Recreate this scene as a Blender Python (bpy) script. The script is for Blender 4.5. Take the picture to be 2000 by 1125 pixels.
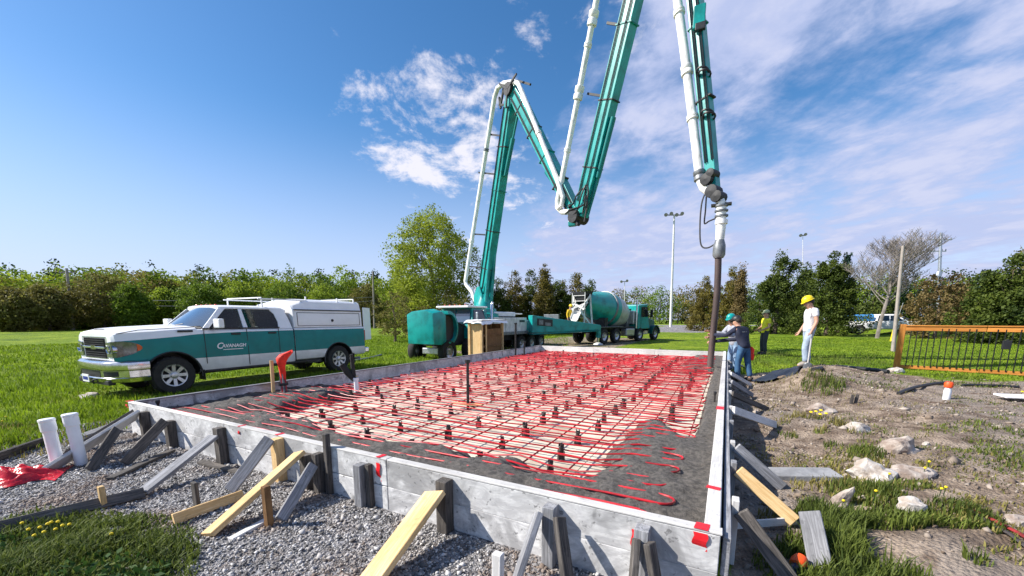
import bpy, bmesh, math, random
import numpy as np
from mathutils import Vector, Matrix, Euler
R = math.radians
random.seed(7); RNG = np.random.default_rng(7)
scene = bpy.context.scene
COL = scene.collection
for o in list(bpy.data.objects): bpy.data.objects.remove(o)

# ---------------------------------------------------------------- camera
EYE = Vector((0.0, 0.0, 1.65))
PITCH, YAW, FOC = R(9.211), R(28.083), 777.0          # down, left of the slab axis, focal length per 2000 px
cd = bpy.data.cameras.new('camera'); cam = bpy.data.objects.new('camera', cd); COL.objects.link(cam)
cam.location = EYE; cam.rotation_euler = (R(90) - PITCH, 0, YAW)
cd.sensor_width = 36; cd.lens = FOC / 2000 * 36; cd.shift_y = 0.09375
cd.clip_start = 0.05; cd.clip_end = 5000
scene.camera = cam
# ---------------------------------------------------------------- sun and sky
SUN = Vector((-1.05, -0.63, 1.0)).normalized()         # towards the sun
sd = bpy.data.lights.new('sun', 'SUN'); sd.energy = 4.6; sd.angle = R(0.53); sd.color = (1.0, 0.95, 0.86)
so = bpy.data.objects.new('sun', sd); COL.objects.link(so)
so.rotation_euler = (-SUN).to_track_quat('-Z', 'Y').to_euler(); so.location = (-20, -12, 30)
EXPOSURE = 0.82
scene.view_settings.view_transform = 'Standard'; scene.view_settings.look = 'None'
scene.view_settings.exposure = EXPOSURE; scene.view_settings.gamma = 1.0
scene.view_settings.use_curve_mapping = False
world = bpy.data.worlds.new('World'); scene.world = world; world.use_nodes = True

def node(nt, kind, ins=None, **props):
    n = nt.nodes.new(kind)
    for k, v in props.items(): setattr(n, k, v)
    for k, v in (ins or {}).items():
        s = n.inputs[k]
        if hasattr(v, 'node') or isinstance(v, bpy.types.NodeSocket): nt.links.new(v, s)
        elif isinstance(v, bpy.types.Node): nt.links.new(v.outputs[0], s)
        else: s.default_value = v
    return n
def mth(nt, op, a, b=0.0, c=0.0, clamp=False):
    n = nt.nodes.new('ShaderNodeMath'); n.operation = op; n.use_clamp = clamp
    for i, v in enumerate((a, b, c)):
        if isinstance(v, bpy.types.NodeSocket): nt.links.new(v, n.inputs[i])
        else: n.inputs[i].default_value = v
    return n.outputs[0]
def mixc(nt, fac, a, b, mode='MIX'):
    n = nt.nodes.new('ShaderNodeMix'); n.data_type = 'RGBA'; n.blend_type = mode
    for s, v in ((n.inputs[0], fac), (n.inputs[6], a), (n.inputs[7], b)):
        if isinstance(v, bpy.types.NodeSocket): nt.links.new(v, s)
        else: s.default_value = v if not isinstance(v, tuple) or len(v) == 4 else (*v, 1)
    return n.outputs[2]
def smooth(nt, v, lo, hi, a=0.0, b=1.0):
    n = nt.nodes.new('ShaderNodeMapRange'); n.interpolation_type = 'SMOOTHSTEP'
    nt.links.new(v, n.inputs[0])
    for i, q in zip((1, 2, 3, 4), (lo, hi, a, b)): n.inputs[i].default_value = q
    return n.outputs[0]
def noise(nt, vec, scale, detail=4.0, rough=0.55, dist=0.0):
    n = nt.nodes.new('ShaderNodeTexNoise')
    if vec is not None: nt.links.new(vec, n.inputs['Vector'])
    n.inputs['Scale'].default_value = scale; n.inputs['Detail'].default_value = detail
    n.inputs['Roughness'].default_value = rough; n.inputs['Distortion'].default_value = dist
    return n.outputs[0]

def build_sky():
    nt = world.node_tree; nt.nodes.clear()
    out = nt.nodes.new('ShaderNodeOutputWorld'); bg = nt.nodes.new('ShaderNodeBackground')
    nt.links.new(bg.outputs[0], out.inputs[0])
    sky = nt.nodes.new('ShaderNodeTexSky'); sky.sky_type = 'NISHITA'; sky.sun_disc = False
    sky.sun_elevation = math.asin(SUN.z); sky.sun_rotation = math.atan2(SUN.x, SUN.y)
    sky.altitude = 200; sky.air_density = 1.0; sky.dust_density = 0.6; sky.ozone_density = 2.5
    tc = nt.nodes.new('ShaderNodeTexCoord'); g = tc.outputs['Generated']
    sep = nt.nodes.new('ShaderNodeSeparateXYZ'); nt.links.new(g, sep.inputs[0])
    x, y, z = sep.outputs
    zz = mth(nt, 'ADD', mth(nt, 'MAXIMUM', z, 0.0), 0.10)
    a = R(-35)                                          # the cloud streets run to this bearing
    ax = mth(nt, 'DIVIDE', mth(nt, 'ADD', mth(nt, 'MULTIPLY', x, math.cos(a)), mth(nt, 'MULTIPLY', y, -math.sin(a))), zz)
    ay = mth(nt, 'DIVIDE', mth(nt, 'ADD', mth(nt, 'MULTIPLY', x, math.sin(a)), mth(nt, 'MULTIPLY', y, math.cos(a))), zz)
    def plane(kx, ky, off):
        c = nt.nodes.new('ShaderNodeCombineXYZ')
        nt.links.new(mth(nt, 'MULTIPLY', ax, kx), c.inputs[0]); nt.links.new(mth(nt, 'MULTIPLY', ay, ky), c.inputs[1])
        c.inputs[2].default_value = off
        return c.outputs[0]
    # ax grows to the right of the street axis: the sheet of cloud lies on that side, clear air on the other
    sheet = noise(nt, plane(1.0, 0.72, 3.1), 1.05, 8.0, 0.60, 0.35)
    ripple = noise(nt, plane(1.0, 0.80, 8.2), 4.6, 6.0, 0.60, 0.2)
    v = mth(nt, 'ADD', mth(nt, 'MULTIPLY', sheet, 0.58), mth(nt, 'MULTIPLY', ripple, 0.42))
    side = smooth(nt, ax, -0.10, 0.75)
    v = mth(nt, 'ADD', v, mth(nt, 'MULTIPLY', mth(nt, 'SUBTRACT', side, 1.0), 0.42))
    thin = smooth(nt, v, 0.36, 0.56, 0.0, 0.95)
    puffn = noise(nt, plane(1.0, 0.75, 1.7), 4.4, 9.0, 0.66, 0.2)
    ea = mth(nt, 'DIVIDE', mth(nt, 'ADD', ax, 0.02), 0.50); eb = mth(nt, 'DIVIDE', mth(nt, 'SUBTRACT', ay, 1.95), 0.60)
    bank = smooth(nt, mth(nt, 'ADD', mth(nt, 'MULTIPLY', ea, ea), mth(nt, 'MULTIPLY', eb, eb)), 0.35, 1.7, 1.0, 0.0)   # the bright bank of cumulus
    puffm = mth(nt, 'MAXIMUM', bank, mth(nt, 'MULTIPLY', mth(nt, 'MULTIPLY', smooth(nt, ax, -0.70, -0.20), smooth(nt, ax, 0.2, 1.2, 1.0, 0.55)), 0.72))
    puffb = mth(nt, 'ADD', puffn, mth(nt, 'MULTIPLY', mth(nt, 'SUBTRACT', puffm, 1.0), 0.35))
    puff = smooth(nt, puffb, 0.44, 0.64, 0.0, 0.93)
    hazy = smooth(nt, z, 0.0, 0.42, 0.85, 0.0)          # milky air low down
    sat = nt.nodes.new('ShaderNodeHueSaturation'); nt.links.new(sky.outputs[0], sat.inputs['Color'])
    sat.inputs['Saturation'].default_value = 1.28; sat.inputs['Value'].default_value = 1.0
    c = mixc(nt, hazy, sat.outputs[0], (3.6, 4.05, 5.8))
    c = mixc(nt, thin, c, (3.1, 3.55, 5.2))
    c = mixc(nt, mth(nt, 'MULTIPLY', smooth(nt, ripple, 0.42, 0.66), smooth(nt, v, 0.42, 0.62, 0.0, 0.75)), c, (4.1, 4.3, 5.5))
    c = mixc(nt, puff, c, (5.7, 5.6, 6.2))
    nt.links.new(c, bg.inputs[0]); bg.inputs[1].default_value = 0.097
build_sky()
scene.cycles.use_adaptive_sampling = True; scene.cycles.adaptive_threshold = 0.02
scene.cycles.max_bounces = 6; scene.cycles.diffuse_bounces = 3; scene.cycles.glossy_bounces = 3
scene.cycles.transparent_max_bounces = 6; scene.cycles.use_denoising = True
scene.cycles.sample_clamp_indirect = 6.0

# ---------------------------------------------------------------- surveying: where a sight line meets a level or an upright plane
def ray(px, py):
    d = Vector(((px - 1000) / FOC, -(py - 750) / FOC, 1.0))
    c, s = math.cos(PITCH), math.sin(PITCH)
    r, f, u = d.x, d.z * c + d.y * s, -d.z * s + d.y * c
    c, s = math.cos(YAW), math.sin(YAW)
    return Vector((r * c - f * s, r * s + f * c, u))
def lvl(px, py, z=0.0):
    d = ray(px, py); return EYE + d * ((z - EYE.z) / d.z)
def onY(px, py, Y):
    d = ray(px, py); return EYE + d * (Y / d.y)
def onX(px, py, X):
    d = ray(px, py); return EYE + d * (X / d.x)
def rng(px, py, dist):                                  # at this ground distance
    d = ray(px, py); return EYE + d * (dist / math.hypot(d.x, d.y))

# ---------------------------------------------------------------- mesh builder
class MB:
    def __init__(s): s.v = []; s.f = []; s.m = []
    def add(s, vs, fs, m=0):
        b = len(s.v); s.v += [tuple(q) for q in vs]
        for f in fs: s.f.append(tuple(b + i for i in f)); s.m.append(m)
        return s
    def box(s, c, d, rot=None, m=0, taper=1.0):
        M = (rot.to_matrix() if isinstance(rot, Euler) else rot) if rot is not None else Matrix.Identity(3)
        c = Vector(c); vs = []
        for k in (-1, 1):
            t = taper if k > 0 else 1.0
            for i, j in ((-1, -1), (1, -1), (1, 1), (-1, 1)):
                vs.append(c + M @ Vector((i * d[0] / 2 * t, j * d[1] / 2 * t, k * d[2] / 2)))
        return s.add(vs, [(3, 2, 1, 0), (4, 5, 6, 7), (0, 1, 5, 4), (1, 2, 6, 5), (2, 3, 7, 6), (3, 0, 4, 7)], m)
    def beam(s, p0, p1, w, t, up=(0, 0, 1), m=0, w1=None, t1=None):
        p0, p1 = Vector(p0), Vector(p1); d = (p1 - p0).normalized(); up = Vector(up)
        a = d.cross(up)
        if a.length < 1e-4: a = d.cross(Vector((1, 0, 0)))
        a.normalize(); b = a.cross(d).normalized(); vs = []
        for p, ww, tt in ((p0, w, t), (p1, w1 or w, t1 or t)):
            for i, j in ((-1, -1), (1, -1), (1, 1), (-1, 1)): vs.append(p + a * (i * ww / 2) + b * (j * tt / 2))
        return s.add(vs, [(3, 2, 1, 0), (4, 5, 6, 7), (0, 1, 5, 4), (1, 2, 6, 5), (2, 3, 7, 6), (3, 0, 4, 7)], m)
    def tube(s, pts, r, n=8, m=0, caps=True):
        pts = [Vector(p) for p in pts]; L = len(pts)
        rs = r if isinstance(r, (list, tuple)) else [r] * L
        b = len(s.v); prev = None
        for i, p in enumerate(pts):
            d = (pts[min(i + 1, L - 1)] - pts[max(i - 1, 0)])
            d = d.normalized() if d.length > 1e-9 else Vector((0, 0, 1))
            if prev is None:
                a = d.cross(Vector((0, 0, 1)))
                if a.length < 1e-3: a = d.cross(Vector((1, 0, 0)))
            else: a = prev - d * prev.dot(d)
            a.normalize(); prev = a; c = d.cross(a)
            for k in range(n):
                t = 2 * math.pi * k / n; s.v.append(tuple(p + (a * math.cos(t) + c * math.sin(t)) * rs[i]))
        for i in range(L - 1):
            for k in range(n):
                k2 = (k + 1) % n
                s.f.append((b + i * n + k, b + i * n + k2, b + (i + 1) * n + k2, b + (i + 1) * n + k)); s.m.append(m)
        if caps:
            s.f.append(tuple(b + k for k in range(n))[::-1]); s.m.append(m)
            s.f.append(tuple(b + (L - 1) * n + k for k in range(n))); s.m.append(m)
        return s
    def lathe(s, prof, o, axis, n=20, m=0):                 # prof: (radius, along axis)
        o, w = Vector(o), Vector(axis).normalized()
        a = w.cross(Vector((0, 0, 1)))
        if a.length < 1e-3: a = Vector((1, 0, 0))
        a.normalize(); c = w.cross(a); b = len(s.v)
        for r, h in prof:
            for k in range(n):
                t = 2 * math.pi * k / n; s.v.append(tuple(o + w * h + (a * math.cos(t) + c * math.sin(t)) * max(r, 1e-4)))
        for i in range(len(prof) - 1):
            for k in range(n):
                k2 = (k + 1) % n
                s.f.append((b + i * n + k, b + i * n + k2, b + (i + 1) * n + k2, b + (i + 1) * n + k)); s.m.append(m if not isinstance(m, list) else m[i])
        return s
    def prism(s, pts, ext, m=0):                            # polygon swept along ext
        pts = [Vector(p) for p in pts]; e = Vector(ext); n = len(pts)
        return s.add(pts + [p + e for p in pts], [tuple(range(n))[::-1], tuple(range(n, 2 * n))] + [(i, (i + 1) % n, n + (i + 1) % n, n + i) for i in range(n)], m)
    def loft(s, rings, m=None, close=False, caps=True):     # rings of equal length; m: material per gap in the ring
        n = len(rings[0]); b = len(s.v)
        for r in rings: s.v += [tuple(p) for p in r]
        for i in range(len(rings) - 1):
            for k in range(n if close else n - 1):
                k2 = (k + 1) % n
                s.f.append((b + i * n + k, b + i * n + k2, b + (i + 1) * n + k2, b + (i + 1) * n + k))
                s.m.append(0 if m is None else (m[k] if isinstance(m, list) else m))
        if caps:
            s.f.append(tuple(b + k for k in range(n))[::-1]); s.m.append(0 if not isinstance(m, int) else m)
            s.f.append(tuple(b + (len(rings) - 1) * n + k for k in range(n))); s.m.append(0 if not isinstance(m, int) else m)
        return s
    def build(s, name, mats, parent=None, smooth=None, bevel=0.0, world=True):
        me = bpy.data.meshes.new(name)
        off = parent_loc(parent) if (parent is not None and world) else Vector((0, 0, 0))
        me.from_pydata([(v[0] - off.x, v[1] - off.y, v[2] - off.z) for v in s.v], [], s.f)
        if not isinstance(mats, (list, tuple)): mats = [mats]
        for q in mats: me.materials.append(q)
        if len(mats) > 1: me.polygons.foreach_set('material_index', s.m)
        me.validate(); fix_normals(me, bevel)
        if smooth is not None:
            me.polygons.foreach_set('use_smooth', [True] * len(me.polygons)); me.set_sharp_from_angle(angle=R(smooth))
        o = bpy.data.objects.new(name, me); COL.objects.link(o); o.parent = parent
        return o
def fix_normals(me, bevel=0.0):
    bm = bmesh.new(); bm.from_mesh(me)
    bmesh.ops.recalc_face_normals(bm, faces=bm.faces)
    if bevel > 0:
        es = [e for e in bm.edges if len(e.link_faces) == 2 and e.calc_face_angle(0) > R(30)]
        bmesh.ops.bevel(bm, geom=es, offset=bevel, segments=(1 if bevel < 0.012 else 2), profile=0.6, affect='EDGES', clamp_overlap=True)
    bm.to_mesh(me); bm.free()
LOC = {}
def parent_loc(p):
    t = Vector((0, 0, 0))
    while p is not None: t += p.location; p = p.parent
    return t
def tag(o, label, cat, group=None, kind=None):
    if label: o['label'] = label
    if cat: o['category'] = cat
    if group: o['group'] = group
    if kind: o['kind'] = kind
    return o
def thing(name, label, cat, loc=(0, 0, 0), rz=0.0, group=None):
    o = bpy.data.objects.new(name, None); COL.objects.link(o)
    o.location = loc; o.rotation_euler = (0, 0, rz); o.empty_display_size = 0.2
    return tag(o, label, cat, group)
def raw_mesh(name, verts, faces, mat, parent=None, smooth=False, attr=None):   # numpy arrays, equal-sized faces
    me = bpy.data.meshes.new(name)
    nv, nf, k = len(verts), len(faces), faces.shape[1]
    me.vertices.add(nv); me.vertices.foreach_set('co', np.ascontiguousarray(verts, dtype=np.float32).ravel())
    me.loops.add(nf * k); me.loops.foreach_set('vertex_index', np.ascontiguousarray(faces, dtype=np.int32).ravel())
    me.polygons.add(nf); me.polygons.foreach_set('loop_start', np.arange(0, nf * k, k, dtype=np.int32))
    me.polygons.foreach_set('loop_total', np.full(nf, k, dtype=np.int32))
    if smooth: me.polygons.foreach_set('use_smooth', np.ones(nf, dtype=bool))
    me.update(calc_edges=True)
    for n, a in (attr or {}).items():
        if a.ndim == 1:
            at = me.attributes.new(n, 'FLOAT', 'POINT'); at.data.foreach_set('value', a.astype(np.float32))
        else:
            at = me.attributes.new(n, 'FLOAT_COLOR', 'POINT'); at.data.foreach_set('color', a.astype(np.float32).ravel())
    me.materials.append(mat)
    o = bpy.data.objects.new(name, me); COL.objects.link(o); o.parent = parent
    return o
def copy_tree(o, parent=None):
    c = o.copy(); COL.objects.link(c); c.parent = parent
    for ch in list(o.children): copy_tree(ch, c)
    return c

# ---------------------------------------------------------------- materials
MATS = {}
def srgb(r, g, b):
    f = lambda c: (c / 255 / 12.92) if c <= 10.3 else ((c / 255 + 0.055) / 1.055) ** 2.4
    return (f(r), f(g), f(b))
def pm(name, col, rough=0.6, metal=0.0, var=0.2, scale=6.0, bump=0.0, bscale=40.0, spec=0.5, col2=None, coat=0.0, stretch=None, trans=0.0, dist=0.3, detail=5.0, lo=0.35, hi=0.65):
    if name in MATS: return MATS[name]
    m = bpy.data.materials.new(name); m.use_nodes = True; nt = m.node_tree; b = nt.nodes['Principled BSDF']
    tc = nt.nodes.new('ShaderNodeTexCoord'); vec = tc.outputs['Object']
    if stretch:
        mp = nt.nodes.new('ShaderNodeMapping'); nt.links.new(vec, mp.inputs[0]); mp.inputs['Scale'].default_value = stretch; vec = mp.outputs[0]
    n = noise(nt, vec, scale, detail, 0.6, dist); f = smooth(nt, n, lo, hi)
    c2 = col2 or tuple(max(0, c * (1 - var)) for c in col); c1 = col if col2 else tuple(min(1, c * (1 + var * 0.5)) for c in col)
    nt.links.new(mixc(nt, f, c2, c1), b.inputs['Base Color'])
    b.inputs['Roughness'].default_value = rough; b.inputs['Metallic'].default_value = metal
    b.inputs['Specular IOR Level'].default_value = spec; b.inputs['Coat Weight'].default_value = coat; b.inputs['Coat Roughness'].default_value = 0.06
    if rough > 0.15:
        rr = nt.nodes.new('ShaderNodeMapRange'); nt.links.new(n, rr.inputs[0]); rr.inputs[3].default_value = rough * 0.8; rr.inputs[4].default_value = min(1, rough * 1.2)
        nt.links.new(rr.outputs[0], b.inputs['Roughness'])
    if bump > 0:
        bn = noise(nt, vec, bscale, 4, 0.6); bp = nt.nodes.new('ShaderNodeBump'); nt.links.new(bn, bp.inputs['Height'])
        bp.inputs['Strength'].default_value = min(1.0, bump); bp.inputs['Distance'].default_value = 0.02; nt.links.new(bp.outputs[0], b.inputs['Normal'])
    MATS[name] = m
    return m
def leafmat(name, c1, c2, trans=0.35, scale=0.5):
    m = bpy.data.materials.new(name); m.use_nodes = True; nt = m.node_tree; b = nt.nodes['Principled BSDF']; out = nt.nodes['Material Output']
    at = nt.nodes.new('ShaderNodeAttribute'); at.attribute_name = 'tint'
    tc = nt.nodes.new('ShaderNodeTexCoord'); n = noise(nt, tc.outputs['Object'], scale, 3)
    f = mth(nt, 'ADD', mth(nt, 'MULTIPLY', at.outputs['Fac'], 0.6), mth(nt, 'MULTIPLY', smooth(nt, n, 0.35, 0.65), 0.4))
    c = mixc(nt, f, c1, c2); nt.links.new(c, b.inputs['Base Color']); b.inputs['Roughness'].default_value = 0.65; b.inputs['Specular IOR Level'].default_value = 0.25
    t = nt.nodes.new('ShaderNodeBsdfTranslucent'); nt.links.new(c, t.inputs[0]); mx = nt.nodes.new('ShaderNodeMixShader'); mx.inputs[0].default_value = trans
    nt.links.new(b.outputs[0], mx.inputs[1]); nt.links.new(t.outputs[0], mx.inputs[2]); nt.links.new(mx.outputs[0], out.inputs[0])
    MATS[name] = m
    return m
TEAL = (0.002, 0.265, 0.250)
M_teal = pm('teal_paint', TEAL, 0.36, var=0.4, scale=2.2, coat=0.2, lo=.25, hi=.6, detail=9, bump=.08, bscale=8)
M_tealdoor = pm('green_stripe_paint', (0.002, 0.195, 0.185), 0.42, var=0.12, scale=2, coat=0.12, spec=.3)
M_white = pm('white_paint', (0.84, 0.84, 0.85), 0.38, var=0.05, scale=2, coat=0.15)
M_offwhite = pm('dusty_white_paint', (0.70, 0.69, 0.66), 0.5, var=0.2, scale=3)
M_silver = pm('silver_paint', (0.70, 0.70, 0.69), 0.35, var=0.1, scale=3, coat=0.4)
M_chrome = pm('chrome', (0.60, 0.61, 0.64), 0.17, 1.0, var=0.15, scale=12)
M_alu = pm('dull_aluminium', (0.55, 0.56, 0.58), 0.4, 0.9, var=0.15, scale=10)
M_black = pm('black_plastic', (0.018, 0.018, 0.02), 0.5, var=0.3, scale=8)
M_rubber = pm('tyre_rubber', (0.022, 0.021, 0.02), 0.85, var=0.4, scale=10, bump=0.4, bscale=60)
M_frame = pm('dirty_dark_steel', (0.03, 0.03, 0.033), 0.6, 0.3, var=0.5, scale=6)
M_grey = pm('grey_steel', (0.22, 0.23, 0.24), 0.5, 0.5, var=0.3, scale=6)
M_pipe = pm('pale_pipe_paint', (0.72, 0.71, 0.68), 0.5, var=0.45, scale=3.5, stretch=(3, 3, 0.6), lo=.22, hi=.55, detail=8)
def tinted(name, tint, f):
    m = bpy.data.materials.new(name); m.use_nodes = True; nt = m.node_tree; b = nt.nodes['Principled BSDF']; out = nt.nodes['Material Output']
    b.inputs['Base Color'].default_value = (.01, .014, .018, 1); b.inputs['Roughness'].default_value = .03; b.inputs['Specular IOR Level'].default_value = .8
    t = nt.nodes.new('ShaderNodeBsdfTransparent'); t.inputs[0].default_value = (*tint, 1); mx_ = nt.nodes.new('ShaderNodeMixShader'); mx_.inputs[0].default_value = f
    nt.links.new(b.outputs[0], mx_.inputs[1]); nt.links.new(t.outputs[0], mx_.inputs[2]); nt.links.new(mx_.outputs[0], out.inputs[0]); MATS[name] = m
    return m
M_clear = tinted('tinted_window_glass', (.55, .62, .62), .55)
M_glass = pm('dark_glass', (0.012, 0.016, 0.02), 0.04, var=0.05, spec=0.9)
M_wind = pm('windscreen_glass', (0.03, 0.06, 0.10), 0.03, var=0.05, spec=1.0, coat=1.0)
M_lamp = pm('lamp_lens', (0.16, 0.17, 0.19), 0.06, 0.6, var=0.3, scale=20, coat=1.0)
M_amber = pm('amber_lens', (0.75, 0.10, 0.02), 0.15, coat=0.8)
M_red = pm('red_lens', (0.45, 0.01, 0.01), 0.2, coat=0.8)
M_rust = pm('rusty_rebar', (0.26, 0.022, 0.024), 0.85, 0.1, var=0.5, scale=14, bump=0.4, bscale=120)
M_pex = pm('red_tubing', (0.50, 0.012, 0.022), 0.4, var=0.45, scale=2.5)
M_foam = pm('white_foam', (0.66, 0.60, 0.49), 0.85, var=0.14, scale=1.6, bump=0.2, bscale=50, col2=(0.40, 0.32, 0.24), lo=0.25, hi=0.60, detail=8)
M_chair = pm('dark_spacer', (0.055, 0.038, 0.034), 0.7, var=0.5, scale=15)
M_pvc = pm('white_plastic_pipe', (0.80, 0.82, 0.85), 0.35, var=0.06)
M_tape = pm('red_tape', (0.72, 0.012, 0.02), 0.4, var=0.15, scale=12)
M_orange = pm('orange_plastic', (0.85, 0.09, 0.01), 0.5, var=0.2)
M_yellow = pm('yellow_plastic', (0.85, 0.62, 0.01), 0.4, var=0.1)
def wood(name, c1, c2, knots=0.4, stretch=(0.6, 9, 9)):
    m = bpy.data.materials.new(name); m.use_nodes = True; nt = m.node_tree; b = nt.nodes['Principled BSDF']
    tc = nt.nodes.new('ShaderNodeTexCoord'); oi = nt.nodes.new('ShaderNodeObjectInfo')
    off = nt.nodes.new('ShaderNodeVectorMath'); off.operation = 'ADD'; nt.links.new(tc.outputs['Object'], off.inputs[0])
    cmb = nt.nodes.new('ShaderNodeCombineXYZ'); r = mth(nt, 'MULTIPLY', oi.outputs['Random'], 17.0); nt.links.new(r, cmb.inputs[0]); nt.links.new(r, cmb.inputs[1]); nt.links.new(cmb.outputs[0], off.inputs[1])
    mp = nt.nodes.new('ShaderNodeMapping'); nt.links.new(off.outputs[0], mp.inputs[0]); mp.inputs['Scale'].default_value = stretch
    g = noise(nt, mp.outputs[0], 4.0, 6, 0.65, 1.5); blotch = noise(nt, off.outputs[0], 3.5, 4, 0.6, 0.5)
    c = mixc(nt, smooth(nt, g, 0.35, 0.7), c2, c1)
    dark = tuple(x * 0.35 for x in c2); mid = tuple(x * 0.62 for x in c2)
    c = mixc(nt, smooth(nt, noise(nt, off.outputs[0], 1.3, 6, 0.65, 1.0), 0.46, 0.62, 0, knots * .9), c, mid)      # damp stains
    c = mixc(nt, smooth(nt, blotch, 0.58, 0.74, 0, knots), c, dark)
    c = mixc(nt, smooth(nt, noise(nt, off.outputs[0], 22, 3, 0.6), 0.61, 0.69, 0, knots * .8), c, dark)            # knots, nail heads, splashes
    tint = mth(nt, 'MULTIPLY_ADD', oi.outputs['Random'], 0.35, 0.80); tn = nt.nodes.new('ShaderNodeCombineColor')
    for i in range(3): nt.links.new(tint, tn.inputs[i])
    c = mixc(nt, 1.0, c, tn.outputs[0], 'MULTIPLY')
    nt.links.new(c, b.inputs['Base Color']); b.inputs['Roughness'].default_value = 0.8; b.inputs['Specular IOR Level'].default_value = 0.25
    bp = nt.nodes.new('ShaderNodeBump'); nt.links.new(g, bp.inputs['Height']); bp.inputs['Strength'].default_value = 0.35; bp.inputs['Distance'].default_value = 0.01; nt.links.new(bp.outputs[0], b.inputs['Normal'])
    MATS[name] = m
    return m
W_grey = wood('weathered_grey_wood', (0.36, 0.36, 0.38), (0.17, 0.17, 0.18))
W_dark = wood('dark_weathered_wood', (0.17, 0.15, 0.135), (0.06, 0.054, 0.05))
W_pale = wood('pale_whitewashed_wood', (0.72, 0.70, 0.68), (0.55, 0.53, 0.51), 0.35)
W_new = wood('fresh_pine_wood', (0.74, 0.54, 0.29), (0.56, 0.36, 0.16), 0.35)
W_form = wood('whitewashed_form_wood', (0.76, 0.75, 0.74), (0.52, 0.51, 0.51), 1.0, (1.5, 3.0, 3.0))
W_fence = wood('orange_stained_wood', (0.62, 0.27, 0.06), (0.42, 0.15, 0.03), 0.15)
W_ply = wood('brown_plywood', (0.30, 0.17, 0.075), (0.17, 0.085, 0.035), 0.5)

def plank(name, p0, p1, w, t, mat, parent=None, face=(0, 0, 1), bev=0.004):
    """board from p0 to p1: w across, t thick along the direction nearest to `face`"""
    p0, p1 = Vector(p0), Vector(p1); x = (p1 - p0); L = x.length; x.normalize()
    z = Vector(face); z = (z - x * z.dot(x))
    if z.length < 1e-3: z = Vector((0, 1, 0)) - x * x.y
    z.normalize(); y = z.cross(x)
    mb = MB().box((0, 0, 0), (L, w, t))
    o = mb.build(name, mat, None, bevel=bev)
    M = Matrix((x, y, z)).transposed().to_4x4(); M.translation = (p0 + p1) / 2 - parent_loc(parent)
    o.matrix_local = M; o.parent = parent
    return o
# ================================================================ ground
def vnoise(x, y, s=1.0, seed=0):
    x = np.asarray(x, float) / s; y = np.asarray(y, float) / s
    xi, yi = np.floor(x), np.floor(y); fx, fy = x - xi, y - yi
    fx = fx * fx * (3 - 2 * fx); fy = fy * fy * (3 - 2 * fy)
    def h(a, b):
        q = np.sin(a * 127.1 + b * 311.7 + seed * 74.7) * 43758.5453
        return q - np.floor(q)
    return (h(xi, yi) * (1 - fx) + h(xi + 1, yi) * fx) * (1 - fy) + (h(xi, yi + 1) * (1 - fx) + h(xi + 1, yi + 1) * fx) * fy
def sst(v, a, b):
    t = np.clip((np.asarray(v, float) - a) / (b - a), 0, 1); return t * t * (3 - 2 * t)
SX0, SX1, SY0, SY1 = -7.60, 0.06, 2.37, 17.05            # outer faces of the formwork
FT = 0.45                                                # top of the formwork
def height(x, y):
    x = np.asarray(x, float); y = np.asarray(y, float)
    near = np.exp(-((x + 2) ** 2 + (y - 6) ** 2) / 18 ** 2)
    slab = sst(x, SX0 - .1, SX0) * (1 - sst(x, SX1, SX1 + .1)) * sst(y, SY0 - .1, SY0) * (1 - sst(y, SY1, SY1 + .1))
    rough = (vnoise(x, y, 1.1, 1) - .5) * 0.10 + (vnoise(x, y, .37, 2) - .5) * 0.05 + (vnoise(x, y, .16, 3) - .5) * 0.025
    dirt = sst(x, 0.3, 0.9) * (1 - sst(y, 13, 16))
    z = rough * near * (0.35 + 0.9 * dirt) * (1 - slab)
    z = z - 0.30 * np.exp(-((x + 11.6) / 2.6) ** 2 - ((y - 18.2) / 4.2) ** 2)
    z = z + 0.42 * np.exp(-((x - 1.75) / 0.75) ** 2 - ((y - 11.3) / 0.75) ** 2)
    z = z + 0.30 * np.exp(-((x - 2.3) / 1.1) ** 2 - ((y - 13.4) / 0.9) ** 2)
    z = z + 0.27 * np.exp(-((x - 1.45) / 0.9) ** 2 - ((y - 18.4) / 1.6) ** 2)
    z = z + 0.16 * sst(x, 1.2, 3.2) * sst(y, 4, 9)
    z = z + 0.10 * sst(x, 0.9, 1.6) * (1 - sst(y, 4, 9))
    z = z + 1.1 * sst(y, 36, 50) * sst(x, 12, 18)
    z = z + (vnoise(x, y, 22, 5) - .5) * 0.25 * sst(np.hypot(x, y), 25, 60)
    return z
def gz(x, y): return float(height(np.array([x]), np.array([y]))[0])
def axis(fine, step, mid, mstep, far):
    a = list(np.arange(fine[0], fine[1], step)); b = list(np.arange(fine[1], mid[1], mstep)); c = [mid[1]]; s = mstep
    while c[-1] < far[1]: s *= 1.22; c.append(c[-1] + s)
    d = list(np.arange(fine[0] - mstep, mid[0], -mstep)); e = [mid[0]]; s = mstep
    while e[-1] > far[0]: s *= 1.22; e.append(e[-1] - s)
    return np.array(sorted(set(np.round(a + b + c + d + e, 4))))
gx = axis((-9.2, 6.5), 0.10, (-18, 20), 0.3, (-700, 700)); gy = axis((0.3, 13.5), 0.10, (-3, 34), 0.3, (-90, 1100))
GX, GY = np.meshgrid(gx, gy); GZ = height(GX, GY)
gv = np.stack([GX.ravel(), GY.ravel(), GZ.ravel()], 1); nx, ny = len(gx), len(gy)
ii = (np.arange(ny - 1)[:, None] * nx + np.arange(nx - 1)[None, :]).ravel()
gf = np.stack([ii, ii + 1, ii + nx + 1, ii + nx], 1)
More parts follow.
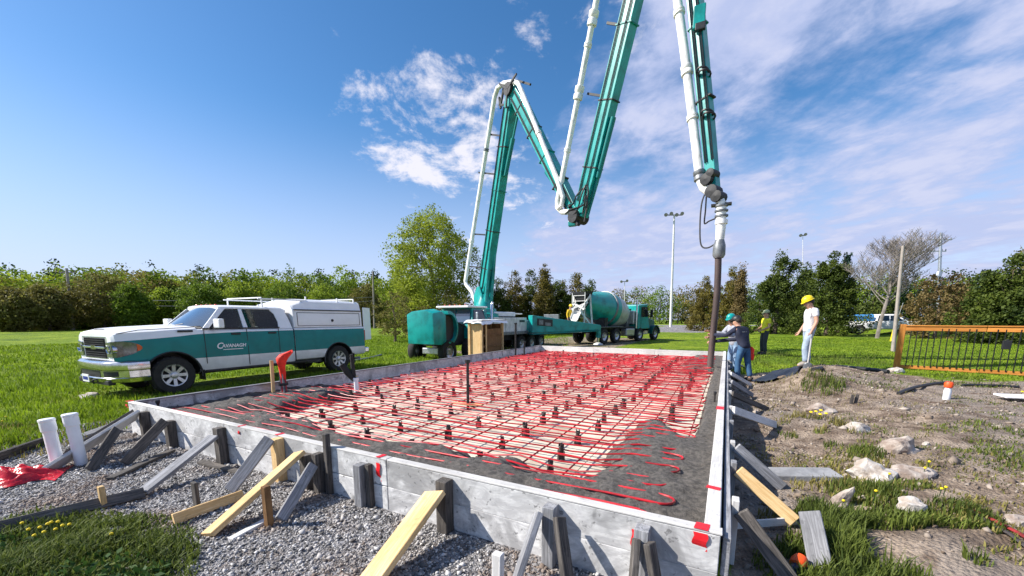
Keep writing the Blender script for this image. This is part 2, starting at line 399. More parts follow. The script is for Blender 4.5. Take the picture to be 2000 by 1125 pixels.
def zone_gravel(x, y):
    w = (vnoise(x, y, .5, 11) - .5) * .35
    a = sst(y + w, 0.25, 0.5) * (1 - sst(y, 2.5, 2.7)) * sst(x + w, -9.4, -8.7) * (1 - sst(x, 0.05, 0.3))
    yard = sst(y, 52, 60) * (1 - sst(y, 120, 135)) * sst(x + w * 6, -16, -12) * (1 - sst(x, -4, -1))
    road = sst(x, -98, -95) * (1 - sst(x, -91, -88)) + sst(y, 118, 121) * (1 - sst(y, 125, 128))
    return np.clip(a + yard + road, 0, 1)
def zone_dirt(x, y):
    w = (vnoise(x, y, 1.3, 12) - .5) * 1.6
    a = sst(x, 0.05, 0.25) * (1 - sst(x + w, 8.5, 10)) * (1 - sst(y + w, 13.2, 14.6))
    b = sst(x + w * .5, -9.3, -8.3) * (1 - sst(x, -7.5, -7.3)) * sst(y, 2, 2.6) * (1 - sst(y, 15, 17)) * (0.35 + 0.6 * vnoise(x, y, .6, 14))
    c = sst(x + w, -15, -13.5) * (1 - sst(x, -6, -5)) * sst(y, 17, 18.5) * (1 - sst(y, 36, 38)) * 0.6
    return np.clip(a + b + c, 0, 1)
zg, zd = zone_gravel(gv[:, 0], gv[:, 1]), zone_dirt(gv[:, 0], gv[:, 1])
def ground_mat():
    m = bpy.data.materials.new('ground_cover'); m.use_nodes = True; nt = m.node_tree; b = nt.nodes['Principled BSDF']
    tc = nt.nodes.new('ShaderNodeTexCoord'); o = tc.outputs['Object']
    ag = nt.nodes.new('ShaderNodeAttribute'); ag.attribute_name = 'gravel'; ad = nt.nodes.new('ShaderNodeAttribute'); ad.attribute_name = 'dirt'
    n1 = noise(nt, o, 0.35, 5); n2 = noise(nt, o, 3.0, 6, 0.65); n3 = noise(nt, o, 28, 5, 0.7)
    mp = nt.nodes.new('ShaderNodeMapping'); nt.links.new(o, mp.inputs[0]); mp.inputs['Scale'].default_value = (0.25, 0.9, 1); n4 = noise(nt, mp.outputs[0], 0.5, 5, 0.6)
    gr = mixc(nt, smooth(nt, n2, 0.3, 0.7), (0.055, 0.105, 0.006), (0.22, 0.32, 0.016))
    gr = mixc(nt, smooth(nt, n1, 0.42, 0.66, 0, 0.6), gr, (0.30, 0.36, 0.025))
    gr = mixc(nt, smooth(nt, n4, 0.52, 0.64, 0, 0.55), gr, (0.06, 0.11, 0.014))
    gr = mixc(nt, smooth(nt, n3, 0.45, 0.75, 0, 0.5), gr, (0.045, 0.08, 0.01))
    vo = nt.nodes.new('ShaderNodeTexVoronoi'); nt.links.new(o, vo.inputs['Vector']); vo.inputs['Scale'].default_value = 34.0
    vs = nt.nodes.new('ShaderNodeSeparateColor'); nt.links.new(vo.outputs['Color'], vs.inputs[0])
    gv_ = mixc(nt, vs.outputs[0], (0.11, 0.105, 0.11), (0.36, 0.35, 0.36))
    gv_ = mixc(nt, smooth(nt, n2, 0.45, 0.68, 0, 0.5), gv_, (0.20, 0.155, 0.12))
    di = mixc(nt, smooth(nt, n2, 0.32, 0.68), (0.12, 0.084, 0.06), (0.39, 0.305, 0.235))
    di = mixc(nt, smooth(nt, n1, 0.47, 0.6, 0, 0.55), di, (0.28, 0.245, 0.22))
    di = mixc(nt, smooth(nt, noise(nt, o, 1.1, 6, 0.65, 0.8), 0.54, 0.66, 0, 0.75), di, (0.10, 0.062, 0.04))
    di = mixc(nt, smooth(nt, n3, 0.5, 0.7, 0, 0.6), di, (0.11, 0.08, 0.06))
    e = mth(nt, 'MULTIPLY', mth(nt, 'SUBTRACT', n3, 0.5), 0.7); e2 = mth(nt, 'MULTIPLY', mth(nt, 'SUBTRACT', n2, 0.5), 0.9)
    fd = smooth(nt, mth(nt, 'ADD', mth(nt, 'ADD', ad.outputs['Fac'], e), e2), 0.40, 0.62); fg = smooth(nt, mth(nt, 'ADD', ag.outputs['Fac'], e), 0.42, 0.60)
    c = mixc(nt, fd, gr, di); c = mixc(nt, fg, c, gv_)
    nt.links.new(c, b.inputs['Base Color']); b.inputs['Roughness'].default_value = 0.95; b.inputs['Specular IOR Level'].default_value = 0.15
    h = mth(nt, 'ADD', mth(nt, 'MULTIPLY', n3, 0.8), mth(nt, 'ADD', n2, mth(nt, 'MULTIPLY', vo.outputs['Distance'], -0.6)))
    bp = nt.nodes.new('ShaderNodeBump'); nt.links.new(h, bp.inputs['Height']); bp.inputs['Strength'].default_value = 0.8; bp.inputs['Distance'].default_value = 0.05; nt.links.new(bp.outputs[0], b.inputs['Normal'])
    return m
ground = raw_mesh('ground', gv, gf, ground_mat(), smooth=True, attr={'gravel': zg, 'dirt': zd}); ground['kind'] = 'structure'

# ---------------------------------------------------------------- loose stones of the gravel bed
OCT = np.array([(1, 0, 0), (-1, 0, 0), (0, 1, 0), (0, -1, 0), (0, 0, 1), (0, 0, -1)], float)
OCF = np.array([(0, 2, 4), (2, 1, 4), (1, 3, 4), (3, 0, 4), (2, 0, 5), (1, 2, 5), (3, 1, 5), (0, 3, 5)])
ICO = np.array([(0, 0, -1), (.72, -.53, -.45), (-.28, -.85, -.45), (-.89, 0, -.45), (-.28, .85, -.45), (.72, .53, -.45), (.28, -.85, .45), (-.72, -.53, .45), (-.72, .53, .45), (.28, .85, .45), (.89, 0, .45), (0, 0, 1)])
ICF = np.array([(0, 1, 2), (1, 0, 5), (0, 2, 3), (0, 3, 4), (0, 4, 5), (1, 5, 10), (2, 1, 6), (3, 2, 7), (4, 3, 8), (5, 4, 9), (1, 10, 6), (2, 6, 7), (3, 7, 8), (4, 8, 9), (5, 9, 10), (6, 10, 11), (7, 6, 11), (8, 7, 11), (9, 8, 11), (10, 9, 11)])
def pebbles(name, x, y, r, mat, label, cat, seed=1, base=(ICO, ICF)):
    g = np.random.default_rng(seed); n = len(x); BV, BF = base; nv = len(BV)
    s = r[:, None] * g.uniform(.5, 1.35, (n, 3)) * np.array([1, 1, .75]); a = g.uniform(0, 6.28, n); tl = g.uniform(-.7, .7, n)
    P = BV[None] * (1 + g.uniform(-.3, .3, (n, nv, 1))) * s[:, None, :]; P = P + g.uniform(-.22, .22, P.shape) * r[:, None, None]
    c, sn = np.cos(tl)[:, None], np.sin(tl)[:, None]; P = np.stack([P[..., 0] * c - P[..., 2] * sn, P[..., 1], P[..., 0] * sn + P[..., 2] * c], 2)
    c, sn = np.cos(a)[:, None], np.sin(a)[:, None]
    Q = np.stack([P[..., 0] * c - P[..., 1] * sn, P[..., 0] * sn + P[..., 1] * c, P[..., 2]], 2)
    Q += np.stack([x, y, height(x, y) + r * .25], 1)[:, None, :]
    F = (BF[None] + (np.arange(n) * nv)[:, None, None]).reshape(-1, 3)
    o = raw_mesh(name, Q.reshape(-1, 3), F, mat, attr={'tint': np.repeat(g.uniform(0, 1, n), nv)})
    return tag(o, label, cat, kind='stuff')
def pebblemat(name, c1, c2, c3):
    m = bpy.data.materials.new(name); m.use_nodes = True; nt = m.node_tree; b = nt.nodes['Principled BSDF']
    at = nt.nodes.new('ShaderNodeAttribute'); at.attribute_name = 'tint'; tc = nt.nodes.new('ShaderNodeTexCoord')
    c = mixc(nt, smooth(nt, at.outputs['Fac'], 0, 1), c1, c2); c = mixc(nt, smooth(nt, noise(nt, tc.outputs['Object'], 1.3, 4), 0.46, 0.62, 0, .8), c, c3)
    nt.links.new(c, b.inputs['Base Color']); b.inputs['Roughness'].default_value = 0.9
    return m
M_peb = pebblemat('gravel_stone', (0.07, 0.066, 0.064), (0.56, 0.54, 0.53), (0.23, 0.165, 0.125))
n = 78000
px_, py_ = RNG.uniform(-8.9, 0.0, n), 0.35 + 2.0 * RNG.uniform(0, 1, n) ** 0.9
k = zone_gravel(px_, py_) > RNG.uniform(0.2, 0.7, n); px_, py_ = px_[k], py_[k]
pebbles('gravel', px_, py_, RNG.gamma(1.5, 0.0032, len(px_)) + 0.0033, M_peb, 'loose grey gravel in front of the formwork', 'gravel', 3, (OCT, OCF))
n = 15000
px_, py_ = RNG.uniform(0.2, 7.5, n), RNG.uniform(2.8, 14, n)
k = vnoise(px_, py_, .8, 21) > RNG.uniform(.2, .8, n); px_, py_ = px_[k], py_[k]
pebbles('dirt_clods', px_, py_, RNG.gamma(1.0, 0.0095, len(px_)) + 0.004, pebblemat('dirt_clod', (0.12, 0.085, 0.06), (0.40, 0.34, 0.29), (0.16, 0.115, 0.08)), 'scattered clods and small stones on the bare earth', 'soil', 4, (OCT, OCF))
# ================================================================ formwork of the slab
form = thing('formwork', 'large rectangular whitewashed timber formwork around the slab pour', 'formwork', (-3.77, 9.7, 0))
TH = 0.042
def course(p0, p1, n, z0, z1, face, name='form_board', mat=W_form):
    p0, p1 = Vector(p0), Vector(p1)
    for i in range(n):
        a, b = p0.lerp(p1, i / n), p0.lerp(p1, (i + 1) / n); g = (b - a).normalized() * 0.003
        dz = random.uniform(-.004, .004)
        plank(name, (a + g) + Vector((0, 0, (z0 + z1) / 2 + dz)), (b - g) + Vector((0, 0, (z0 + z1) / 2 + dz)), z1 - z0, TH, mat, form, face=face)
for z0, z1 in ((-0.06, 0.2165), (0.2175, FT)):
    course((SX0 + .005, SY0 + TH / 2, 0), (SX1 + .004, SY0 + TH / 2, 0), 3, z0, z1, (0, -1, 0))
    course((SX0, SY1 - TH / 2, 0), (SX1, SY1 - TH / 2, 0), 3, z0, z1, (0, -1, 0), mat=W_pale)
    course((SX0 + TH / 2, SY0 + TH + .003, 0), (SX0 + TH / 2, SY1 - TH - .003, 0), 5, z0, z1, (1, 0, 0))
    course((SX1 - TH / 2, SY0 + TH + .003, 0), (SX1 - TH / 2, SY1 - TH - .003, 0), 5, z0, z1, (1, 0, 0), mat=W_pale)
# doubled plank on the right-hand side, a little lower, and the flat capping boards
course((SX1 + 0.035, SY0 + .02, 0), (SX1 + 0.035, SY1, 0), 4, 0.20, FT - 0.012, (1, 0, 0), 'waler', W_grey)
for i in range(5):
    a, b = SY0 + TH + .01 + i * 2.93, SY0 + TH + .01 + (i + 1) * 2.93 - .006
    plank('capping_board', (SX1 - .045, a, FT + .012), (SX1 - .045, min(b, SY1), FT + .012), 0.085, 0.018, W_pale, form)
    plank('capping_board', (SX0 + .03, a, FT + .012), (SX0 + .03, min(b, SY1), FT + .012), 0.075, 0.018, W_grey, form)
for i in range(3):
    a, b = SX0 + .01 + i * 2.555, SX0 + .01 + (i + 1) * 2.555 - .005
    plank('capping_board', (a, SY0 + .035, FT + .011), (b, SY0 + .035, FT + .011), 0.075, 0.016, W_pale, form)  # pale board added along the front to stand for the form's sunlit top edge
def stake_front(px, py, w, zt, mat, t=0.04, dy=0.0):
    t = .095 if w > .055 else .05
    p = onY(px, py, SY0 - t / 2 - dy)
    plank('stake', (p.x, SY0 - t / 2 - .002 - dy, -0.12), (p.x + random.uniform(-.01, .01), SY0 - t / 2 - .002 - dy, zt), w, t, mat, form, face=(0, -1, 0))
    return p
for px, py, w, zt, mat, t in ((282, 815, .09, .40, W_dark, .06), (332, 830, .10, .36, W_dark, .05), (430, 850, .10, .425, W_dark, .06), (541, 860, .09, .455, W_new, .045),
                              (598, 890, .09, .36, W_dark, .05), (622, 900, .07, .40, W_dark, .05), (640, 900, .05, .60, W_dark, .045), (704, 920, .085, .395, W_grey, .05), (722, 930, .05, .40, W_dark, .045),  # last entry: dark strip added for the shaded side of the grey stake
                              (868, 960, .10, .43, W_dark, .06), (1075, 1010, .085, .425, W_grey, .06), (1252, 1050, .085, .425, W_grey, .06)):
    stake_front(px, py, w, zt, mat, t)
def brace(t, f, w, th, mat, face, zf=0.03, out=0.11):
    p = onY(t[0], t[1], SY0 - out); q = lvl(f[0], f[1], zf)
    return plank('brace', p, q, w, th, mat, form, face=face)
UPF = (-0.3, -0.5, 1)
brace((268, 810), (82, 925), .17, .038, W_pale, (-.5, -.9, .5))
brace((322, 822), (243, 905), .11, .035, W_dark, (.9, .1, .3))
brace((418, 852), (277, 962), .12, .038, W_grey, (.35, -.9, .4))
brace((527, 856), (449, 958), .11, .038, W_grey, (.6, -.8, .3))
brace((586, 884), (405, 1045), .165, .04, W_new, UPF)
brace((612, 908), (548, 1015), .09, .038, W_grey, (.9, -.3, .3))
brace((850, 962), (712, 1150), .20, .042, W_new, UPF)
brace((1052, 1002), (1003, 1150), .10, .042, W_grey, (-.8, -.5, .3))
brace((1092, 1010), (1112, 1160), .09, .04, W_dark, (.9, -.3, .2), out=.12)  # added dark plank, stands in for the grey brace's shadow on the boards
brace((1243, 1052), (1232, 1190), .07, .04, W_dark, (-.9, -.3, .2))
brace((1268, 1060), (1290, 1190), .08, .04, W_dark, (.9, -.3, .2), out=.12)
# corner and left-hand side braces
plank('brace', (SX0 - .03, SY0 + .25, .42), lvl(128, 885, .03), .10, .04, W_dark, form, face=(0, -1, .3))
plank('brace', (SX0 - .03, SY0 + .9, .40), lvl(160, 852, .03), .10, .04, W_grey, form, face=(0, -1, .3))
for yy in (4.4, 6.4, 8.6, 10.8, 13.2):
    plank('stake', (SX0 - .024, yy, -.1), (SX0 - .024, yy, .43), .09, .045, W_dark, form, face=(1, 0, 0))
    plank('brace', (SX0 - .05, yy + .05, .40), (SX0 - .62, yy + .1, .02), .09, .038, W_grey, form, face=(0, 1, 0))
# right-hand side stakes and braces
def rbrace(y, top, foot, w, th, mat, face=(0, -1, .4), zf=.04, ztop=.40):
    plank('stake', (SX1 + .084, y, -.12), (SX1 + .084, y, FT + random.uniform(-.01, .02)), .085, .045, random.choice((W_grey, W_pale)), form, face=(1, 0, 0))
    q = lvl(foot[0], foot[1], zf); plank('brace', (SX1 + .115, y - .06, ztop), q, w, th, mat, form, face=face)
rbrace(2.93, None, (1545, 1135), .10, .04, W_dark)
rbrace(3.75, None, (1552, 1018), .10, .045, W_new, zf=.08)
rbrace(4.45, None, (1528, 952), .10, .04, W_grey)
rbrace(6.3, None, (1515, 830), .11, .04, W_pale)
rbrace(7.7, None, (1500, 800), .09, .04, W_dark)
rbrace(9.2, None, (1470, 772), .09, .04, W_grey)
rbrace(10.6, None, (1467, 752), .09, .04, W_pale)
rbrace(13.6, None, (1452, 716), .09, .04, W_grey)
plank('brace', (SX1 + .12, 3.3, .10), lvl(1556, 1017, .06), .06, .02, W_pale, form, face=(0, -1, .2))
for yy in (5.4, 8.5, 12.0, 14.9):
    plank('stake', (SX1 + .084, yy, -.12), (SX1 + .084, yy, .44), .085, .045, W_grey, form, face=(1, 0, 0))
for xx in (-6.5, -4.4, -2.3): plank('stake', (xx, SY1 + .026, -.1), (xx, SY1 + .026, FT + .06), .05, .05, W_dark, form, face=(0, 1, 0))
# nail heads and plank straps would be below a pixel; red marking tape stapled to the boards is not
def tape(px, py, w, hgt, name='marking_tape', label=None):
    p = onY(px, py, SY0 - .005); mb = MB(); n = 5; vs = []
    for i in range(n + 1):
        z = p.z + .004 - hgt * i / n; y = SY0 - .006 - .012 * math.sin(i * 1.1) * (i / n); x = p.x + .006 * math.sin(i * 1.7)
        vs += [(x - w / 2 * (1 - .25 * (i == n)), y, z), (x + w / 2, y - .003, z)]
    mb.add(vs, [(2 * i, 2 * i + 1, 2 * i + 3, 2 * i + 2) for i in range(n)])
    vs2 = [(p.x - w / 2, SY0 - .006, FT + .022), (p.x + w / 2, SY0 - .008, FT + .022), (p.x + w / 2 + .01, SY0 + .074, FT + .022), (p.x - w / 2 + .01, SY0 + .074, FT + .022)]
    if abs(p.z - FT) < .05: mb.add(vs2, [(0, 1, 2, 3)])
    o = mb.build(name, M_tape, form); md = o.modifiers.new('thick', 'SOLIDIFY'); md.thickness = .002
    return o
for q in ((426, 838, .06, .03), (466, 842, .035, .06), (738, 905, .045, .17), (1368, 1042, .075, .11), (1237, 1035, .02, .16), (247, 790, .07, .05), (540, 858, .05, .02)): tape(*q)
t = MB().beam((SX1 - .055, 5.85, FT + .024), (SX1 - .05, 6.05, FT + .024), .09, .003).build('marking_tape', M_tape, form)
t = MB().beam((SX1 - .06, 3.0, FT + .024), (SX1 - .05, 3.05, FT + .024), .09, .003).build('marking_tape', M_tape, form)

# ================================================================ inside the formwork
IX0, IX1, IY0, IY1 = SX0 + TH + .004, SX1 - TH - .004, SY0 + TH + .004, SY1 - TH - .004
ZF = 0.115                                               # top of the insulation
ins = thing('insulation_floor', 'pale foam insulation boards laid flat across the slab bed', 'insulation', ((IX0 + IX1) / 2, (IY0 + IY1) / 2, 0))
nxb, nyb = 3, 12
bw, bl = (IX1 - IX0) / nxb, (IY1 - IY0) / nyb
me_b = None
for j in range(nyb):
    offx = bw / 2 if j % 2 else 0.0
    xs = [IX0 + offx + i * bw for i in range(nxb + 1)] if j % 2 else [IX0 + i * bw for i in range(nxb + 1)]
    if j % 2: xs = [IX0] + xs[:-1] + [IX1] if xs[-1] > IX1 else [IX0] + xs + [IX1]
    for a, b in zip(xs[:-1], xs[1:]):
        if b - a < .05: continue
        o = MB().box(((a + b) / 2, IY0 + (j + .5) * bl, ZF / 2 - .01), (b - a - .006, bl - .006, ZF - .03)).build('insulation_board', M_foam, ins, bevel=.004)
        o.location.z = 0.015 + random.uniform(-.003, .003)
# rebar
ZR = 0.205
reb = thing('rebar_mat', 'rusty reinforcing bars tied in a wide grid over the foam', 'rebar', ((IX0 + IX1) / 2, (IY0 + IY1) / 2, 0))
def bar(p0, p1, r=.0085):
    p0, p1 = Vector(p0), Vector(p1); pts = [p0.lerp(p1, i / 8) + Vector((random.uniform(-.008, .008), random.uniform(-.008, .008), random.uniform(-.010, .004))) for i in range(9)]
    MB().tube(pts, r, 5).build('reinforcing_bar', M_rust, reb, smooth=60)
xb = IX0 + .18
while xb < IX1 - .1: bar((xb, IY0 + .05, ZR), (xb + random.uniform(-.06, .06), IY1 - .05, ZR), .0095); xb += 0.47
yb = IY0 + .3
while yb < IY1 - .1: bar((IX0 + .05, yb, ZR - .017), (IX1 - .05, yb + random.uniform(-.03, .03), ZR - .017)); yb += 0.62
def poured(x, y):
    x = np.asarray(x, float); y = np.asarray(y, float)
    w = (vnoise(x, y, .45, 31) - .5) * .42 + (vnoise(x, y, .17, 32) - .5) * .16
    f = 1 - sst(y + w, 3.22, 3.48)
    c = sst(x + w * .8, -1.15, -0.85) * (1 - sst(y + w * 1.4 + (x + .5) * .6, 5.3, 5.75))
    l = (1 - sst(x + w, -6.75, -6.4)) * (1 - sst(y + w * 2, 4.8, 6.0))
    br = sst(x + w, -1.1, -.75) * sst(y + w * 2, 12.3, 13.2)
    r = sst(x + w * .15, -.26, -.17)
    return np.clip(np.maximum.reduce([f, c, l, br * .95, r * .9]), 0, 1)
ZC = 0.300
def conc_z(x, y):
    x = np.asarray(x, float); y = np.asarray(y, float); p = poured(x, y)
    lump = (vnoise(x, y, .45, 41) - .5) * .028 + (vnoise(x, y, .14, 42) - .5) * .040 + (vnoise(x, y, .06, 43) - .5) * .034
    edge = 0.014 * sst(np.minimum(np.minimum(x - IX0, IX1 - x), y - IY0), .12, .0)
    return np.where(p > .002, ZF - .06 + (ZC - ZF + .06 + lump) * np.power(p, .5) + edge * p, ZF - .06)
# heating tube circuits: parallel runs across the slab, joined by hairpins
ZT = 0.236; SP = 0.178
circ = [('first from the front board', 13), ('second from the front board', 14), ('third from the front board', 14), ('fourth from the front board', 15), ('second from the far board', 15), ('nearest the far board', 18)]
y0 = IY0 + .16
for ci, (wh, nr) in enumerate(circ):
    pts = []
    xl, xr = IX0 + .42, IX1 - .42
    for i in range(nr):
        y = y0 + i * SP
        if y > IY1 - .12: break
        jl, jr = random.uniform(-.06, .08), random.uniform(-.12, .04)
        xs = np.linspace(xl + jl, xr + jr, 22) if i % 2 == 0 else np.linspace(xr + jr, xl + jl, 22)
        ph = random.uniform(0, 6.28)
        for x in xs: pts.append((x, y + .010 * math.sin(x * 1.3 + ph) + random.uniform(-.003, .003), ZT + .008 * math.sin(x * 6.7 + ph) + random.uniform(-.004, .004)))
        if i < nr - 1:                                    # hairpin, slightly wider than the spacing
            s = 1 if i % 2 == 0 else -1; bx = xs[-1]
            for a in range(1, 8):
                th_ = math.pi * a / 8; pts.append((bx + s * (.16 * math.sin(th_)), y + SP / 2 - SP / 2 * math.cos(th_) * (1 + .25 * math.sin(th_)), ZT + .01))
    y0 += nr * SP
    A = np.array(pts); pz = poured(A[:, 0], A[:, 1]); wob = (vnoise(A[:, 0], A[:, 1], .7, 71) - .50) * .040      # runs dip in and out of the fresh concrete
    pts = [(x, y, z + (ZC + .002 + w - z) * min(1, cz * 1.3)) for (x, y, z), cz, w in zip(pts, pz, wob)]
    o = MB().tube(pts, .0094, 6).build('heating_tube', M_pex, None, smooth=60)
    tag(o, 'red heating tube circuit looped over the rebar, ' + wh, 'tube', 'red heating tube circuits')
# spacers
mbc = MB().lathe([(.048, 0), (.05, .008), (.034, .02), (.024, .06), (.026, .082), (.034, .098), (.030, .104), (.0, .100)], (0, 0, 0), (0, 0, 1), 9)
mbc.box((0, .018, .108), (.05, .010, .026)).box((0, -.018, .108), (.05, .010, .026))
for a in range(4): mbc.box((.034 * math.cos(a * 1.57 + .4), .034 * math.sin(a * 1.57 + .4), .035), (.03, .012, .07), Euler((0, 0, a * 1.57 + .4)))
first = None; nch = 0
for j in range(24):
    for i in range(9):
        x = IX0 + .47 + i * .80 + (.0 if j % 2 else .0) + random.uniform(-.07, .07); y = IY0 + .42 + j * .60 + random.uniform(-.07, .07)
        if x > IX1 - .3 or y > IY1 - .2: continue
        if float(poured(x, y)) > .55: continue
        if first is None:
            first = mbc.build('rebar_spacer', M_chair, None, smooth=40); o = first
        else:
            o = first.copy(); COL.objects.link(o)
        o.location = (x, y, ZF - .002); o.rotation_euler = (random.uniform(-.08, .08), random.uniform(-.08, .08), random.uniform(0, 3))
        s = random.uniform(.80, 1.08); o.scale = (s, s, random.uniform(1.15, 1.6))
        tag(o, 'small dark plastic spacer standing on the foam under the rebar', 'spacer', 'rebar spacers on the foam'); nch += 1
# fresh concrete
cx, cy = np.arange(IX0, IX1 + .001, .04), np.arange(IY0, IY1 + .001, .04)
cx[-1] = IX1; cy[-1] = IY1
CX_, CY_ = np.meshgrid(cx, cy); pm_ = poured(CX_, CY_)
CZ = conc_z(CX_, CY_)
cv = np.stack([CX_.ravel(), CY_.ravel(), CZ.ravel()], 1); nx, ny = len(cx), len(cy)
ii = (np.arange(ny - 1)[:, None] * nx + np.arange(nx - 1)[None, :]).ravel()
cf = np.stack([ii, ii + 1, ii + nx + 1, ii + nx], 1)
cf = cf[(CZ.ravel()[cf] > ZF - .055).any(1)]
M_conc = pm('fresh_concrete', (0.155, 0.137, 0.120), 0.8, var=.3, scale=24, col2=(0.05, 0.044, 0.039), bump=1.0, bscale=90, lo=.3, hi=.7)
used = np.unique(cf); remap = np.zeros(len(cv), int); remap[used] = np.arange(len(used))
conc = raw_mesh('fresh_concrete', cv[used], remap[cf], M_conc, smooth=True)
tag(conc, 'lumpy wet grey concrete poured along the front and right-hand boards', 'concrete')
# ================================================================ small things standing in and round the slab
def upright(px, yb, yt, zb):
    b = lvl(px, yb, zb); return b, onY(px, yt, b.y).z
M_pin = pm('dark_steel_pin', (0.035, 0.03, 0.03), .6, .4, var=.4, scale=20)
def pin(px, yb, yt, zb, r, label, plate=False):
    b, zt = upright(px, yb, yt, zb)
    o = thing('screed_pin', label, 'steel pin', b)
    MB().tube([b, (b.x + .01, b.y, zt - .03), (b.x + .01, b.y, zt)], [r, r, r * .9], 8).build('pin', M_pin, o, smooth=40)
    MB().lathe([(.0, .03), (r * 1.9, .028), (r * 2.0, 0), (r * 1.5, -.03), (0, -.03)], (b.x + .01, b.y, zt), (0, 0, 1), 10).build('cap', M_black, o, smooth=40)
    if plate: plank('foot_board', b + Vector((-.3, -.05, .10)), b + Vector((.28, .02, .10)), .10, .025, W_new, o)
    return o
pin(914, 800, 706, ZF, .024, 'tall black steel pin in the middle of the rebar grid', True)
b = lvl(1007, 683, .2)
def pinat(p, zt, r, label):
    o = thing('screed_pin', label, 'steel pin', p)
    MB().tube([p, (p[0], p[1], zt)], r, 8).build('pin', M_pin, o, smooth=40)
    MB().lathe([(.0, .03), (r * 1.7, .028), (r * 1.8, 0), (r * 1.3, -.03), (0, -.03)], (p[0], p[1], zt), (0, 0, 1), 10).build('cap', M_black, o, smooth=40)
q = onX(1007, 690, SX0 + .25); pinat((q.x, q.y, ZF), onX(1007, 632, SX0 + .25).z, .035, 'taller of two black pins at the left board near the far corner')
q = onX(1024, 690, SX0 + .50); pinat((q.x, q.y, ZF), onX(1024, 668, SX0 + .50).z, .032, 'shorter of two black pins at the left board near the far corner')
q = onX(310, 800, -7.2); pinat((q.x, q.y, .2), .47, .016, 'thin dark pin in the concrete by the near left corner')
q = lvl(1395, 790, .25); pinat((q.x, q.y, .15), .44, .014, 'thin dark pin beside the right-hand board of the slab')
# white stub pipe with a black sleeve tipped over it
o = thing('stub_pipe', 'short white pipe stub rising from the tubes beside the left board', 'pipe', lvl(697, 770, .15)); b = o.location
zt = onY(697, 738, b.y).z
MB().tube([b, (b.x, b.y, zt)], .045, 12).lathe([(.045, zt - b.z - .05), (.055, zt - b.z - .05), (.055, zt - b.z), (.038, zt - b.z)], b, (0, 0, 1), 12).build('pipe', M_pvc, o, smooth=40)
plank('strip', (b.x - .35, b.y + .1, zt + .0), (b.x + .02, b.y + .02, zt + .03), .05, .02, W_new, o)
p0 = onX(667, 712, b.x - .2); p1 = onX(692, 742, b.x - .05); p2 = onX(686, 692, b.x - .05)
o = thing('black_sleeve', 'bent black rubber sleeve hooked over the left board beside the white stub', 'sleeve', (p1.x, p1.y, .1))
MB().tube([p0, p0.lerp(p1, .5) + Vector((0, 0, -.01)), p1], [.055, .07, .05], 8).build('flap', M_rubber, o, smooth=50)
MB().tube([p1, p1.lerp(p2, .6), p2], [.045, .04, .03], 8).build('stem', M_rubber, o, smooth=50)
# tube manifold bundle with the orange flag cloth over it
X = SX0 + .28
b = onX(555, 768, X); zt = onX(553, 742, X).z
o = thing('tube_manifold', 'bundle of upright tubes bound together inside the left board', 'manifold', (b.x, b.y, ZF))
for i in range(6):
    x0, y0_ = b.x + (i % 3 - 1) * .04, b.y + (i // 3 - .5) * .05
    MB().tube([(x0 + .25, y0_ + (i - 3) * .12, .225), (x0 + .06, y0_ + (i - 3) * .02, .24), (x0, y0_, .32), (x0, y0_, .75)], .012, 6).build('tube_end', M_pex if i % 2 else M_grey, o, smooth=50)
MB().lathe([(.085, 0), (.09, .02), (.085, .05)], (b.x, b.y, .42), (0, 0, 1), 10).build('band', M_black, o, smooth=50)
c0 = onX(553, 740, X); c1 = onX(556, 688, X)
o = thing('flag_cloth', 'bright orange-red cloth draped over the tube bundle with a ragged raised tip', 'cloth', (c0.x, c0.y, c0.z))
mb = MB(); rings = []
for k_, (zz, rr, dx) in enumerate(((c0.z + .0, .045, 0), (c0.z + .1, .06, 0), (c0.z + .22, .07, .0), (c1.z - .18, .085, .0), (c1.z - .10, .095, .01), (c1.z - .04, .085, .04), (c1.z + .0, .045, .09), (c1.z + .03, .012, .11))):
    rings.append([(c0.x + dx * .6 + (rr * (1 + .25 * math.sin(a * 3 + k_))) * math.cos(a), c0.y + dx * 1.6 + rr * (1 + .3 * math.cos(a * 2 + k_ * .7)) * math.sin(a), zz + .012 * math.sin(a * 4 + k_)) for a in [2 * math.pi * i / 14 for i in range(14)]])
mb.loft(rings, close=True).build('cloth', pm('orange_cloth', (0.85, 0.028, 0.010), .7, var=.2, scale=10, bump=.4, bscale=12), o, smooth=60)
q0 = onX(531, 742, X - .05); q1 = onX(530, 704, X - .05)
o = tag(plank('marker_stake', (q0.x, q0.y, .05), (q1.x, q1.y, q1.z), .06, .03, W_new, None, face=(1, 0, 0)), 'short fresh pine stake beside the orange-red cloth', 'stake')
# plastic pipes in the gravel
for i, (px, yb, yt) in enumerate(((116, 914, 826), (161, 908, 815))):
    b, zt = upright(px, yb, yt, 0.0); tl = Vector((-.035, -.02, 0))
    zt2 = zt
    o = thing('drain_pipe', ('leaning white plastic pipe in gravel, nearer the red sheet', 'leaning white plastic pipe in gravel, nearer the formwork brace')[i], 'pipe', (b.x, b.y, 0), group='white pipes in the gravel')
    top = Vector((b.x, b.y, zt)) + tl
    MB().tube([(b.x, b.y, -.1), top], .055, 16).build('pipe', M_pvc, o, smooth=40)
    d = (top - Vector((b.x, b.y, -.1))).normalized()
    MB().lathe([(.055, -.13), (.064, -.125), (.066, -.07), (.064, -.02), (.068, -.015), (.068, .006), (.06, .012), (0, .014)], top, d, 16).build('coupling', M_pvc, o, smooth=30)
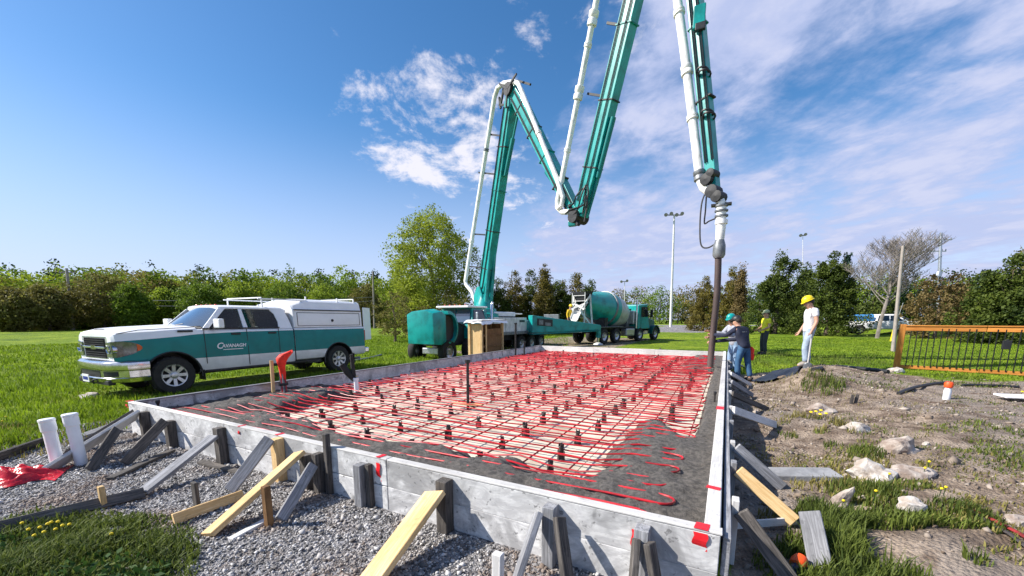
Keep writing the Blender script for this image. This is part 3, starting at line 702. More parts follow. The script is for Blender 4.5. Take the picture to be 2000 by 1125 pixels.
# red plastic sheet at the left edge
c = lvl(50, 948, .05)
g = np.random.default_rng(5); nn = 34
u, v = np.meshgrid(np.linspace(-1, 1, nn), np.linspace(-1, 1, nn))
rad = np.sqrt(u ** 2 + v ** 2)
a1, a2 = lvl(128, 925, 0), lvl(-120, 960, 0); ax_ = (a1 - a2) / 2; mid = (a1 + a2) / 2; side_ = Vector((-ax_.y, ax_.x, 0)).normalized() * .22
X_ = mid.x + ax_.x * u + side_.x * v * (1 + .3 * np.sin(u * 7)); Y_ = mid.y + ax_.y * u + side_.y * v * (1 + .3 * np.sin(u * 7))
Z_ = height(X_, Y_) + .015 + .10 * np.clip(1 - rad ** 2, 0, 1) * (.5 + .9 * vnoise(u * 5, v * 5, 1, 3)) + .05 * np.abs(np.sin(u * 9 + 3 * np.sin(v * 4))) * np.clip(1.2 - rad, 0, 1) + .03 * np.sin(v * 15 + u * 6) * np.clip(1.1 - rad, 0, 1)
ii = (np.arange(nn - 1)[:, None] * nn + np.arange(nn - 1)[None, :]).ravel()
o = raw_mesh('plastic_sheet', np.stack([X_.ravel(), Y_.ravel(), Z_.ravel()], 1), np.stack([ii, ii + 1, ii + nn + 1, ii + nn], 1), pm('red_plastic_sheet', (0.60, 0.012, 0.025), .3, var=.3, scale=12, bump=.5, bscale=14), smooth=True)
tag(o, 'crumpled red plastic sheet lying on the gravel at the left edge', 'plastic sheet')
# loose and staked boards on the gravel
def board(name, a, b_, w, t, mat, label, cat='board', za=.03, zb=.03, face=(0, -1, .15), group=None):
    return tag(plank(name, lvl(*a, za), lvl(*b_, zb), w, t, mat, None, face=face), label, cat, group)
board('ground_board', (-60, 1045), (282, 962), .10, .038, W_dark, 'long dark board on edge across the gravel, toes of braces against it', za=.04, zb=.04)
board('ground_board', (-80, 918), (96, 858), .11, .04, W_dark, 'dark board on edge along the grass side of the gravel', za=.05, zb=.05)
board('ground_board', (338, 1014), (474, 966), .085, .04, W_new, 'short pine board on edge under the wide pine brace', za=.05, zb=.05, face=(.3, -1, .1))
board('ground_board', (450, 1054), (535, 1008), .06, .025, W_pale, 'thin pale board lying flat beside the round peg', face=(0, 0, 1), za=.02, zb=.02)
board('ground_board', (392, 902), (478, 925), .08, .03, W_dark, 'dark offcut lying under the grey brace by the front board', face=(0, 0, 1), za=.02, zb=.02)
board('ground_board', (215, 935), (335, 880), .09, .03, W_dark, 'dark flat board lying in the gravel behind the braces', face=(0, 0, 1), za=.02, zb=.02)
def peg(px, yb, yt, w, mat, label, t=.04):
    b, zt = upright(px, yb, yt, 0.0); return tag(plank('peg', (b.x, b.y, -.1), (b.x + .005, b.y, zt), w, t, mat, None, face=(0, -1, 0)), label, 'peg')
peg(203, 990, 953, .05, W_new, 'short pine peg holding the long dark ground board')
peg(526, 1028, 952, .055, W_ply, 'brown peg driven in beside the wide pine brace', .05)
peg(385, 990, 944, .07, W_dark, 'dark stub of board standing behind the short pine board', .03)
peg(972, 1170, 1080, .06, W_pale, 'pale peg at the bottom edge in front of the formwork', .05)
p = lvl(228, 838, 0.0)
o = tag(plank('leaning_board', onY(229, 838, 1.95), lvl(176, 918, .02), .10, .03, W_dark, None, face=(.9, .2, .3)), 'dark leaning board behind the second white pipe', 'board')
# ================================================================ road vehicles: shared pieces
def wheel_part(root, c, side, r, w, rim_r, mat_rim=None, spokes=8, name='wheel'):
    """c: axle centre at mid tyre; side +1/-1: outer face towards +x / -x (local)"""
    h = w / 2
    tyre = MB().lathe([(rim_r, -h * .9), (r * .93, -h), (r * .985, -h * .82), (r, -h * .55), (r, h * .55), (r * .985, h * .82), (r * .93, h), (rim_r * 1.04, h * .95), (rim_r, h * .8)], c, (side, 0, 0), 32)
    for i in range(36):
        a = 2 * math.pi * i / 36; s_ = 1 if i % 2 else -1
        tyre.box(Vector(c) + Vector((s_ * h * .45, math.cos(a) * r, math.sin(a) * r)), (h * .7, r * .09, r * .035), Matrix.Rotation(a - math.pi / 2, 3, 'X'))
    t = tyre.build(name, M_rubber, root, smooth=35, world=False)
    c = Vector(c); mb = MB()
    mb.lathe([(rim_r * 1.03, h * .86), (rim_r * 1.0, h * .98), (rim_r * .92, h * .93), (rim_r * .86, h * .6), (rim_r * .84, h * .2), (rim_r * .3, h * .15)], c, (side, 0, 0), 28)
    mb.lathe([(rim_r * .40, h * .2), (rim_r * .40, h * .72), (rim_r * .30, h * .82), (rim_r * .27, h * 1.0), (rim_r * .18, h * 1.06), (0, h * 1.06)], c, (side, 0, 0), 16)
    for i in range(spokes):
        a = 2 * math.pi * i / spokes; d = Vector((0, math.cos(a), math.sin(a)))
        mb.beam(c + d * rim_r * .3 + Vector((side * h * .66, 0, 0)), c + d * rim_r * .93 + Vector((side * h * .80, 0, 0)), rim_r * .24, h * .3, up=(side, 0, 0), w1=rim_r * .30)
    rim = mb.build('rim', mat_rim or M_alu, t, smooth=35, world=False)
    MB().lathe([(rim_r * .85, h * .25), (0, h * .22)], c, (side, 0, 0), 20).build('brake_disc', M_frame, t, world=False)
    return t
def lettering(text, size, root, origin, xdir, up, mat, name='lettering', depth=.004, shear=0.0, bold=0.0, align='LEFT'):
    cu = bpy.data.curves.new(name, 'FONT'); cu.body = text; cu.size = size; cu.extrude = depth / 2; cu.shear = shear; cu.offset = bold; cu.align_x = align; cu.resolution_u = 3
    to = bpy.data.objects.new('t', cu); COL.objects.link(to)
    bpy.context.view_layer.update()
    me = bpy.data.meshes.new_from_object(to.evaluated_get(bpy.context.evaluated_depsgraph_get())); bpy.data.objects.remove(to); bpy.data.curves.remove(cu)
    me.name = name; me.materials.clear(); me.materials.append(mat)
    o = bpy.data.objects.new(name, me); COL.objects.link(o)
    x = Vector(xdir).normalized(); y = Vector(up).normalized(); z = x.cross(y)
    M = Matrix((x, y, z)).transposed().to_4x4(); M.translation = Vector(origin); o.matrix_local = M; o.parent = root
    return o
def bool_cut(o, cutters):
    """cut cylinders [(centre, axis, radius, length)] out of o; cut faces take the dark material"""
    mb = MB()
    for c, ax, r, L in cutters: 
        a = Vector(ax).normalized(); mb.lathe([(0, -L / 2), (r, -L / 2), (r, L / 2), (0, L / 2)], c, a, 40)
    k = mb.build('cutter', M_black, None)
    bm = bmesh.new(); bm.from_mesh(k.data); bmesh.ops.remove_doubles(bm, verts=bm.verts, dist=1e-3); bmesh.ops.recalc_face_normals(bm, faces=bm.faces); bm.to_mesh(k.data); bm.free()
    par = o.parent; o.parent = None
    md = o.modifiers.new('b', 'BOOLEAN'); md.operation = 'DIFFERENCE'; md.object = k; md.solver = 'EXACT'
    try: md.material_mode = 'TRANSFER'
    except Exception: pass
    bpy.context.view_layer.update()
    me = bpy.data.meshes.new_from_object(o.evaluated_get(bpy.context.evaluated_depsgraph_get()))
    o.modifiers.clear(); old = o.data; o.data = me; me.name = old.name; bpy.data.meshes.remove(old); bpy.data.objects.remove(k)
    me.polygons.foreach_set('use_smooth', [True] * len(me.polygons)); me.set_sharp_from_angle(angle=R(28)); o.parent = par
def ring(half, y):                                       # half profile from bottom to top centre -> closed ring
    return [(x, y, z) for x, z in half] + [(-x, y, z) for x, z in reversed(half[1:-1])]

# ================================================================ white and green crew-cab pickup beside the slab
pk = thing('pickup_truck', 'white crew-cab pickup with wide green side stripe and white cargo cap', 'pickup truck', (-11.80, 4.22, 0.0), R(0.9))
def section(w, zt, zb, crown=.03, g=1.36):
    return [(.0, zb), (.80 * w, zb), (.955 * w, zb + .05), (.995 * w, zb + .14), (1.0 * w, .76), (1.012 * w, 1.05), (1.0 * w, g - .02), (.99 * w, g + .01), (.955 * w, max(g + .03, zt - .03)), (.89 * w, zt), (.52 * w, zt + crown * .75), (0, zt + crown)]
SM = [1, 1, 1, 1, 2, 2, 0, 0, 0, 0, 0]; SM = SM + SM[::-1]
st = [(-.92, .82, 1.325, .60, 1.20), (-.88, .885, 1.37, .56, 1.22), (-.76, .93, 1.40, .54, 1.235), (-.5, .965, 1.415, .52, 1.25), (-.2, .985, 1.43, .46, 1.27), (.2, .99, 1.45, .42, 1.30), (.42, .993, 1.455, .40, 1.325), (.54, .995, 1.465, .40, 1.335), (.56, .995, 1.43, .40, 1.335), (1.5, 1.0, 1.43, .40, 1.365), (2.2, 1.0, 1.43, .40, 1.37), (2.90, .99, 1.43, .40, 1.37)]
body = MB().loft([ring(section(w, zt, zb, .05 if y < .55 else .0, g_), y) for y, w, zt, zb, g_ in st], SM, close=True).build('body', [M_white, M_silver, M_tealdoor, M_black], pk, smooth=28, world=False)
bool_cut(body, [((.95, 0, .40), (1, 0, 0), .525, .75), ((-.95, 0, .40), (1, 0, 0), .525, .75)])
bed = MB().loft([ring(section(w, 1.415, .46, 0, 1.375), y) for y, w in ((2.93, .99), (3.2, 1.0), (4.6, 1.0), (5.3, .995), (5.48, .97))], SM, close=True).build('cargo_bed', [M_white, M_silver, M_tealdoor, M_black], pk, smooth=28, world=False)
bool_cut(bed, [((.95, 4.39, .40), (1, 0, 0), .515, .75), ((-.95, 4.39, .40), (1, 0, 0), .515, .75)])
for s in (-1, 1):
    for yc, r0 in ((0, .525), (4.39, .515)):             # dark lips round the wheel arches
        MB().tube([(s * 1.0, yc + (r0 + .012) * math.cos(a), .40 + (r0 + .012) * math.sin(a)) for a in np.linspace(-.12, math.pi + .12, 26)], .020, 6).build('arch_trim', M_black, pk, smooth=50, world=False)
    for yc in (0, 4.39): wheel_part(pk, (s * .855, yc, .415), s, .415, .27, .245)
    MB().beam((s * .93, .62, .44), (s * .93, 3.75, .44), .10, .05).build('side_step', M_black, pk, world=False, bevel=.01)
    MB().box((s * .87, 4.98, .38), (.26, .02, .34)).build('mud_flap', M_black, pk, world=False)
    MB().box((s * .87, .585, .36), (.26, .015, .24)).build('mud_flap', M_black, pk, world=False)
MB().box((0, 2.2, .42), (1.1, 5.6, .16)).build('chassis', M_frame, pk, world=False)
MB().box((0, 4.39, .40), (1.5, .14, .14)).lathe([(0, -.2), (.16, -.16), (.2, 0), (.16, .16), (0, .2)], (0, 4.39, .4), (0, 1, 0), 12).build('rear_axle', M_frame, pk, world=False)
MB().tube([(.55, 3.5, .36), (.75, 4.9, .36), (.9, 5.3, .37)], .04, 8).build('exhaust_pipe', M_grey, pk, world=False)
# upper cab
xs = lambda z: .955 - (z - 1.42) * .40
def side_poly(yz, t, s, off=0.0):
    return [Vector((s * (xs(z) + off), y, z)) for y, z in yz]
def wbase(u): return Vector((.90 * u, .47 + .24 * u * u, 1.475 - .03 * u * u))
def wtop(u): return Vector((.735 * u, 1.13 + .10 * u * u, 1.945 - .02 * u * u))
us = np.linspace(-1, 1, 11)
MB().loft([[wbase(u).lerp(wtop(u), f) for u in us] for f in (0, .35, .7, 1)], caps=False).build('windscreen', M_wind, pk, smooth=60, world=False)
MB().tube([wbase(u) + Vector((0, -.03, .012)) for u in us], .022, 6).build('cowl', M_black, pk, world=False)
for u0, u1 in ((-.55, .0), (.05, .6)):
    MB().tube([wbase(u0) + Vector((0, -.01, .03)), wbase(u0).lerp(wtop(u1), .12) + Vector((.3, -.02, .02))], .010, 5).build('wiper', M_black, pk, world=False)
hp = lambda k: [(.0, 1.90), (.70 * k, 1.90), (.755 * k, 1.925), (.745 * k, 1.965), (.68 * k, 1.995), (.4 * k, 2.015), (0, 2.02)]
def rl(y, k, dz): return [(x, yy, z + dz) for x, yy, z in ring(hp(k), y)]
MB().loft([rl(1.165, .96, -.012), rl(1.26, .99, -.004), rl(1.7, 1.0, 0), (rl(2.4, 1.0, 0)), rl(2.78, .98, -.01), rl(2.90, .94, -.05)], close=True).build('roof', M_white, pk, smooth=40, world=False)
for i in range(5): MB().lathe([(.035, 0), (.032, .018), (.02, .03), (0, .034)], (-.44 + .22 * i, 1.26, 2.0), (0, -.15, 1), 8).build('roof_lamp', M_amber, pk, smooth=60, world=False)
for s in (-1, 1):
    P_ = lambda yz: MB().prism(side_poly(yz, .03, s), (-s * .035, 0, 0))
    P_([(.64, 1.41), (.80, 1.41), (.82, 1.46), (1.30, 1.92), (1.14, 1.92)]).build('front_pillar', M_white, pk, world=False, bevel=.006)
    P_([(1.585, 1.41), (1.70, 1.41), (1.685, 1.92), (1.60, 1.92)]).build('middle_pillar', M_white, pk, world=False, bevel=.006)
    P_([(2.50, 1.41), (2.90, 1.41), (2.88, 1.65), (2.82, 1.92), (2.40, 1.92), (2.50, 1.80), (2.54, 1.58)]).build('rear_pillar', M_white, pk, world=False, bevel=.006)
    MB().beam((s * (xs(1.435) + .006), .66, 1.435), (s * (xs(1.435) + .006), 2.52, 1.435), .03, .035).build('belt_trim', M_black, pk, world=False)
    MB().prism(side_poly([(.80, 1.43), (1.60, 1.43), (1.61, 1.90), (1.27, 1.90), (1.20, 1.84)], .01, s, -.022), (-s * .006, 0, 0)).build('front_window', M_clear, pk, world=False)
    MB().prism(side_poly([(1.68, 1.43), (2.52, 1.43), (2.53, 1.6), (2.49, 1.80), (2.40, 1.90), (1.67, 1.90)], .01, s, -.022), (-s * .006, 0, 0)).build('rear_window', M_clear, pk, world=False)
    for yy, z0, z1 in ((.66, .62, 1.41), (1.625, .50, 1.41), (2.46, .75, 1.41)):   # door joints
        MB().box((s * 1.004, yy, (z0 + z1) / 2), (.012, .012, z1 - z0)).build('door_joint', M_black, pk, world=False)
    for yy in (1.36, 2.28):
        MB().box((s * 1.012, yy, 1.30), (.035, .22, .05)).build('door_handle', M_black, pk, world=False, bevel=.012)
    m = MB().box((s * 1.20, .90, 1.56), (.26, .12, .22)).build('mirror', M_white, pk, world=False, bevel=.03)
    MB().box((s * 1.20, .968, 1.56), (.22, .012, .20)).build('mirror_glass', M_glass, m, world=False)
    MB().beam((s * .96, .88, 1.44), (s * 1.20, .90, 1.46), .07, .045).build('mirror_arm', M_black, m, world=False)
    MB().box((s * .985, .30, 1.39), (.02, .30, .045)).build('fender_badge', M_black, pk, world=False, bevel=.006)
    # lamps
    nose = [(.60, -.945, .88, 1.17), (.72, -.945, .87, 1.19), (.82, -.935, .87, 1.205), (.89, -.895, .875, 1.21), (.94, -.79, .90, 1.21), (.962, -.66, .94, 1.19), (.97, -.58, .98, 1.16)]
    MB().loft([[(s * x, y, z1), (s * x, y, z0), (s * (x - .05), y + .05, z0), (s * (x - .05), y + .05, z1)] for x, y, z0, z1 in nose], close=True).build('headlight', M_lamp, pk, world=False, bevel=.008)
    for k in range(2): MB().lathe([(.0, .0), (.06, -.01), (.075, .03), (.085, .05), (.085, -.02)], (s * (.69 + .14 * k), -.905 + .012 * k, 1.04), (0, -1, 0), 14).build('lamp_reflector', M_chrome, pk, smooth=50, world=False)
    MB().loft([[(s * x, y, z1), (s * x, y, z0), (s * (x - .05), y, z0), (s * (x - .05), y, z1)] for x, y, z0, z1 in ((.972, -.578, 1.0, 1.15), (.979, -.54, 1.01, 1.13), (.984, -.50, 1.05, 1.09))], close=True).build('side_marker', M_amber, pk, world=False)
    MB().box((s * .93, 5.49, 1.12), (.10, .04, .36)).build('tail_light', M_red, pk, world=False, bevel=.012)
# nose
gr = MB().box((0, -.895, 1.06), (1.12, .06, .43)).build('grille', M_black, pk, world=False, bevel=.02)
for z in (.88, .925, .97, 1.13, 1.175, 1.22): MB().box((0, -.932, z), (1.02, .012, .012)).build('grille_bar', M_frame, gr, world=False)
for k in range(19): MB().box((-.5 + k / 18.0, -.930, 1.06), (.008, .010, .40)).build('grille_bar', M_frame, gr, world=False)
for s in (-1, 1): MB().box((s * .32, -.945, 1.07), (.44, .03, .045)).build('grille_chrome', M_chrome, gr, world=False, bevel=.008)
for a, b_ in (((-.57, -.91, .845), (.57, -.91, .845)), ((-.60, -.91, 1.285), (.60, -.91, 1.285)), ((-.57, -.91, .84), (-.60, -.91, 1.285)), ((.57, -.91, .84), (.60, -.91, 1.285))):
    MB().beam(a, b_, .03, .03, up=(0, 1, 0)).build('grille_frame', M_chrome, gr, world=False, bevel=.008)
lettering('RAM', .115, gr, (0, -.945, 1.03), (1, 0, 0), (0, 0, 1), M_chrome, depth=.02, bold=.004, align='CENTER')
bx = np.linspace(-1.0, 1.0, 17)
def by(x): return -1.05 + .10 * abs(x) ** 2 + .26 * abs(x) ** 7
prof = [(.0, .36), (-.03, .37), (-.045, .45), (-.02, .47), (-.02, .60), (-.05, .62), (-.06, .70), (-.05, .77), (.0, .81), (.10, .82), (.12, .36)]
bpath = [(x, by(x), 0, -1) for x in np.linspace(-.92, .92, 15)]
bpath = [(-1.0, -.44, -1, 0), (-1.005, -.62, -1, -.1), (-.985, -.76, -.8, -.6)] + bpath + [(.985, -.76, .8, -.6), (1.005, -.62, 1, -.1), (1.0, -.44, 1, 0)]
MB().loft([[(x - nx_ * dy, y - ny_ * dy, z) for dy, z in prof] for x, y, nx_, ny_ in bpath], close=True).build('front_bumper', M_chrome, pk, smooth=35, world=False)
MB().loft([[(x, by(x) - .024 + dy, z) for dy, z in ((0, .473), (0, .597), (.01, .597), (.01, .473))] for x in np.linspace(-.46, .46, 7)], close=True).build('air_intake', M_black, pk, world=False)
for s in (-1, 1):
    MB().loft([[(s * x, by(x) - .026 + dy, z) for dy, z in ((0, .485), (0, .59), (.012, .59), (.012, .485))] for x in (.58, .68, .78, .86)], close=True).build('fog_lamp_recess', M_black, pk, world=False)
    MB().tube([(s * .25, -1.10, .33), (s * .25, -1.12, .40), (s * .25, -1.06, .42)], .02, 8).build('tow_hook', M_black, pk, world=False)
    MB().box((s * 1.045, -.56, .72), (.014, .16, .05)).build('bumper_reflector', M_amber, pk, world=False)
MB().box((0, -.98, .36), (1.5, .12, .10)).build('air_dam', M_black, pk, world=False, bevel=.02)
np_ = MB().box((-.05, -1.125, .44), (.32, .012, .16)).build('number_plate', M_white, pk, world=False)
for k in range(6): MB().box((-.16 + k * .044, -1.133, .435), (.024, .004, .07)).build('plate_character', pm('plate_blue', (.02, .05, .35), .5), np_, world=False)
# lettering on the driver's door
lettering('C', .20, pk, (1.017, .88, .955), (0, 1, 0), (0, 0, 1), M_white, bold=.004, shear=.25)
lettering('AVANAGH', .115, pk, (1.017, 1.005, .975), (0, 1, 0), (0, 0, 1), M_white, bold=.003, shear=.18)
MB().box((1.0155, 1.26, .925), (.003, .46, .016)).build('underline', M_white, pk, world=False)
# cargo cap
hc = lambda k, e=0: [(.0, 1.422), (.955 * k, 1.422), (.96 * k, 1.45), (.945 * k, 1.90), (.92 * k, 1.97 - e * .2), (.86 * k, 2.17 - e), (.78 * k, 2.22 - e), (.4 * k, 2.255 - e), (0, 2.265 - e)]
cap = MB().loft([ring(hc(.97, .16), 2.97), ring(hc(1.0, .13), 3.02), ring(hc(1.0, .0), 3.45), ring(hc(1.0), 5.36), ring(hc(.985), 5.42)], close=True).build('cargo_cap', M_white, pk, smooth=25, world=False)
cap.rotation_euler = (0, 0, 0)
for s in (-1, 1):
    for a, b_ in (((s * .960, 3.08, 1.47), (s * .960, 5.32, 1.47)), ((s * .951, 3.08, 1.845), (s * .951, 5.32, 1.845)), ((s * .960, 3.08, 1.47), (s * .951, 3.08, 1.845)), ((s * .960, 5.32, 1.47), (s * .951, 5.32, 1.845))):
        MB().beam(a, b_, .012, .014).build('cap_door_seal', M_black, cap, world=False)
    MB().box((s * .945, 4.2, 1.925), (.05, 2.4, .03)).build('drip_rail', M_black, cap, world=False)
    MB().lathe([(0, .02), (.04, .02), (.045, 0)], (s * .957, 4.25, 1.62), (s, 0, 0), 10).build('door_latch', M_black, cap, smooth=40, world=False)
    for yy in (2.2, 3.5, 4.6, 5.25): MB().box((s * .80, yy, 2.25 if yy > 3 else 2.10), (.03, .03, .14 if yy > 3 else .24)).build('rack_post', M_white, cap, world=False)
    MB().beam((s * .80, 2.1, 2.20), (s * .80, 3.5, 2.20), .035, .035).build('rack_rail', M_white, cap, world=False)
for yy in (2.2, 5.25): MB().beam((-.80, yy, 2.23 if yy < 3 else 2.31), (.80, yy, 2.23 if yy < 3 else 2.31), .03, .03).build('rack_bar', M_white, cap, world=False)
d = MB().beam((.97, 5.47, 1.50), (.62, 6.10, 1.50), .03, 1.10, up=(0, 0, 1)).build('rear_door', M_white, pk, world=False, bevel=.01)
d['label'] = 'white rear door of the cargo cap standing open'
bpr = MB().box((0, 5.60, .62), (1.9, .18, .16)).build('rear_bumper', M_chrome, pk, world=False, bevel=.03)
MB().box((0, 5.50, 1.0), (1.70, .05, .72)).build('tailgate', M_tealdoor, pk, world=False, bevel=.02)

for s in (-1, 1):
    MB().tube([(s * .90, y, z) for y, z in ((-.86, 1.36), (-.5, 1.43), (.2, 1.463), (.52, 1.478))], .008, 4).build('hood_joint', M_black, pk, world=False)
    MB().box((s * .995, 2.915, .93), (.02, .014, .94)).build('bed_joint', M_black, pk, world=False)
    MB().box((s * 1.0, 3.35, 1.18), (.014, .17, .17)).build('fuel_door', M_tealdoor, pk, bevel=.02, world=False)
MB().tube([(x, -.90 + .04 * abs(x), 1.36) for x in np.linspace(-.8, .8, 9)], .008, 4).build('hood_joint', M_black, pk, world=False)
MB().loft([[(-.30, y, z), (-.24, y, z + .035), (.24, y, z + .035), (.30, y, z)] for y, z in ((-.82, 1.42), (-.4, 1.455), (.1, 1.482), (.42, 1.497))], caps=False).build('hood_scoop', M_white, pk, smooth=40, world=False)

M_seat = pm('grey_seat_cloth', (.10, .10, .105), .8)
for sx in (-.42, .42):
    for yb in (1.55, 2.45):
        MB().box((sx, yb, 1.52), (.50, .13, .34)).build('seat_back', M_seat, pk, bevel=.04, world=False); MB().box((sx, yb, 1.76), (.26, .10, .15)).build('headrest', M_seat, pk, bevel=.03, world=False)
MB().tube([(.42 + .17 * math.cos(a), .86 + .05 * math.sin(a), 1.53 + .15 * math.sin(a)) for a in np.linspace(0, 6.283, 17)], .015, 6).build('steering_wheel', M_black, pk, world=False)
MB().box((0, .74, 1.46), (1.6, .25, .08)).build('dashboard', M_black, pk, bevel=.03, world=False); MB().box((0, 2.86, 1.66), (1.45, .02, .42)).build('rear_glass', M_glass, pk, world=False)
# ================================================================ concrete pump truck with its folding boom
PZ = -0.28
pu = thing('pump_truck', 'teal concrete pump truck with tilted hood and tall zigzag boom behind the slab', 'pump truck', (-11.6, 18.0, PZ))
def bb(name, x0, x1, y0, y1, z0, z1, mat, par=None, bevel=.02):
    return MB().box(((x0 + x1) / 2, (y0 + y1) / 2, (z0 + z1) / 2), (abs(x1 - x0), abs(y1 - y0), abs(z1 - z0))).build(name, mat, par or pu, bevel=bevel)
# hood tipped forward: its top faces the front, the wing openings face back
hood = MB().loft([[(-12.02, 13.05, .62), (-10.62, 13.05, .62), (-10.62, 13.02, 1.9), (-11.0, 13.0, 2.02), (-11.75, 13.0, 1.97), (-12.02, 13.02, 1.85)],
                  [(-12.02, 13.55, .58), (-10.60, 13.55, .58), (-10.60, 13.6, 1.98), (-11.0, 13.6, 2.1), (-11.75, 13.6, 2.05), (-12.02, 13.6, 1.95)],
                  [(-12.0, 13.95, .70), (-10.66, 13.95, .70), (-10.66, 13.95, 1.85), (-11.1, 13.95, 1.95), (-11.7, 13.95, 1.9), (-12.0, 13.95, 1.8)]], close=True).build('hood', M_teal, pu, smooth=30, bevel=.03)
for s_, xo in ((1, -10.62), (-1, -12.04)):              # wings: open half rings
    rings = []
    for a in np.linspace(-.55 * math.pi, .55 * math.pi, 15):
        cy, cz = 13.95 + .2, 1.28; rings.append([(xo - s_ * w, cy + r * math.cos(a) * .9, cz + r * math.sin(a)) for w, r in ((0, .60), (.02, .74), (.5, .76), (.5, .60))])
    MB().loft(rings, close=True).build('wing', M_teal, hood, smooth=40)
    MB().lathe([(.0, .0), (.50, .0), (.55, .02), (.57, .06)], (xo - s_ * .2, 14.15, 1.28), (s_, 0, 0), 24).build('wing_liner', M_black, hood, smooth=40)
for z in (): bb('hood_louvre', -11.8, -11.1, 12.985, 13.0, z, z + .02, M_tealdoor, hood, 0)
bb('bumper', -12.0, -10.55, 13.9, 14.12, .12, .40, M_alu, bevel=.04); bb('bumper_bracket', -11.8, -10.9, 14.1, 14.6, .12, .3, M_frame)
bb('engine', -12.1, -11.1, 14.6, 16.0, .45, 1.45, M_frame); bb('radiator', -12.2, -11.0, 14.4, 14.6, .45, 1.55, M_black)
for k in range(5): MB().tube([(-11.1 - .2 * k, 14.6 + .1 * k, 1.4), (-11.1 - .1 * k, 15.0, 1.62 - .04 * k), (-10.9 - .25 * k, 15.8, 1.3)], .04, 6).build('engine_hose', M_rubber, pu, smooth=60)
# cab
cab = MB().loft([[(-12.7, 15.9, .75), (-10.62, 15.9, .75), (-10.62, 15.9, 1.45), (-10.78, 16.18, 2.2), (-12.55, 16.18, 2.2), (-12.7, 15.9, 1.45)], [(-12.7, 17.4, .75), (-10.62, 17.4, .75), (-10.62, 17.4, 1.45), (-10.78, 17.4, 2.2), (-12.55, 17.4, 2.2), (-12.7, 17.4, 1.45)]], close=True).build('cab', M_teal, pu, bevel=.03)
bb('cab_roof', -12.62, -10.7, 15.72, 17.45, 2.2, 2.30, M_white, cab, .05)
MB().prism([(-12.55, 15.9, 1.52), (-11.68, 15.9, 1.52), (-11.68, 16.14, 2.14), (-12.45, 16.14, 2.14)], (0, -.02, 0)).build('windscreen', M_wind, cab)
MB().prism([(-11.62, 15.9, 1.52), (-10.76, 15.9, 1.52), (-10.86, 16.14, 2.14), (-11.62, 16.14, 2.14)], (0, -.02, 0)).build('windscreen', M_wind, cab)
MB().prism([(-10.62, 16.0, 1.52), (-10.62, 17.1, 1.52), (-10.76, 17.1, 2.12), (-10.76, 16.24, 2.12)], (.015, 0, 0)).build('side_window', M_glass, cab)
for k in range(5): MB().lathe([(.04, 0), (.03, .06), (0, .07)], (-12.2 + .3 * k, 15.9, 2.30), (0, 0, 1), 8).build('roof_lamp', M_amber, cab, smooth=50)
MB().tube([(-11.0, 15.95, 2.3), (-11.0, 15.95, 2.46)], .03, 6).build('air_horn', M_alu, cab)
MB().tube([(-10.5, 17.5, .9), (-10.5, 17.5, 2.35), (-10.5, 17.6, 2.5)], .07, 10).build('exhaust_stack', M_chrome, pu, smooth=50)
for s_, xo in ((1, -10.55), (-1, -12.75)):
    MB().box((xo + s_ * .18, 15.95, 1.78), (.10, .08, .42)).build('mirror', M_alu, cab, bevel=.02)
bb('chassis', -12.2, -11.1, 14.2, 25.6, PZ + .75, PZ + 1.05, M_frame)
for yy in (14.15, 15.9, 21.2, 22.6, 24.0):
    for s_, xo in ((1, -10.78), (-1, -12.5)): 
        t = MB().lathe([(.28, -.14), (.48, -.16), (.52, -.1), (.52, .1), (.48, .16), (.28, .14)], (xo, yy, PZ + .52), (s_, 0, 0), 24).build('wheel', M_rubber, pu, smooth=40)
        MB().lathe([(.29, .14), (.27, .1), (.12, .04), (.11, .14), (0, .15)], (xo, yy, PZ + .52), (s_, 0, 0), 16).build('rim', M_alu, t, smooth=40)
# deck boxes
bb('deck', -12.8, -10.4, 17.6, 25.4, .82, .98, M_grey)
bx1 = bb('tool_box', -12.75, -10.48, 17.7, 21.5, .98, 1.76, M_offwhite, bevel=.03)
for yy in (18.9, 20.2): bb('box_joint', -10.474, -10.470, yy, yy + .02, 1.0, 1.74, M_frame, bx1, 0)
bb('box_vent', -10.474, -10.466, 20.55, 21.2, 1.50, 1.62, M_black, bx1, 0)
bb('side_tank', -12.75, -10.9, 21.6, 24.9, .98, 1.62, M_teal, bevel=.08)
bb('folded_cover', -11.9, -10.7, 18.2, 20.5, 1.82, 2.06, M_white, bevel=.06)
MB().tube([(-10.9, 20.4, 1.98), (-10.7, 21.3, 1.98)], .03, 8).build('handrail', M_offwhite, pu)
hop = MB().loft([[(-10.1, 24.9, 1.45), (-8.5, 25.6, 1.45), (-8.5, 27.0, 1.45), (-10.1, 27.0, 1.45)][::-1], [(-9.9, 25.2, .75), (-8.9, 25.7, .75), (-8.9, 26.6, .75), (-9.9, 26.6, .75)][::-1]], close=True).build('hopper', M_grey, pu, bevel=.02)
bb('hopper_guard', -10.6, -9.6, 24.3, 24.5, 1.45, 1.98, M_grey)
bb('step_plate', -9.6, -8.4, 25.6, 26.8, .80, .84, M_grey, bevel=0)
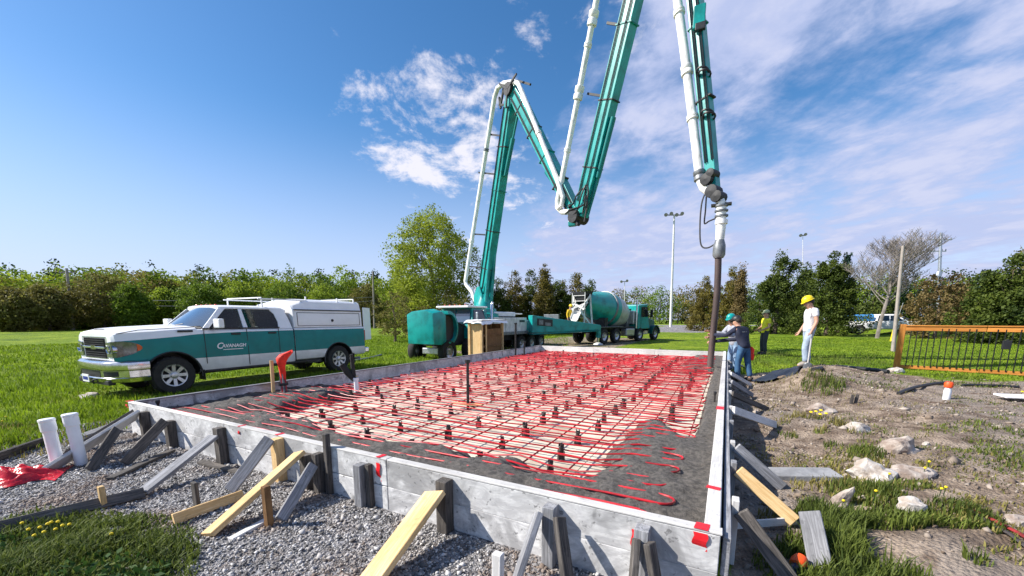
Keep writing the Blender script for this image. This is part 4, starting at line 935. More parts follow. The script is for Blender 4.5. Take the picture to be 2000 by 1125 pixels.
# outriggers
def outrigger(root, tip, h0, h1, foot_z, recess=False):
    root, tip = Vector(root), Vector(tip); d = (tip - root).normalized(); n = d.cross(Vector((0, 0, 1))).normalized() * .22
    up = Vector((0, 0, 1)); a0, a1, b0, b1 = root - up * .52, root + up * h0, tip - up * .10, tip + up * h1
    arm = MB().add([a0 - n, a0 + n, a1 + n, a1 - n, b0 - n * .7, b0 + n * .7, b1 + n * .7, b1 - n * .7], [(0, 1, 2, 3), (4, 5, 6, 7), (0, 1, 5, 4), (1, 2, 6, 5), (2, 3, 7, 6), (3, 0, 4, 7)]).build('outrigger_arm', M_teal, pu, bevel=.04)
    L = (tip - root).length
    MB().beam(root - up * .60, root.lerp(tip, .98) - up * .14, .56, .06).build('outrigger_flange', M_tealdoor, arm)
    if recess:
        nn = n.normalized() if n.normalized().dot(Vector((1, -.5, 0))) > 0 else -n.normalized()
        for f0, f1, mt, off, z0, z1 in ((.06, .27, M_black, .225, -.08, .34), (.085, .14, M_grey, .232, -.02, .28), (.17, .245, M_grey, .232, -.05, .14)):
            p, q = root.lerp(tip, f0) + nn * off, root.lerp(tip, f1) + nn * off
            MB().prism([p + up * z0, q + up * z0, q + up * (z1 - .05 * f1), p + up * z1], nn * .006).build('valve_recess', mt, arm)
    MB().tube([(tip.x, tip.y, tip.z + .2), (tip.x, tip.y, .45)], .16, 12).build('jack_sleeve', M_teal, arm, smooth=40)
    MB().tube([(tip.x, tip.y, .5), (tip.x, tip.y, foot_z + .12)], .085, 12).build('jack_ram', M_chrome, arm, smooth=40)
    MB().lathe([(.0, .14), (.12, .14), (.30, .06), (.32, .0), (0, 0)], (tip.x, tip.y, foot_z), (0, 0, 1), 16).build('jack_foot', M_offwhite, arm, smooth=30)
tp = lvl(1168, 673, 0.0)
outrigger((-10.2, 21.4, 1.40), (tp.x, tp.y, 1.06), .50, .24, gz(tp.x, tp.y), True)
outrigger((-12.9, 21.4, 1.40), (-16.2, 25.5, 1.1), .44, .24, gz(-16.2, 25.5))
# turret
MB().lathe([(.75, 0), (.75, .25), (.62, .3), (.6, .5), (.45, .55), (0, .55)], (-11.4, 18.3, 1.70), (0, 0, 1), 24).build('slew_ring', M_teal, pu, smooth=30)

# ---- boom: everything lies in the upright plane through turret and hose
BA, BB_ = Vector((-11.36, 18.30, 0)), Vector((-0.30, 12.95, 0)); BE = (BB_ - BA).normalized(); BN = Vector((BE.y, -BE.x, 0))
BN = BN if BN.y < 0 else -BN
def pl(px, py, off=0.0):                                 # sight line onto the boom plane, moved off it by `off`
    d = ray(px, py); return EYE + d * ((BA + BN * off - EYE).dot(BN) / d.dot(BN))
def section_box(name, pts, hs, w, mat, par):             # tapering box girder along pts, hs depth in the plane
    rings = []
    for i, p in enumerate(pts):
        d = (pts[min(i + 1, len(pts) - 1)] - pts[max(i - 1, 0)]).normalized(); u = BN.cross(d)
        h = hs[i]; rings.append([p - u * h / 2 - BN * w / 2, p + u * h / 2 - BN * w / 2, p + u * h / 2 + BN * w / 2, p - u * h / 2 + BN * w / 2])
    o = MB().loft(rings, close=True).build(name, mat, par, bevel=.015)
    for i in range(1, len(pts) - 1): pass
    return o
def pipeline(name, pts, r, par, mat=None, cl=1.9):
    o = MB().tube(pts, r, 12).build(name, mat or M_pipe, par, smooth=50); r = r if isinstance(r, float) else r[1]
    pts = [Vector(p) for p in pts]
    for a, b_ in zip(pts[:-1], pts[1:]):
        L = (b_ - a).length
        if L < 2: continue
        n = max(1, int(L / cl))
        for k in range(n):
            p = a.lerp(b_, (k + .5) / n); MB().lathe([(r, -.07), (r * 1.3, -.06), (r * 1.3, -.015), (r * 1.12, -.01), (r * 1.12, .01), (r * 1.3, .015), (r * 1.3, .06), (r, .07)], p, (b_ - a), 12).build('pipe_clamp', M_grey if k % 2 else (mat or M_pipe), o, smooth=40)
    return o
def spl(pts, n=4):                                       # smooth curve through points
    pts = [Vector(p) for p in pts]; out = []
    for i in range(len(pts) - 1):
        p0, p1, p2, p3 = pts[max(i - 1, 0)], pts[i], pts[i + 1], pts[min(i + 2, len(pts) - 1)]
        for k in range(n):
            t = k / n; out.append(.5 * ((2 * p1) + (p2 - p0) * t + (2 * p0 - 5 * p1 + 4 * p2 - p3) * t * t + (3 * p1 - p0 - 3 * p2 + p3) * t ** 3))
    return out + [pts[-1]]
def bracket(p, q, par, r=.035, mat=None):
    MB().beam(p, q, .07, .07).build('pipe_bracket', mat or M_frame, par)
bo = pu
T0 = pl(944, 580); E1 = pl(1002, 178); E2 = pl(1128, 425); E3 = Vector((-2.25, 13.90, 15.3)); E3 = BA + BE * (E3 - BA).dot(BE) + Vector((0, 0, 15.3)); TIP = pl(1394, 368)
MB().lathe([(.5, 0), (.46, .25), (.34, .5), (.30, .7)], (-11.4, 18.3, 2.25), (0, 0, 1), 20).build('turret', M_teal, bo, smooth=35)
for s_ in (-1, 1): MB().prism([T0 + BN * s_ * .26 + BE * a + Vector((0, 0, z)) for a, z in ((-.45, -.5), (.4, -.5), (.35, .1), (.12, .55), (-.15, .5), (-.5, .0))], BN * s_ * .06).build('turret_cheek', M_teal, bo, bevel=.01)
for s_ in (-1, 1): MB().tube([T0 + BN * .15 * s_ + BE * .45 + Vector((0, 0, -.45)), T0.lerp(E1, .10) + BE * .42 + BN * .15 * s_, T0.lerp(E1, .30) + BE * .22 + BN * .15 * s_], [.11, .10, .06], 10).build('lift_cylinder', M_teal, bo, smooth=50)
def girder(name, a, b_, h0, hm, h1, w):
    return section_box(name, [a.lerp(b_, f) for f in (0, .12, .45, .8, 1.0)], [h0, hm, hm * .95, (hm + h1) / 2, h1], w, M_teal, bo)
g1 = girder('boom_section', T0, E1, .42, .66, .50, .42)
g2 = girder('boom_section', E1 + BE * .05, E2, .46, .58, .42, .36)
g3 = girder('boom_section', E2 + BE * .18, E3, .46, .62, .46, .36)
g4 = girder('boom_section', E3, TIP, .42, .40, .26, .26)
# seams, side stiffeners, hydraulic lines
for g_, a, b_, hh, w in ((g1, T0, E1, .3, .42), (g2, E1, E2, .27, .36), (g3, E2 + BE * .18, E3, .28, .36), (g4, E3, TIP, .17, .26)):
    d = (b_ - a).normalized(); u = BN.cross(d)
    for s2 in (-1, 1):
        for k in range(2): MB().tube([a.lerp(b_, f) + BN * (w / 2 + .03) + u * (s2 * hh * .55 + .05 * k) for f in (.05, .3, .6, .93)], .016, 5).build('hydraulic_line', M_black, g_)
    for f in (.16, .36, .56, .76): MB().beam(a.lerp(b_, f) - u * (hh + .06), a.lerp(b_, f) + u * (hh + .06), w + .05, .035, up=tuple(d)).build('line_clamp', M_frame if f != .56 else M_tealdoor, g_)
def knuckle(p, r, n=3):
    o = MB().lathe([(0, -.34), (r, -.34), (r, .34), (0, .34)], p, BN, 18).build('knuckle', M_frame, bo, smooth=35)
    for k in range(n):
        a = 2.1 * k + .4
        MB().beam(p + BN * .32, p + BN * .32 + BE * .75 * math.cos(a) + Vector((0, 0, .75 * math.sin(a))), .12, .06, up=tuple(BN), w1=.08).build('link_arm', M_frame, o, bevel=.008)
    return o
k1 = knuckle(E1, .26); k2 = knuckle(E2 + BE * .05, .24, 0); k3 = knuckle(E3, .22)
for a, b_ in ((pl(975, 205), pl(1000, 205)), (pl(975, 190), pl(978, 212)), (pl(985, 165), pl(978, 205)), (pl(1000, 165), pl(1000, 205)), (pl(1012, 158), pl(1036, 165))): MB().beam(a, b_, .08, .08).build('elbow_frame', M_frame, k1)
for q in ((1128, 405, 1118, 380, 1140, 372), (1135, 420, 1128, 378, 1145, 365), (1122, 418, 1132, 398, 1143, 388)):
    MB().tube(spl([pl(q[0] - 18, q[1], .3), pl(q[0] - 8, q[1] - 8, .35), pl(q[2] + 8, q[3] + 2, .4), pl(q[4], q[5] - 4, .35), pl(q[4] + 4, q[5] + 8, .3), pl(q[4] - 2, q[5] + 45, .3)], 5), .03, 6).build('elbow_hose', M_black, k2, smooth=60)
MB().box(pl(1118, 437), (.3, .2, .2)).build('elbow_tip', M_teal, k2, bevel=.03)
for off in (-.05, .1): MB().beam(pl(1113, 400, off * 2), pl(1130, 440, off * 2), .16, .10).build('link_plate', M_frame, k2, bevel=.01)
for s_, (a, b_) in enumerate(((T0.lerp(E1, .62) + BE * .42, E1 + BE * .40 - Vector((0, 0, 1.0))), (E2.lerp(E1, .35) - BE * .38, E2 - BE * .2 + Vector((0, 0, .3))), (E2.lerp(E3, .30) + BE * .55, E2 + BE * .55))):
    MB().tube([a, a.lerp(b_, .6), a.lerp(b_, .61), b_], [.10, .10, .05, .05], 10).build('fold_cylinder', M_tealdoor, bo, smooth=50)
# delivery line
p1 = pipeline('delivery_line', [pl(941, 596, .1), pl(930, 593, .1), pl(925, 580, .1), pl(922, 570, .1), pl(911, 557, .1), pl(909, 549, .1), pl(966, 190, .1), pl(972, 172, .1), pl(984, 163, .1), pl(1005, 160, .15)], .105, bo, cl=3.2)
for f0, f1 in (((922, 457), (955, 459)), ((935, 337), (975, 341)), ((952, 262), (985, 266)), ((912, 520), (945, 523))): bracket(pl(*f0), pl(*f1), p1)
p2 = pipeline('delivery_line', [pl(1005, 160, .15), pl(1012, 163, .3), pl(1018, 176, .3), pl(1088, 350, .3), pl(1100, 385, .3), pl(1097, 402, .3), pl(1090, 407, .3)], .095, bo, cl=2.6)
p3 = pipeline('delivery_line', [pl(1112, 414, .2), pl(1098, 414, .2), pl(1089, 405, .2), pl(1089, 393, .2), pl(1130, 185, .2), pl(1168, -15, .2), E3 - BE * 1.1 + Vector((0, 0, -.4)), E3 + Vector((0, 0, .45))], .105, bo, cl=2.4)
for f0, f1 in (((1148, 183), (1185, 189)), ((1186, 45), (1218, 50)), ((1150, 290), (1168, 291))): bracket(pl(*f0), pl(*f1), p3)
for k in ((1158.3, 36), (1130.6, 182)): MB().lathe([(.12, -.22), (.17, -.2), (.17, -.05), (.13, 0), (.17, .05), (.17, .2), (.12, .22)], pl(*k, .2), pl(k[0] + 15.2, k[1] - 80, .2) - pl(*k, .2), 12).build('pipe_coupling', M_pipe, p3, smooth=40)
p4 = pipeline('delivery_line', [E3 + Vector((0, 0, .45)), pl(1315, -60, .15), pl(1338, 110, .15), pl(1367, 350, .15), pl(1374, 366, .15), pl(1388, 376, .15), pl(1404, 386, .1), pl(1409, 400, .1)], [.115, .12, .12, .12, .12, .12, .12, .12], bo, M_pipe, cl=20)
for yy in (138, 343): 
    a = 1338 + (yy - 110) * .121; MB().lathe([(.12, -.14), (.16, -.12), (.16, -.03), (.135, 0), (.16, .03), (.16, .12), (.12, .14)], pl(a, yy, .15), pl(a + 8, yy + 66, .15) - pl(a, yy, .15), 14).build('pipe_coupling', M_grey if yy > 300 else M_pipe, p4, smooth=40)
for (xx, yy) in ((1372, 140), (1381, 222)):
    for k in range(2): MB().tube([pl(xx + 4 * k, yy + 5 * k, .12) + BE * (.15 * math.cos(t)) + Vector((0, 0, .05 * math.sin(t))) + BN * .17 * math.sin(t) for t in np.linspace(0, 6.28, 13)], .028, 5).build('hose_clip', M_black, p4, smooth=60)
bracket(pl(1368, 218), pl(1384, 220), p4)
MB().box(pl(1366, 33, .2), (.30, .12, .55)).build('marker_plate', M_teal, p4, bevel=.02); MB().box(pl(1368, 52, .2), (.26, .12, .18)).build('marker_plate', M_black, p4, bevel=.02)
# tip: elbows and clamps
for q, r in (((1384, 352), .16), ((1392, 340), .12), ((1394, 375), .17), ((1404, 385), .15)): MB().lathe([(0, -.2), (r, -.18), (r, .18), (0, .2)], pl(*q, .12), BN, 12).build('tip_elbow', M_frame, p4, smooth=40)
# hose
hz = thing('pump_hose', 'long dark rubber hose hanging from the boom tip down to the slab', 'hose', (-.42, 13.0, .25))
MB().tube([pl(1409, 396, .1), pl(1408, 440, .1), pl(1406, 470, .1)], [.13, .13, .11], 14).build('reducer', M_pipe, hz, smooth=50)
for yy in (402, 412, 422): MB().lathe([(.13, -.03), (.17, -.02), (.17, .02), (.13, .03)], pl(1409, yy, .1), (0, 0, 1), 14).build('band', M_grey, hz, smooth=40)
MB().box(pl(1409, 400, .1), (.50, .2, .05)).build('flange', M_frame, hz); MB().lathe([(.10, -.06), (.16, -.05), (.16, .05), (.10, .06)], pl(1409, 434, .1), (0, 0, 1), 14).build('clamp', M_white, hz, smooth=40)
MB().tube([pl(1406, 468, .1), pl(1405, 480, .1), pl(1404, 498, .1), pl(1403.5, 504, .1)], [.11, .16, .165, .12], 14).build('rubber_sleeve', M_grey, hz, smooth=50)
M_hose = pm('brown_rubber_hose', (0.085, 0.055, 0.05), .65, var=.5, scale=3, stretch=(1, 1, .25))
MB().tube(spl([pl(1403, 500, .1), pl(1402, 540, .1), pl(1400, 580, .1), pl(1396, 620, .1), pl(1392, 660, .1), pl(1389, 690, .1), pl(1387, 716, .1)], 4), .088, 14).build('hose', M_hose, hz, smooth=60)
for q in (((1376, 380), (1370, 400), (1367, 440), (1369, 478), (1382, 484), (1400, 474)), ((1380, 378), (1378, 410), (1376, 436), (1385, 432), (1402, 425))):
    MB().tube(spl([pl(*k, .15) for k in q], 5), .022, 5).build('control_hose', M_black, hz, smooth=60)
# ================================================================ mixer truck backed up to the hopper
mx = thing('mixer_truck', 'teal concrete mixer truck with grey and teal drum behind the slab', 'mixer truck', (-8.31, 27.16, gz(-8.31, 27.16)), R(-16.7))
L_ = dict(world=False)
def mb_(name, x0, x1, y0, y1, z0, z1, mat, par=None, bevel=.02):
    return MB().box(((x0 + x1) / 2, (y0 + y1) / 2, (z0 + z1) / 2), (abs(x1 - x0), abs(y1 - y0), abs(z1 - z0))).build(name, mat, par or mx, bevel=bevel, world=False)
M_deepteal = pm('dark_teal_paint', (0.004, 0.10, 0.09), .4, var=.3, scale=2, coat=.3)
mb_('chassis', -.5, .5, -1.0, 8.3, .75, 1.02, M_frame)
for yy in (0, 1.6, 5.0, 7.6):
    for s in (-1, 1):
        t = MB().lathe([(.27, -.15), (.48, -.16), (.525, -.1), (.525, .1), (.48, .16), (.30, .15), (.28, .10)], (s * 1.0, yy, .525), (s, 0, 0), 24).build('wheel', M_rubber, mx, smooth=40, **L_)
        MB().lathe([(.30, .14), (.27, .09), (.13, .03), (.12, .15), (0, .16)], (s * 1.0, yy, .525), (s, 0, 0), 16).build('rim', M_alu, t, smooth=40, **L_)
for s in (-1, 1): mb_('mudguard', s * .82, s * 1.2, -.75, 2.35, 1.12, 1.16, M_grey, bevel=.01); mb_('fuel_tank', s * .6, s * 1.12, 3.0, 4.2, .45, 1.0, M_alu, bevel=.08)
f0, f1 = Vector((0, 4.15, 1.95)), Vector((0, -1.0, 2.85)); ax_ = (f1 - f0)
dr = MB().lathe([(0, 0), (.55, .02), (.92, .5), (1.14, 1.25), (1.20, 2.1), (1.18, 2.75), (1.02, 3.6), (.76, 4.5), (.58, 5.1), (.52, 5.22)], f0, ax_, 32, m=[0, 0, 0, 0, 1, 1, 1, 1, 1])
dr.build('drum', [pm('grey_drum_paint', (.42, .44, .44), .45, var=.3, scale=2, coat=.2), M_teal], mx, smooth=35, **L_)
MB().lathe([(1.185, 2.62), (1.235, 2.64), (1.235, 2.80), (1.175, 2.82)], f0, ax_, 32).build('drum_ring', M_grey, mx, smooth=35, **L_)
mb_('drum_pedestal', -.6, .6, 3.9, 4.3, 1.0, 2.0, M_grey); mb_('roller_stand', -.9, .9, .35, .75, 1.0, 1.75, M_frame)
mb_('subframe', -.95, .95, -.6, 4.4, 1.02, 1.14, M_frame)
# rear hopper, chute and its frame
hp_ = MB().loft([[(-.55, -1.5, 3.45), (.55, -1.5, 3.45), (.55, -.6, 3.5), (-.55, -.6, 3.5)], [(-.3, -1.35, 2.8), (.3, -1.35, 2.8), (.3, -.8, 2.8), (-.3, -.8, 2.8)]], close=True).build('charge_hopper', M_frame, mx, bevel=.02, **L_)
for s in (-1, 1):
    for a, b_ in (((s * .75, -.9, 1.05), (s * .55, -1.0, 3.3)), ((s * .75, -.9, 1.1), (s * .3, -1.7, 2.2)), ((s * .3, -1.7, 2.2), (s * .65, -1.15, 3.2))): MB().beam(a, b_, .10, .10).build('hopper_leg', M_offwhite, mx, **L_)
MB().beam((-.6, -1.65, 2.3), (.6, -1.3, 2.75), .13, .10).build('chute_brace', M_offwhite, mx, **L_); MB().beam((.6, -1.65, 2.3), (-.6, -1.3, 2.75), .13, .10).build('chute_brace', M_offwhite, mx, **L_)
rings = []
for k, (y, z, w) in enumerate(((-1.15, 2.50, .46), (-1.4, 2.2, .40), (-1.7, 1.85, .34), (-1.95, 1.5, .31))):
    rings.append([(w * math.cos(a), y, z + .3 * (1 - math.sin(a)) - .3 + .28) for a in np.linspace(0, math.pi, 9)])
o = MB().loft(rings, caps=False).build('discharge_chute', M_offwhite, mx, smooth=50, **L_); md = o.modifiers.new('t', 'SOLIDIFY'); md.thickness = .03
for s in (-1, 1): MB().tube([(s * .5, -1.5, 1.0), (s * .5, -1.5, 3.4)], .03, 6).build('ladder_rail', M_offwhite, mx, **L_)
for k in range(7): MB().tube([(-.5, -1.5, 1.1 + .35 * k), (.5, -1.5, 1.1 + .35 * k)], .02, 5).build('ladder_rung', M_offwhite, mx, **L_)
# cab
cb = MB().loft([[(-1.12, 4.65, .95), (1.12, 4.65, .95), (1.12, 4.65, 2.72), (-1.12, 4.65, 2.72)], [(-1.15, 6.0, .95), (1.15, 6.0, .95), (1.12, 6.0, 2.82), (-1.12, 6.0, 2.82)], [(-1.15, 6.5, .95), (1.15, 6.5, .95), (1.0, 6.15, 2.78), (-1.0, 6.15, 2.78)]], close=True).build('cab', M_teal, mx, bevel=.05, **L_)
for s in (-1, 1):
    MB().prism([(s * 1.145, 5.05, 1.85), (s * 1.15, 6.2, 1.85), (s * 1.12, 6.02, 2.6), (s * 1.125, 5.05, 2.6)], (s * .02, 0, 0)).build('side_window', M_glass, cb, **L_)
    mb_('door_joint', s * 1.15, s * 1.156, 5.0, 5.02, 1.0, 2.6, M_black, cb, 0)
    MB().box((s * 1.38, 6.25, 2.1), (.2, .1, .6)).build('mirror', M_black, cb, bevel=.02, **L_)
    MB().loft([[(s * x, 7.6 + r * math.cos(a), .525 + r * math.sin(a)) for x, r in ((.82, .62), (1.2, .62), (1.2, .70), (.82, .70))] for a in np.linspace(.0, math.pi, 12)], close=True).build('wing', M_deepteal, mx, smooth=40, **L_)
mb_('rear_window', -.5, .5, 4.63, 4.645, 1.95, 2.45, M_glass, cb, 0)
MB().prism([(-1.05, 6.47, 1.9), (1.05, 6.47, 1.9), (.95, 6.17, 2.66), (-.95, 6.17, 2.66)], (0, .03, 0)).build('windscreen', M_wind, cb, **L_)
MB().loft([[(-.95, 6.45, .95), (.95, 6.45, .95), (.9, 6.45, 1.85), (-.9, 6.45, 1.85)], [(-.8, 8.2, .95), (.8, 8.2, .95), (.7, 8.2, 1.6), (-.7, 8.2, 1.6)]], close=True).build('hood', M_deepteal, mx, bevel=.06, **L_)
mb_('bumper', -1.15, 1.15, 8.25, 8.45, .5, .85, M_chrome); mb_('water_tank', -1.0, .95, 4.25, 4.6, 1.3, 2.3, M_alu, bevel=.06)
MB().tube([(1.05, 4.5, 1.0), (1.05, 4.5, 3.1)], .07, 8).build('exhaust_stack', M_chrome, mx, smooth=50, **L_)
mb_('side_step', .7, 1.15, 4.7, 6.2, .5, .6, M_alu)

# ================================================================ white pickup parked far off on the right
q = rng(1722, 634, 52.0); zq = gz(q.x, q.y)
d_ = (rng(1775, 634, 52.5) - rng(1678, 634, 51.5)); az = math.atan2(d_.y, d_.x) - math.pi / 2        # local +y = forwards, to the right
wp = thing('pickup_truck', 'distant white pickup with blue covered load parked behind the fence', 'pickup truck', (q.x, q.y, zq), az)
sec = lambda w, zt: [(0, .5), (.9 * w, .5), (.97 * w, .6), (w, .9), (.97 * w, zt - .04), (.9 * w, zt), (0, zt + .02)]
wb = MB().loft([ring(sec(w, zt), y) for y, w, zt in ((-2.95, .9, 1.2), (-2.8, .98, 1.25), (.2, 1.0, 1.25), (1.4, 1.0, 1.25), (2.5, .97, 1.2), (2.85, .85, 1.1))], close=True).build('body', [M_white, M_black], wp, smooth=30, world=False)
bool_cut(wb, [((.95, 1.85, .4), (1, 0, 0), .5, .8), ((-.95, 1.85, .4), (1, 0, 0), .5, .8), ((.95, -1.85, .4), (1, 0, 0), .5, .8), ((-.95, -1.85, .4), (1, 0, 0), .5, .8)])
for s in (-1, 1):
    for yy in (-1.85, 1.85): wheel_part(wp, (s * .86, yy, .4), s, .4, .25, .24, spokes=6)
MB().loft([[(-.93, -.75, 1.25), (.93, -.75, 1.25), (.93, 1.55, 1.25), (-.93, 1.55, 1.25)], [(-.75, -.55, 1.85), (.75, -.55, 1.85), (.75, .75, 1.85), (-.75, .75, 1.85)], [(-.68, -.5, 1.90), (.68, -.5, 1.90), (.68, .65, 1.90), (-.68, .65, 1.90)]], close=True).build('cab', M_white, wp, bevel=.03, world=False)
for s in (-1, 1):
    X = lambda z: s * (.94 - (z - 1.25) * .30)
    MB().prism([(X(1.3), -.60, 1.3), (X(1.3), .22, 1.3), (X(1.78), .22, 1.78), (X(1.78), -.50, 1.78)], (s * .015, 0, 0)).build('rear_window', M_glass, wp, world=False)
    MB().prism([(X(1.3), .32, 1.3), (X(1.3), 1.25, 1.3), (X(1.78), .70, 1.78), (X(1.78), .32, 1.78)], (s * .015, 0, 0)).build('front_window', M_glass, wp, world=False)
MB().prism([(-.85, 1.46, 1.30), (.85, 1.46, 1.30), (.70, .80, 1.83), (-.70, .80, 1.83)], (0, .02, .02)).build('windscreen', M_wind, wp, world=False)
MB().loft([[(-.9, -2.85, 1.26), (.9, -2.85, 1.26), (.9, -.85, 1.26), (-.9, -.85, 1.26)], [(-.9, -2.85, 1.75), (.9, -2.85, 1.75), (.9, -.85, 1.8), (-.9, -.85, 1.8)], [(-.7, -2.7, 1.85), (.7, -2.7, 1.85), (.7, -1.0, 1.92), (-.7, -1.0, 1.92)]], close=True).build('load_cover', pm('blue_tarpaulin', (.06, .25, .55), .5, var=.2), wp, bevel=.03, world=False)

# ================================================================ plywood tool box between slab and pump
cr = thing('plywood_box', 'upright brown plywood box with white sheet on top behind the left board', 'crate', (-8.95, 14.5, 0))
ZT_ = 1.52
x0, x1, y0, y1 = -9.25, -8.68, 13.65, 15.35
for (xx, yy) in ((x0, y0), (x1, y0), (x0, y1), (x1, y1)): plank('corner_post', (xx, yy, 0), (xx, yy, ZT_), .10, .10, W_new, cr, face=(0, -1, 0))
plank('side_panel', ((x0 + x1) / 2, y0 + .02, 0.05), ((x0 + x1) / 2, y0 + .02, ZT_ - .05), x1 - x0 - .1, .02, W_new, cr, face=(0, -1, 0))
plank('back_panel', (x0, (y0 + y1) / 2, .05), (x0, (y0 + y1) / 2, ZT_ - .05), y1 - y0 - .1, .02, W_ply, cr, face=(1, 0, 0))
plank('side_panel', ((x0 + x1) / 2, y1, .05), ((x0 + x1) / 2, y1, ZT_ - .05), x1 - x0 - .1, .02, W_ply, cr, face=(0, -1, 0))
plank('front_panel', (x1 - .03, (y0 + y1) / 2 + .2, .05), (x1 - .03, (y0 + y1) / 2 + .2, ZT_ - .25), y1 - y0 - .5, .02, W_ply, cr, face=(1, 0, 0))
plank('batten', (x1 + .01, y0 + .35, .05), (x1 + .01, y0 + .35, ZT_), .09, .03, W_new, cr, face=(1, 0, 0))
for z in (.55, 1.0): plank('batten', (x1, y0 + .1, z), (x1, y1 - .05, z), .08, .03, W_ply, cr, face=(1, 0, 0))
rf = plank('lid', (x0 - .10, (y0 + y1) / 2, ZT_ + .05), (x1 + .12, (y0 + y1) / 2, ZT_ + .09), y1 - y0 + .3, .05, W_pale, cr)
sh = np.random.default_rng(3); nn = 14; u, v = np.meshgrid(np.linspace(0, 1, nn), np.linspace(0, 1, nn))
X_ = x0 - .15 + u * (x1 - x0 + .35); Y_ = y0 - .22 + v * (y1 - y0 + .4); Z_ = ZT_ + .11 + .035 * vnoise(u * 6, v * 6, 1, 3) - .22 * np.clip(u - .88, 0, 1) / .12 * (.4 + .6 * vnoise(v * 7, u, 1, 4)) - .12 * np.clip(.1 - v, 0, 1) / .1 * (.3 + vnoise(u * 6, v, 1, 9))
ii = (np.arange(nn - 1)[:, None] * nn + np.arange(nn - 1)[None, :]).ravel()
o = raw_mesh('cover_sheet', np.stack([X_.ravel() - cr.location.x, Y_.ravel() - cr.location.y, Z_.ravel()], 1), np.stack([ii, ii + 1, ii + nn + 1, ii + nn], 1), M_white, cr, smooth=True)
# ================================================================ people
def skinned(name, nodes, links, mat, parent, sub=2, flat=None):
    """nodes: {key: (co, radius or (rx, ry))}; one continuous skin over the links"""
    keys = list(nodes); ix = {k: i for i, k in enumerate(keys)}
    me = bpy.data.meshes.new(name); me.from_pydata([tuple(nodes[k][0]) for k in keys], [(ix[a], ix[b]) for a, b in links], [])
    o = bpy.data.objects.new(name, me); COL.objects.link(o)
    o.modifiers.new('skin', 'SKIN'); sm = o.modifiers.new('sub', 'SUBSURF'); sm.levels = sm.render_levels = sub
    sv = me.skin_vertices[0].data
    for k in keys:
        r = nodes[k][1]; sv[ix[k]].radius = r if isinstance(r, tuple) else (r, r)
        sv[ix[k]].use_root = (ix[k] == 0)
    bpy.context.view_layer.update()
    m2 = bpy.data.meshes.new_from_object(o.evaluated_get(bpy.context.evaluated_depsgraph_get())); bpy.data.objects.remove(o); bpy.data.meshes.remove(me)
    m2.name = name; m2.materials.clear(); m2.materials.append(mat); m2.polygons.foreach_set('use_smooth', [True] * len(m2.polygons))
    o = bpy.data.objects.new(name, m2); COL.objects.link(o); o.parent = parent
    return o
V = Vector
def cloth(name, c, rough=.85, var=.25): return pm(name, c, rough, var=var, scale=7, bump=.5, bscale=9)
M_skin = pm('skin', (0.50, 0.27, 0.18), .55, var=.12, scale=14)
M_hair = pm('dark_hair', (0.03, 0.02, 0.015), .7)
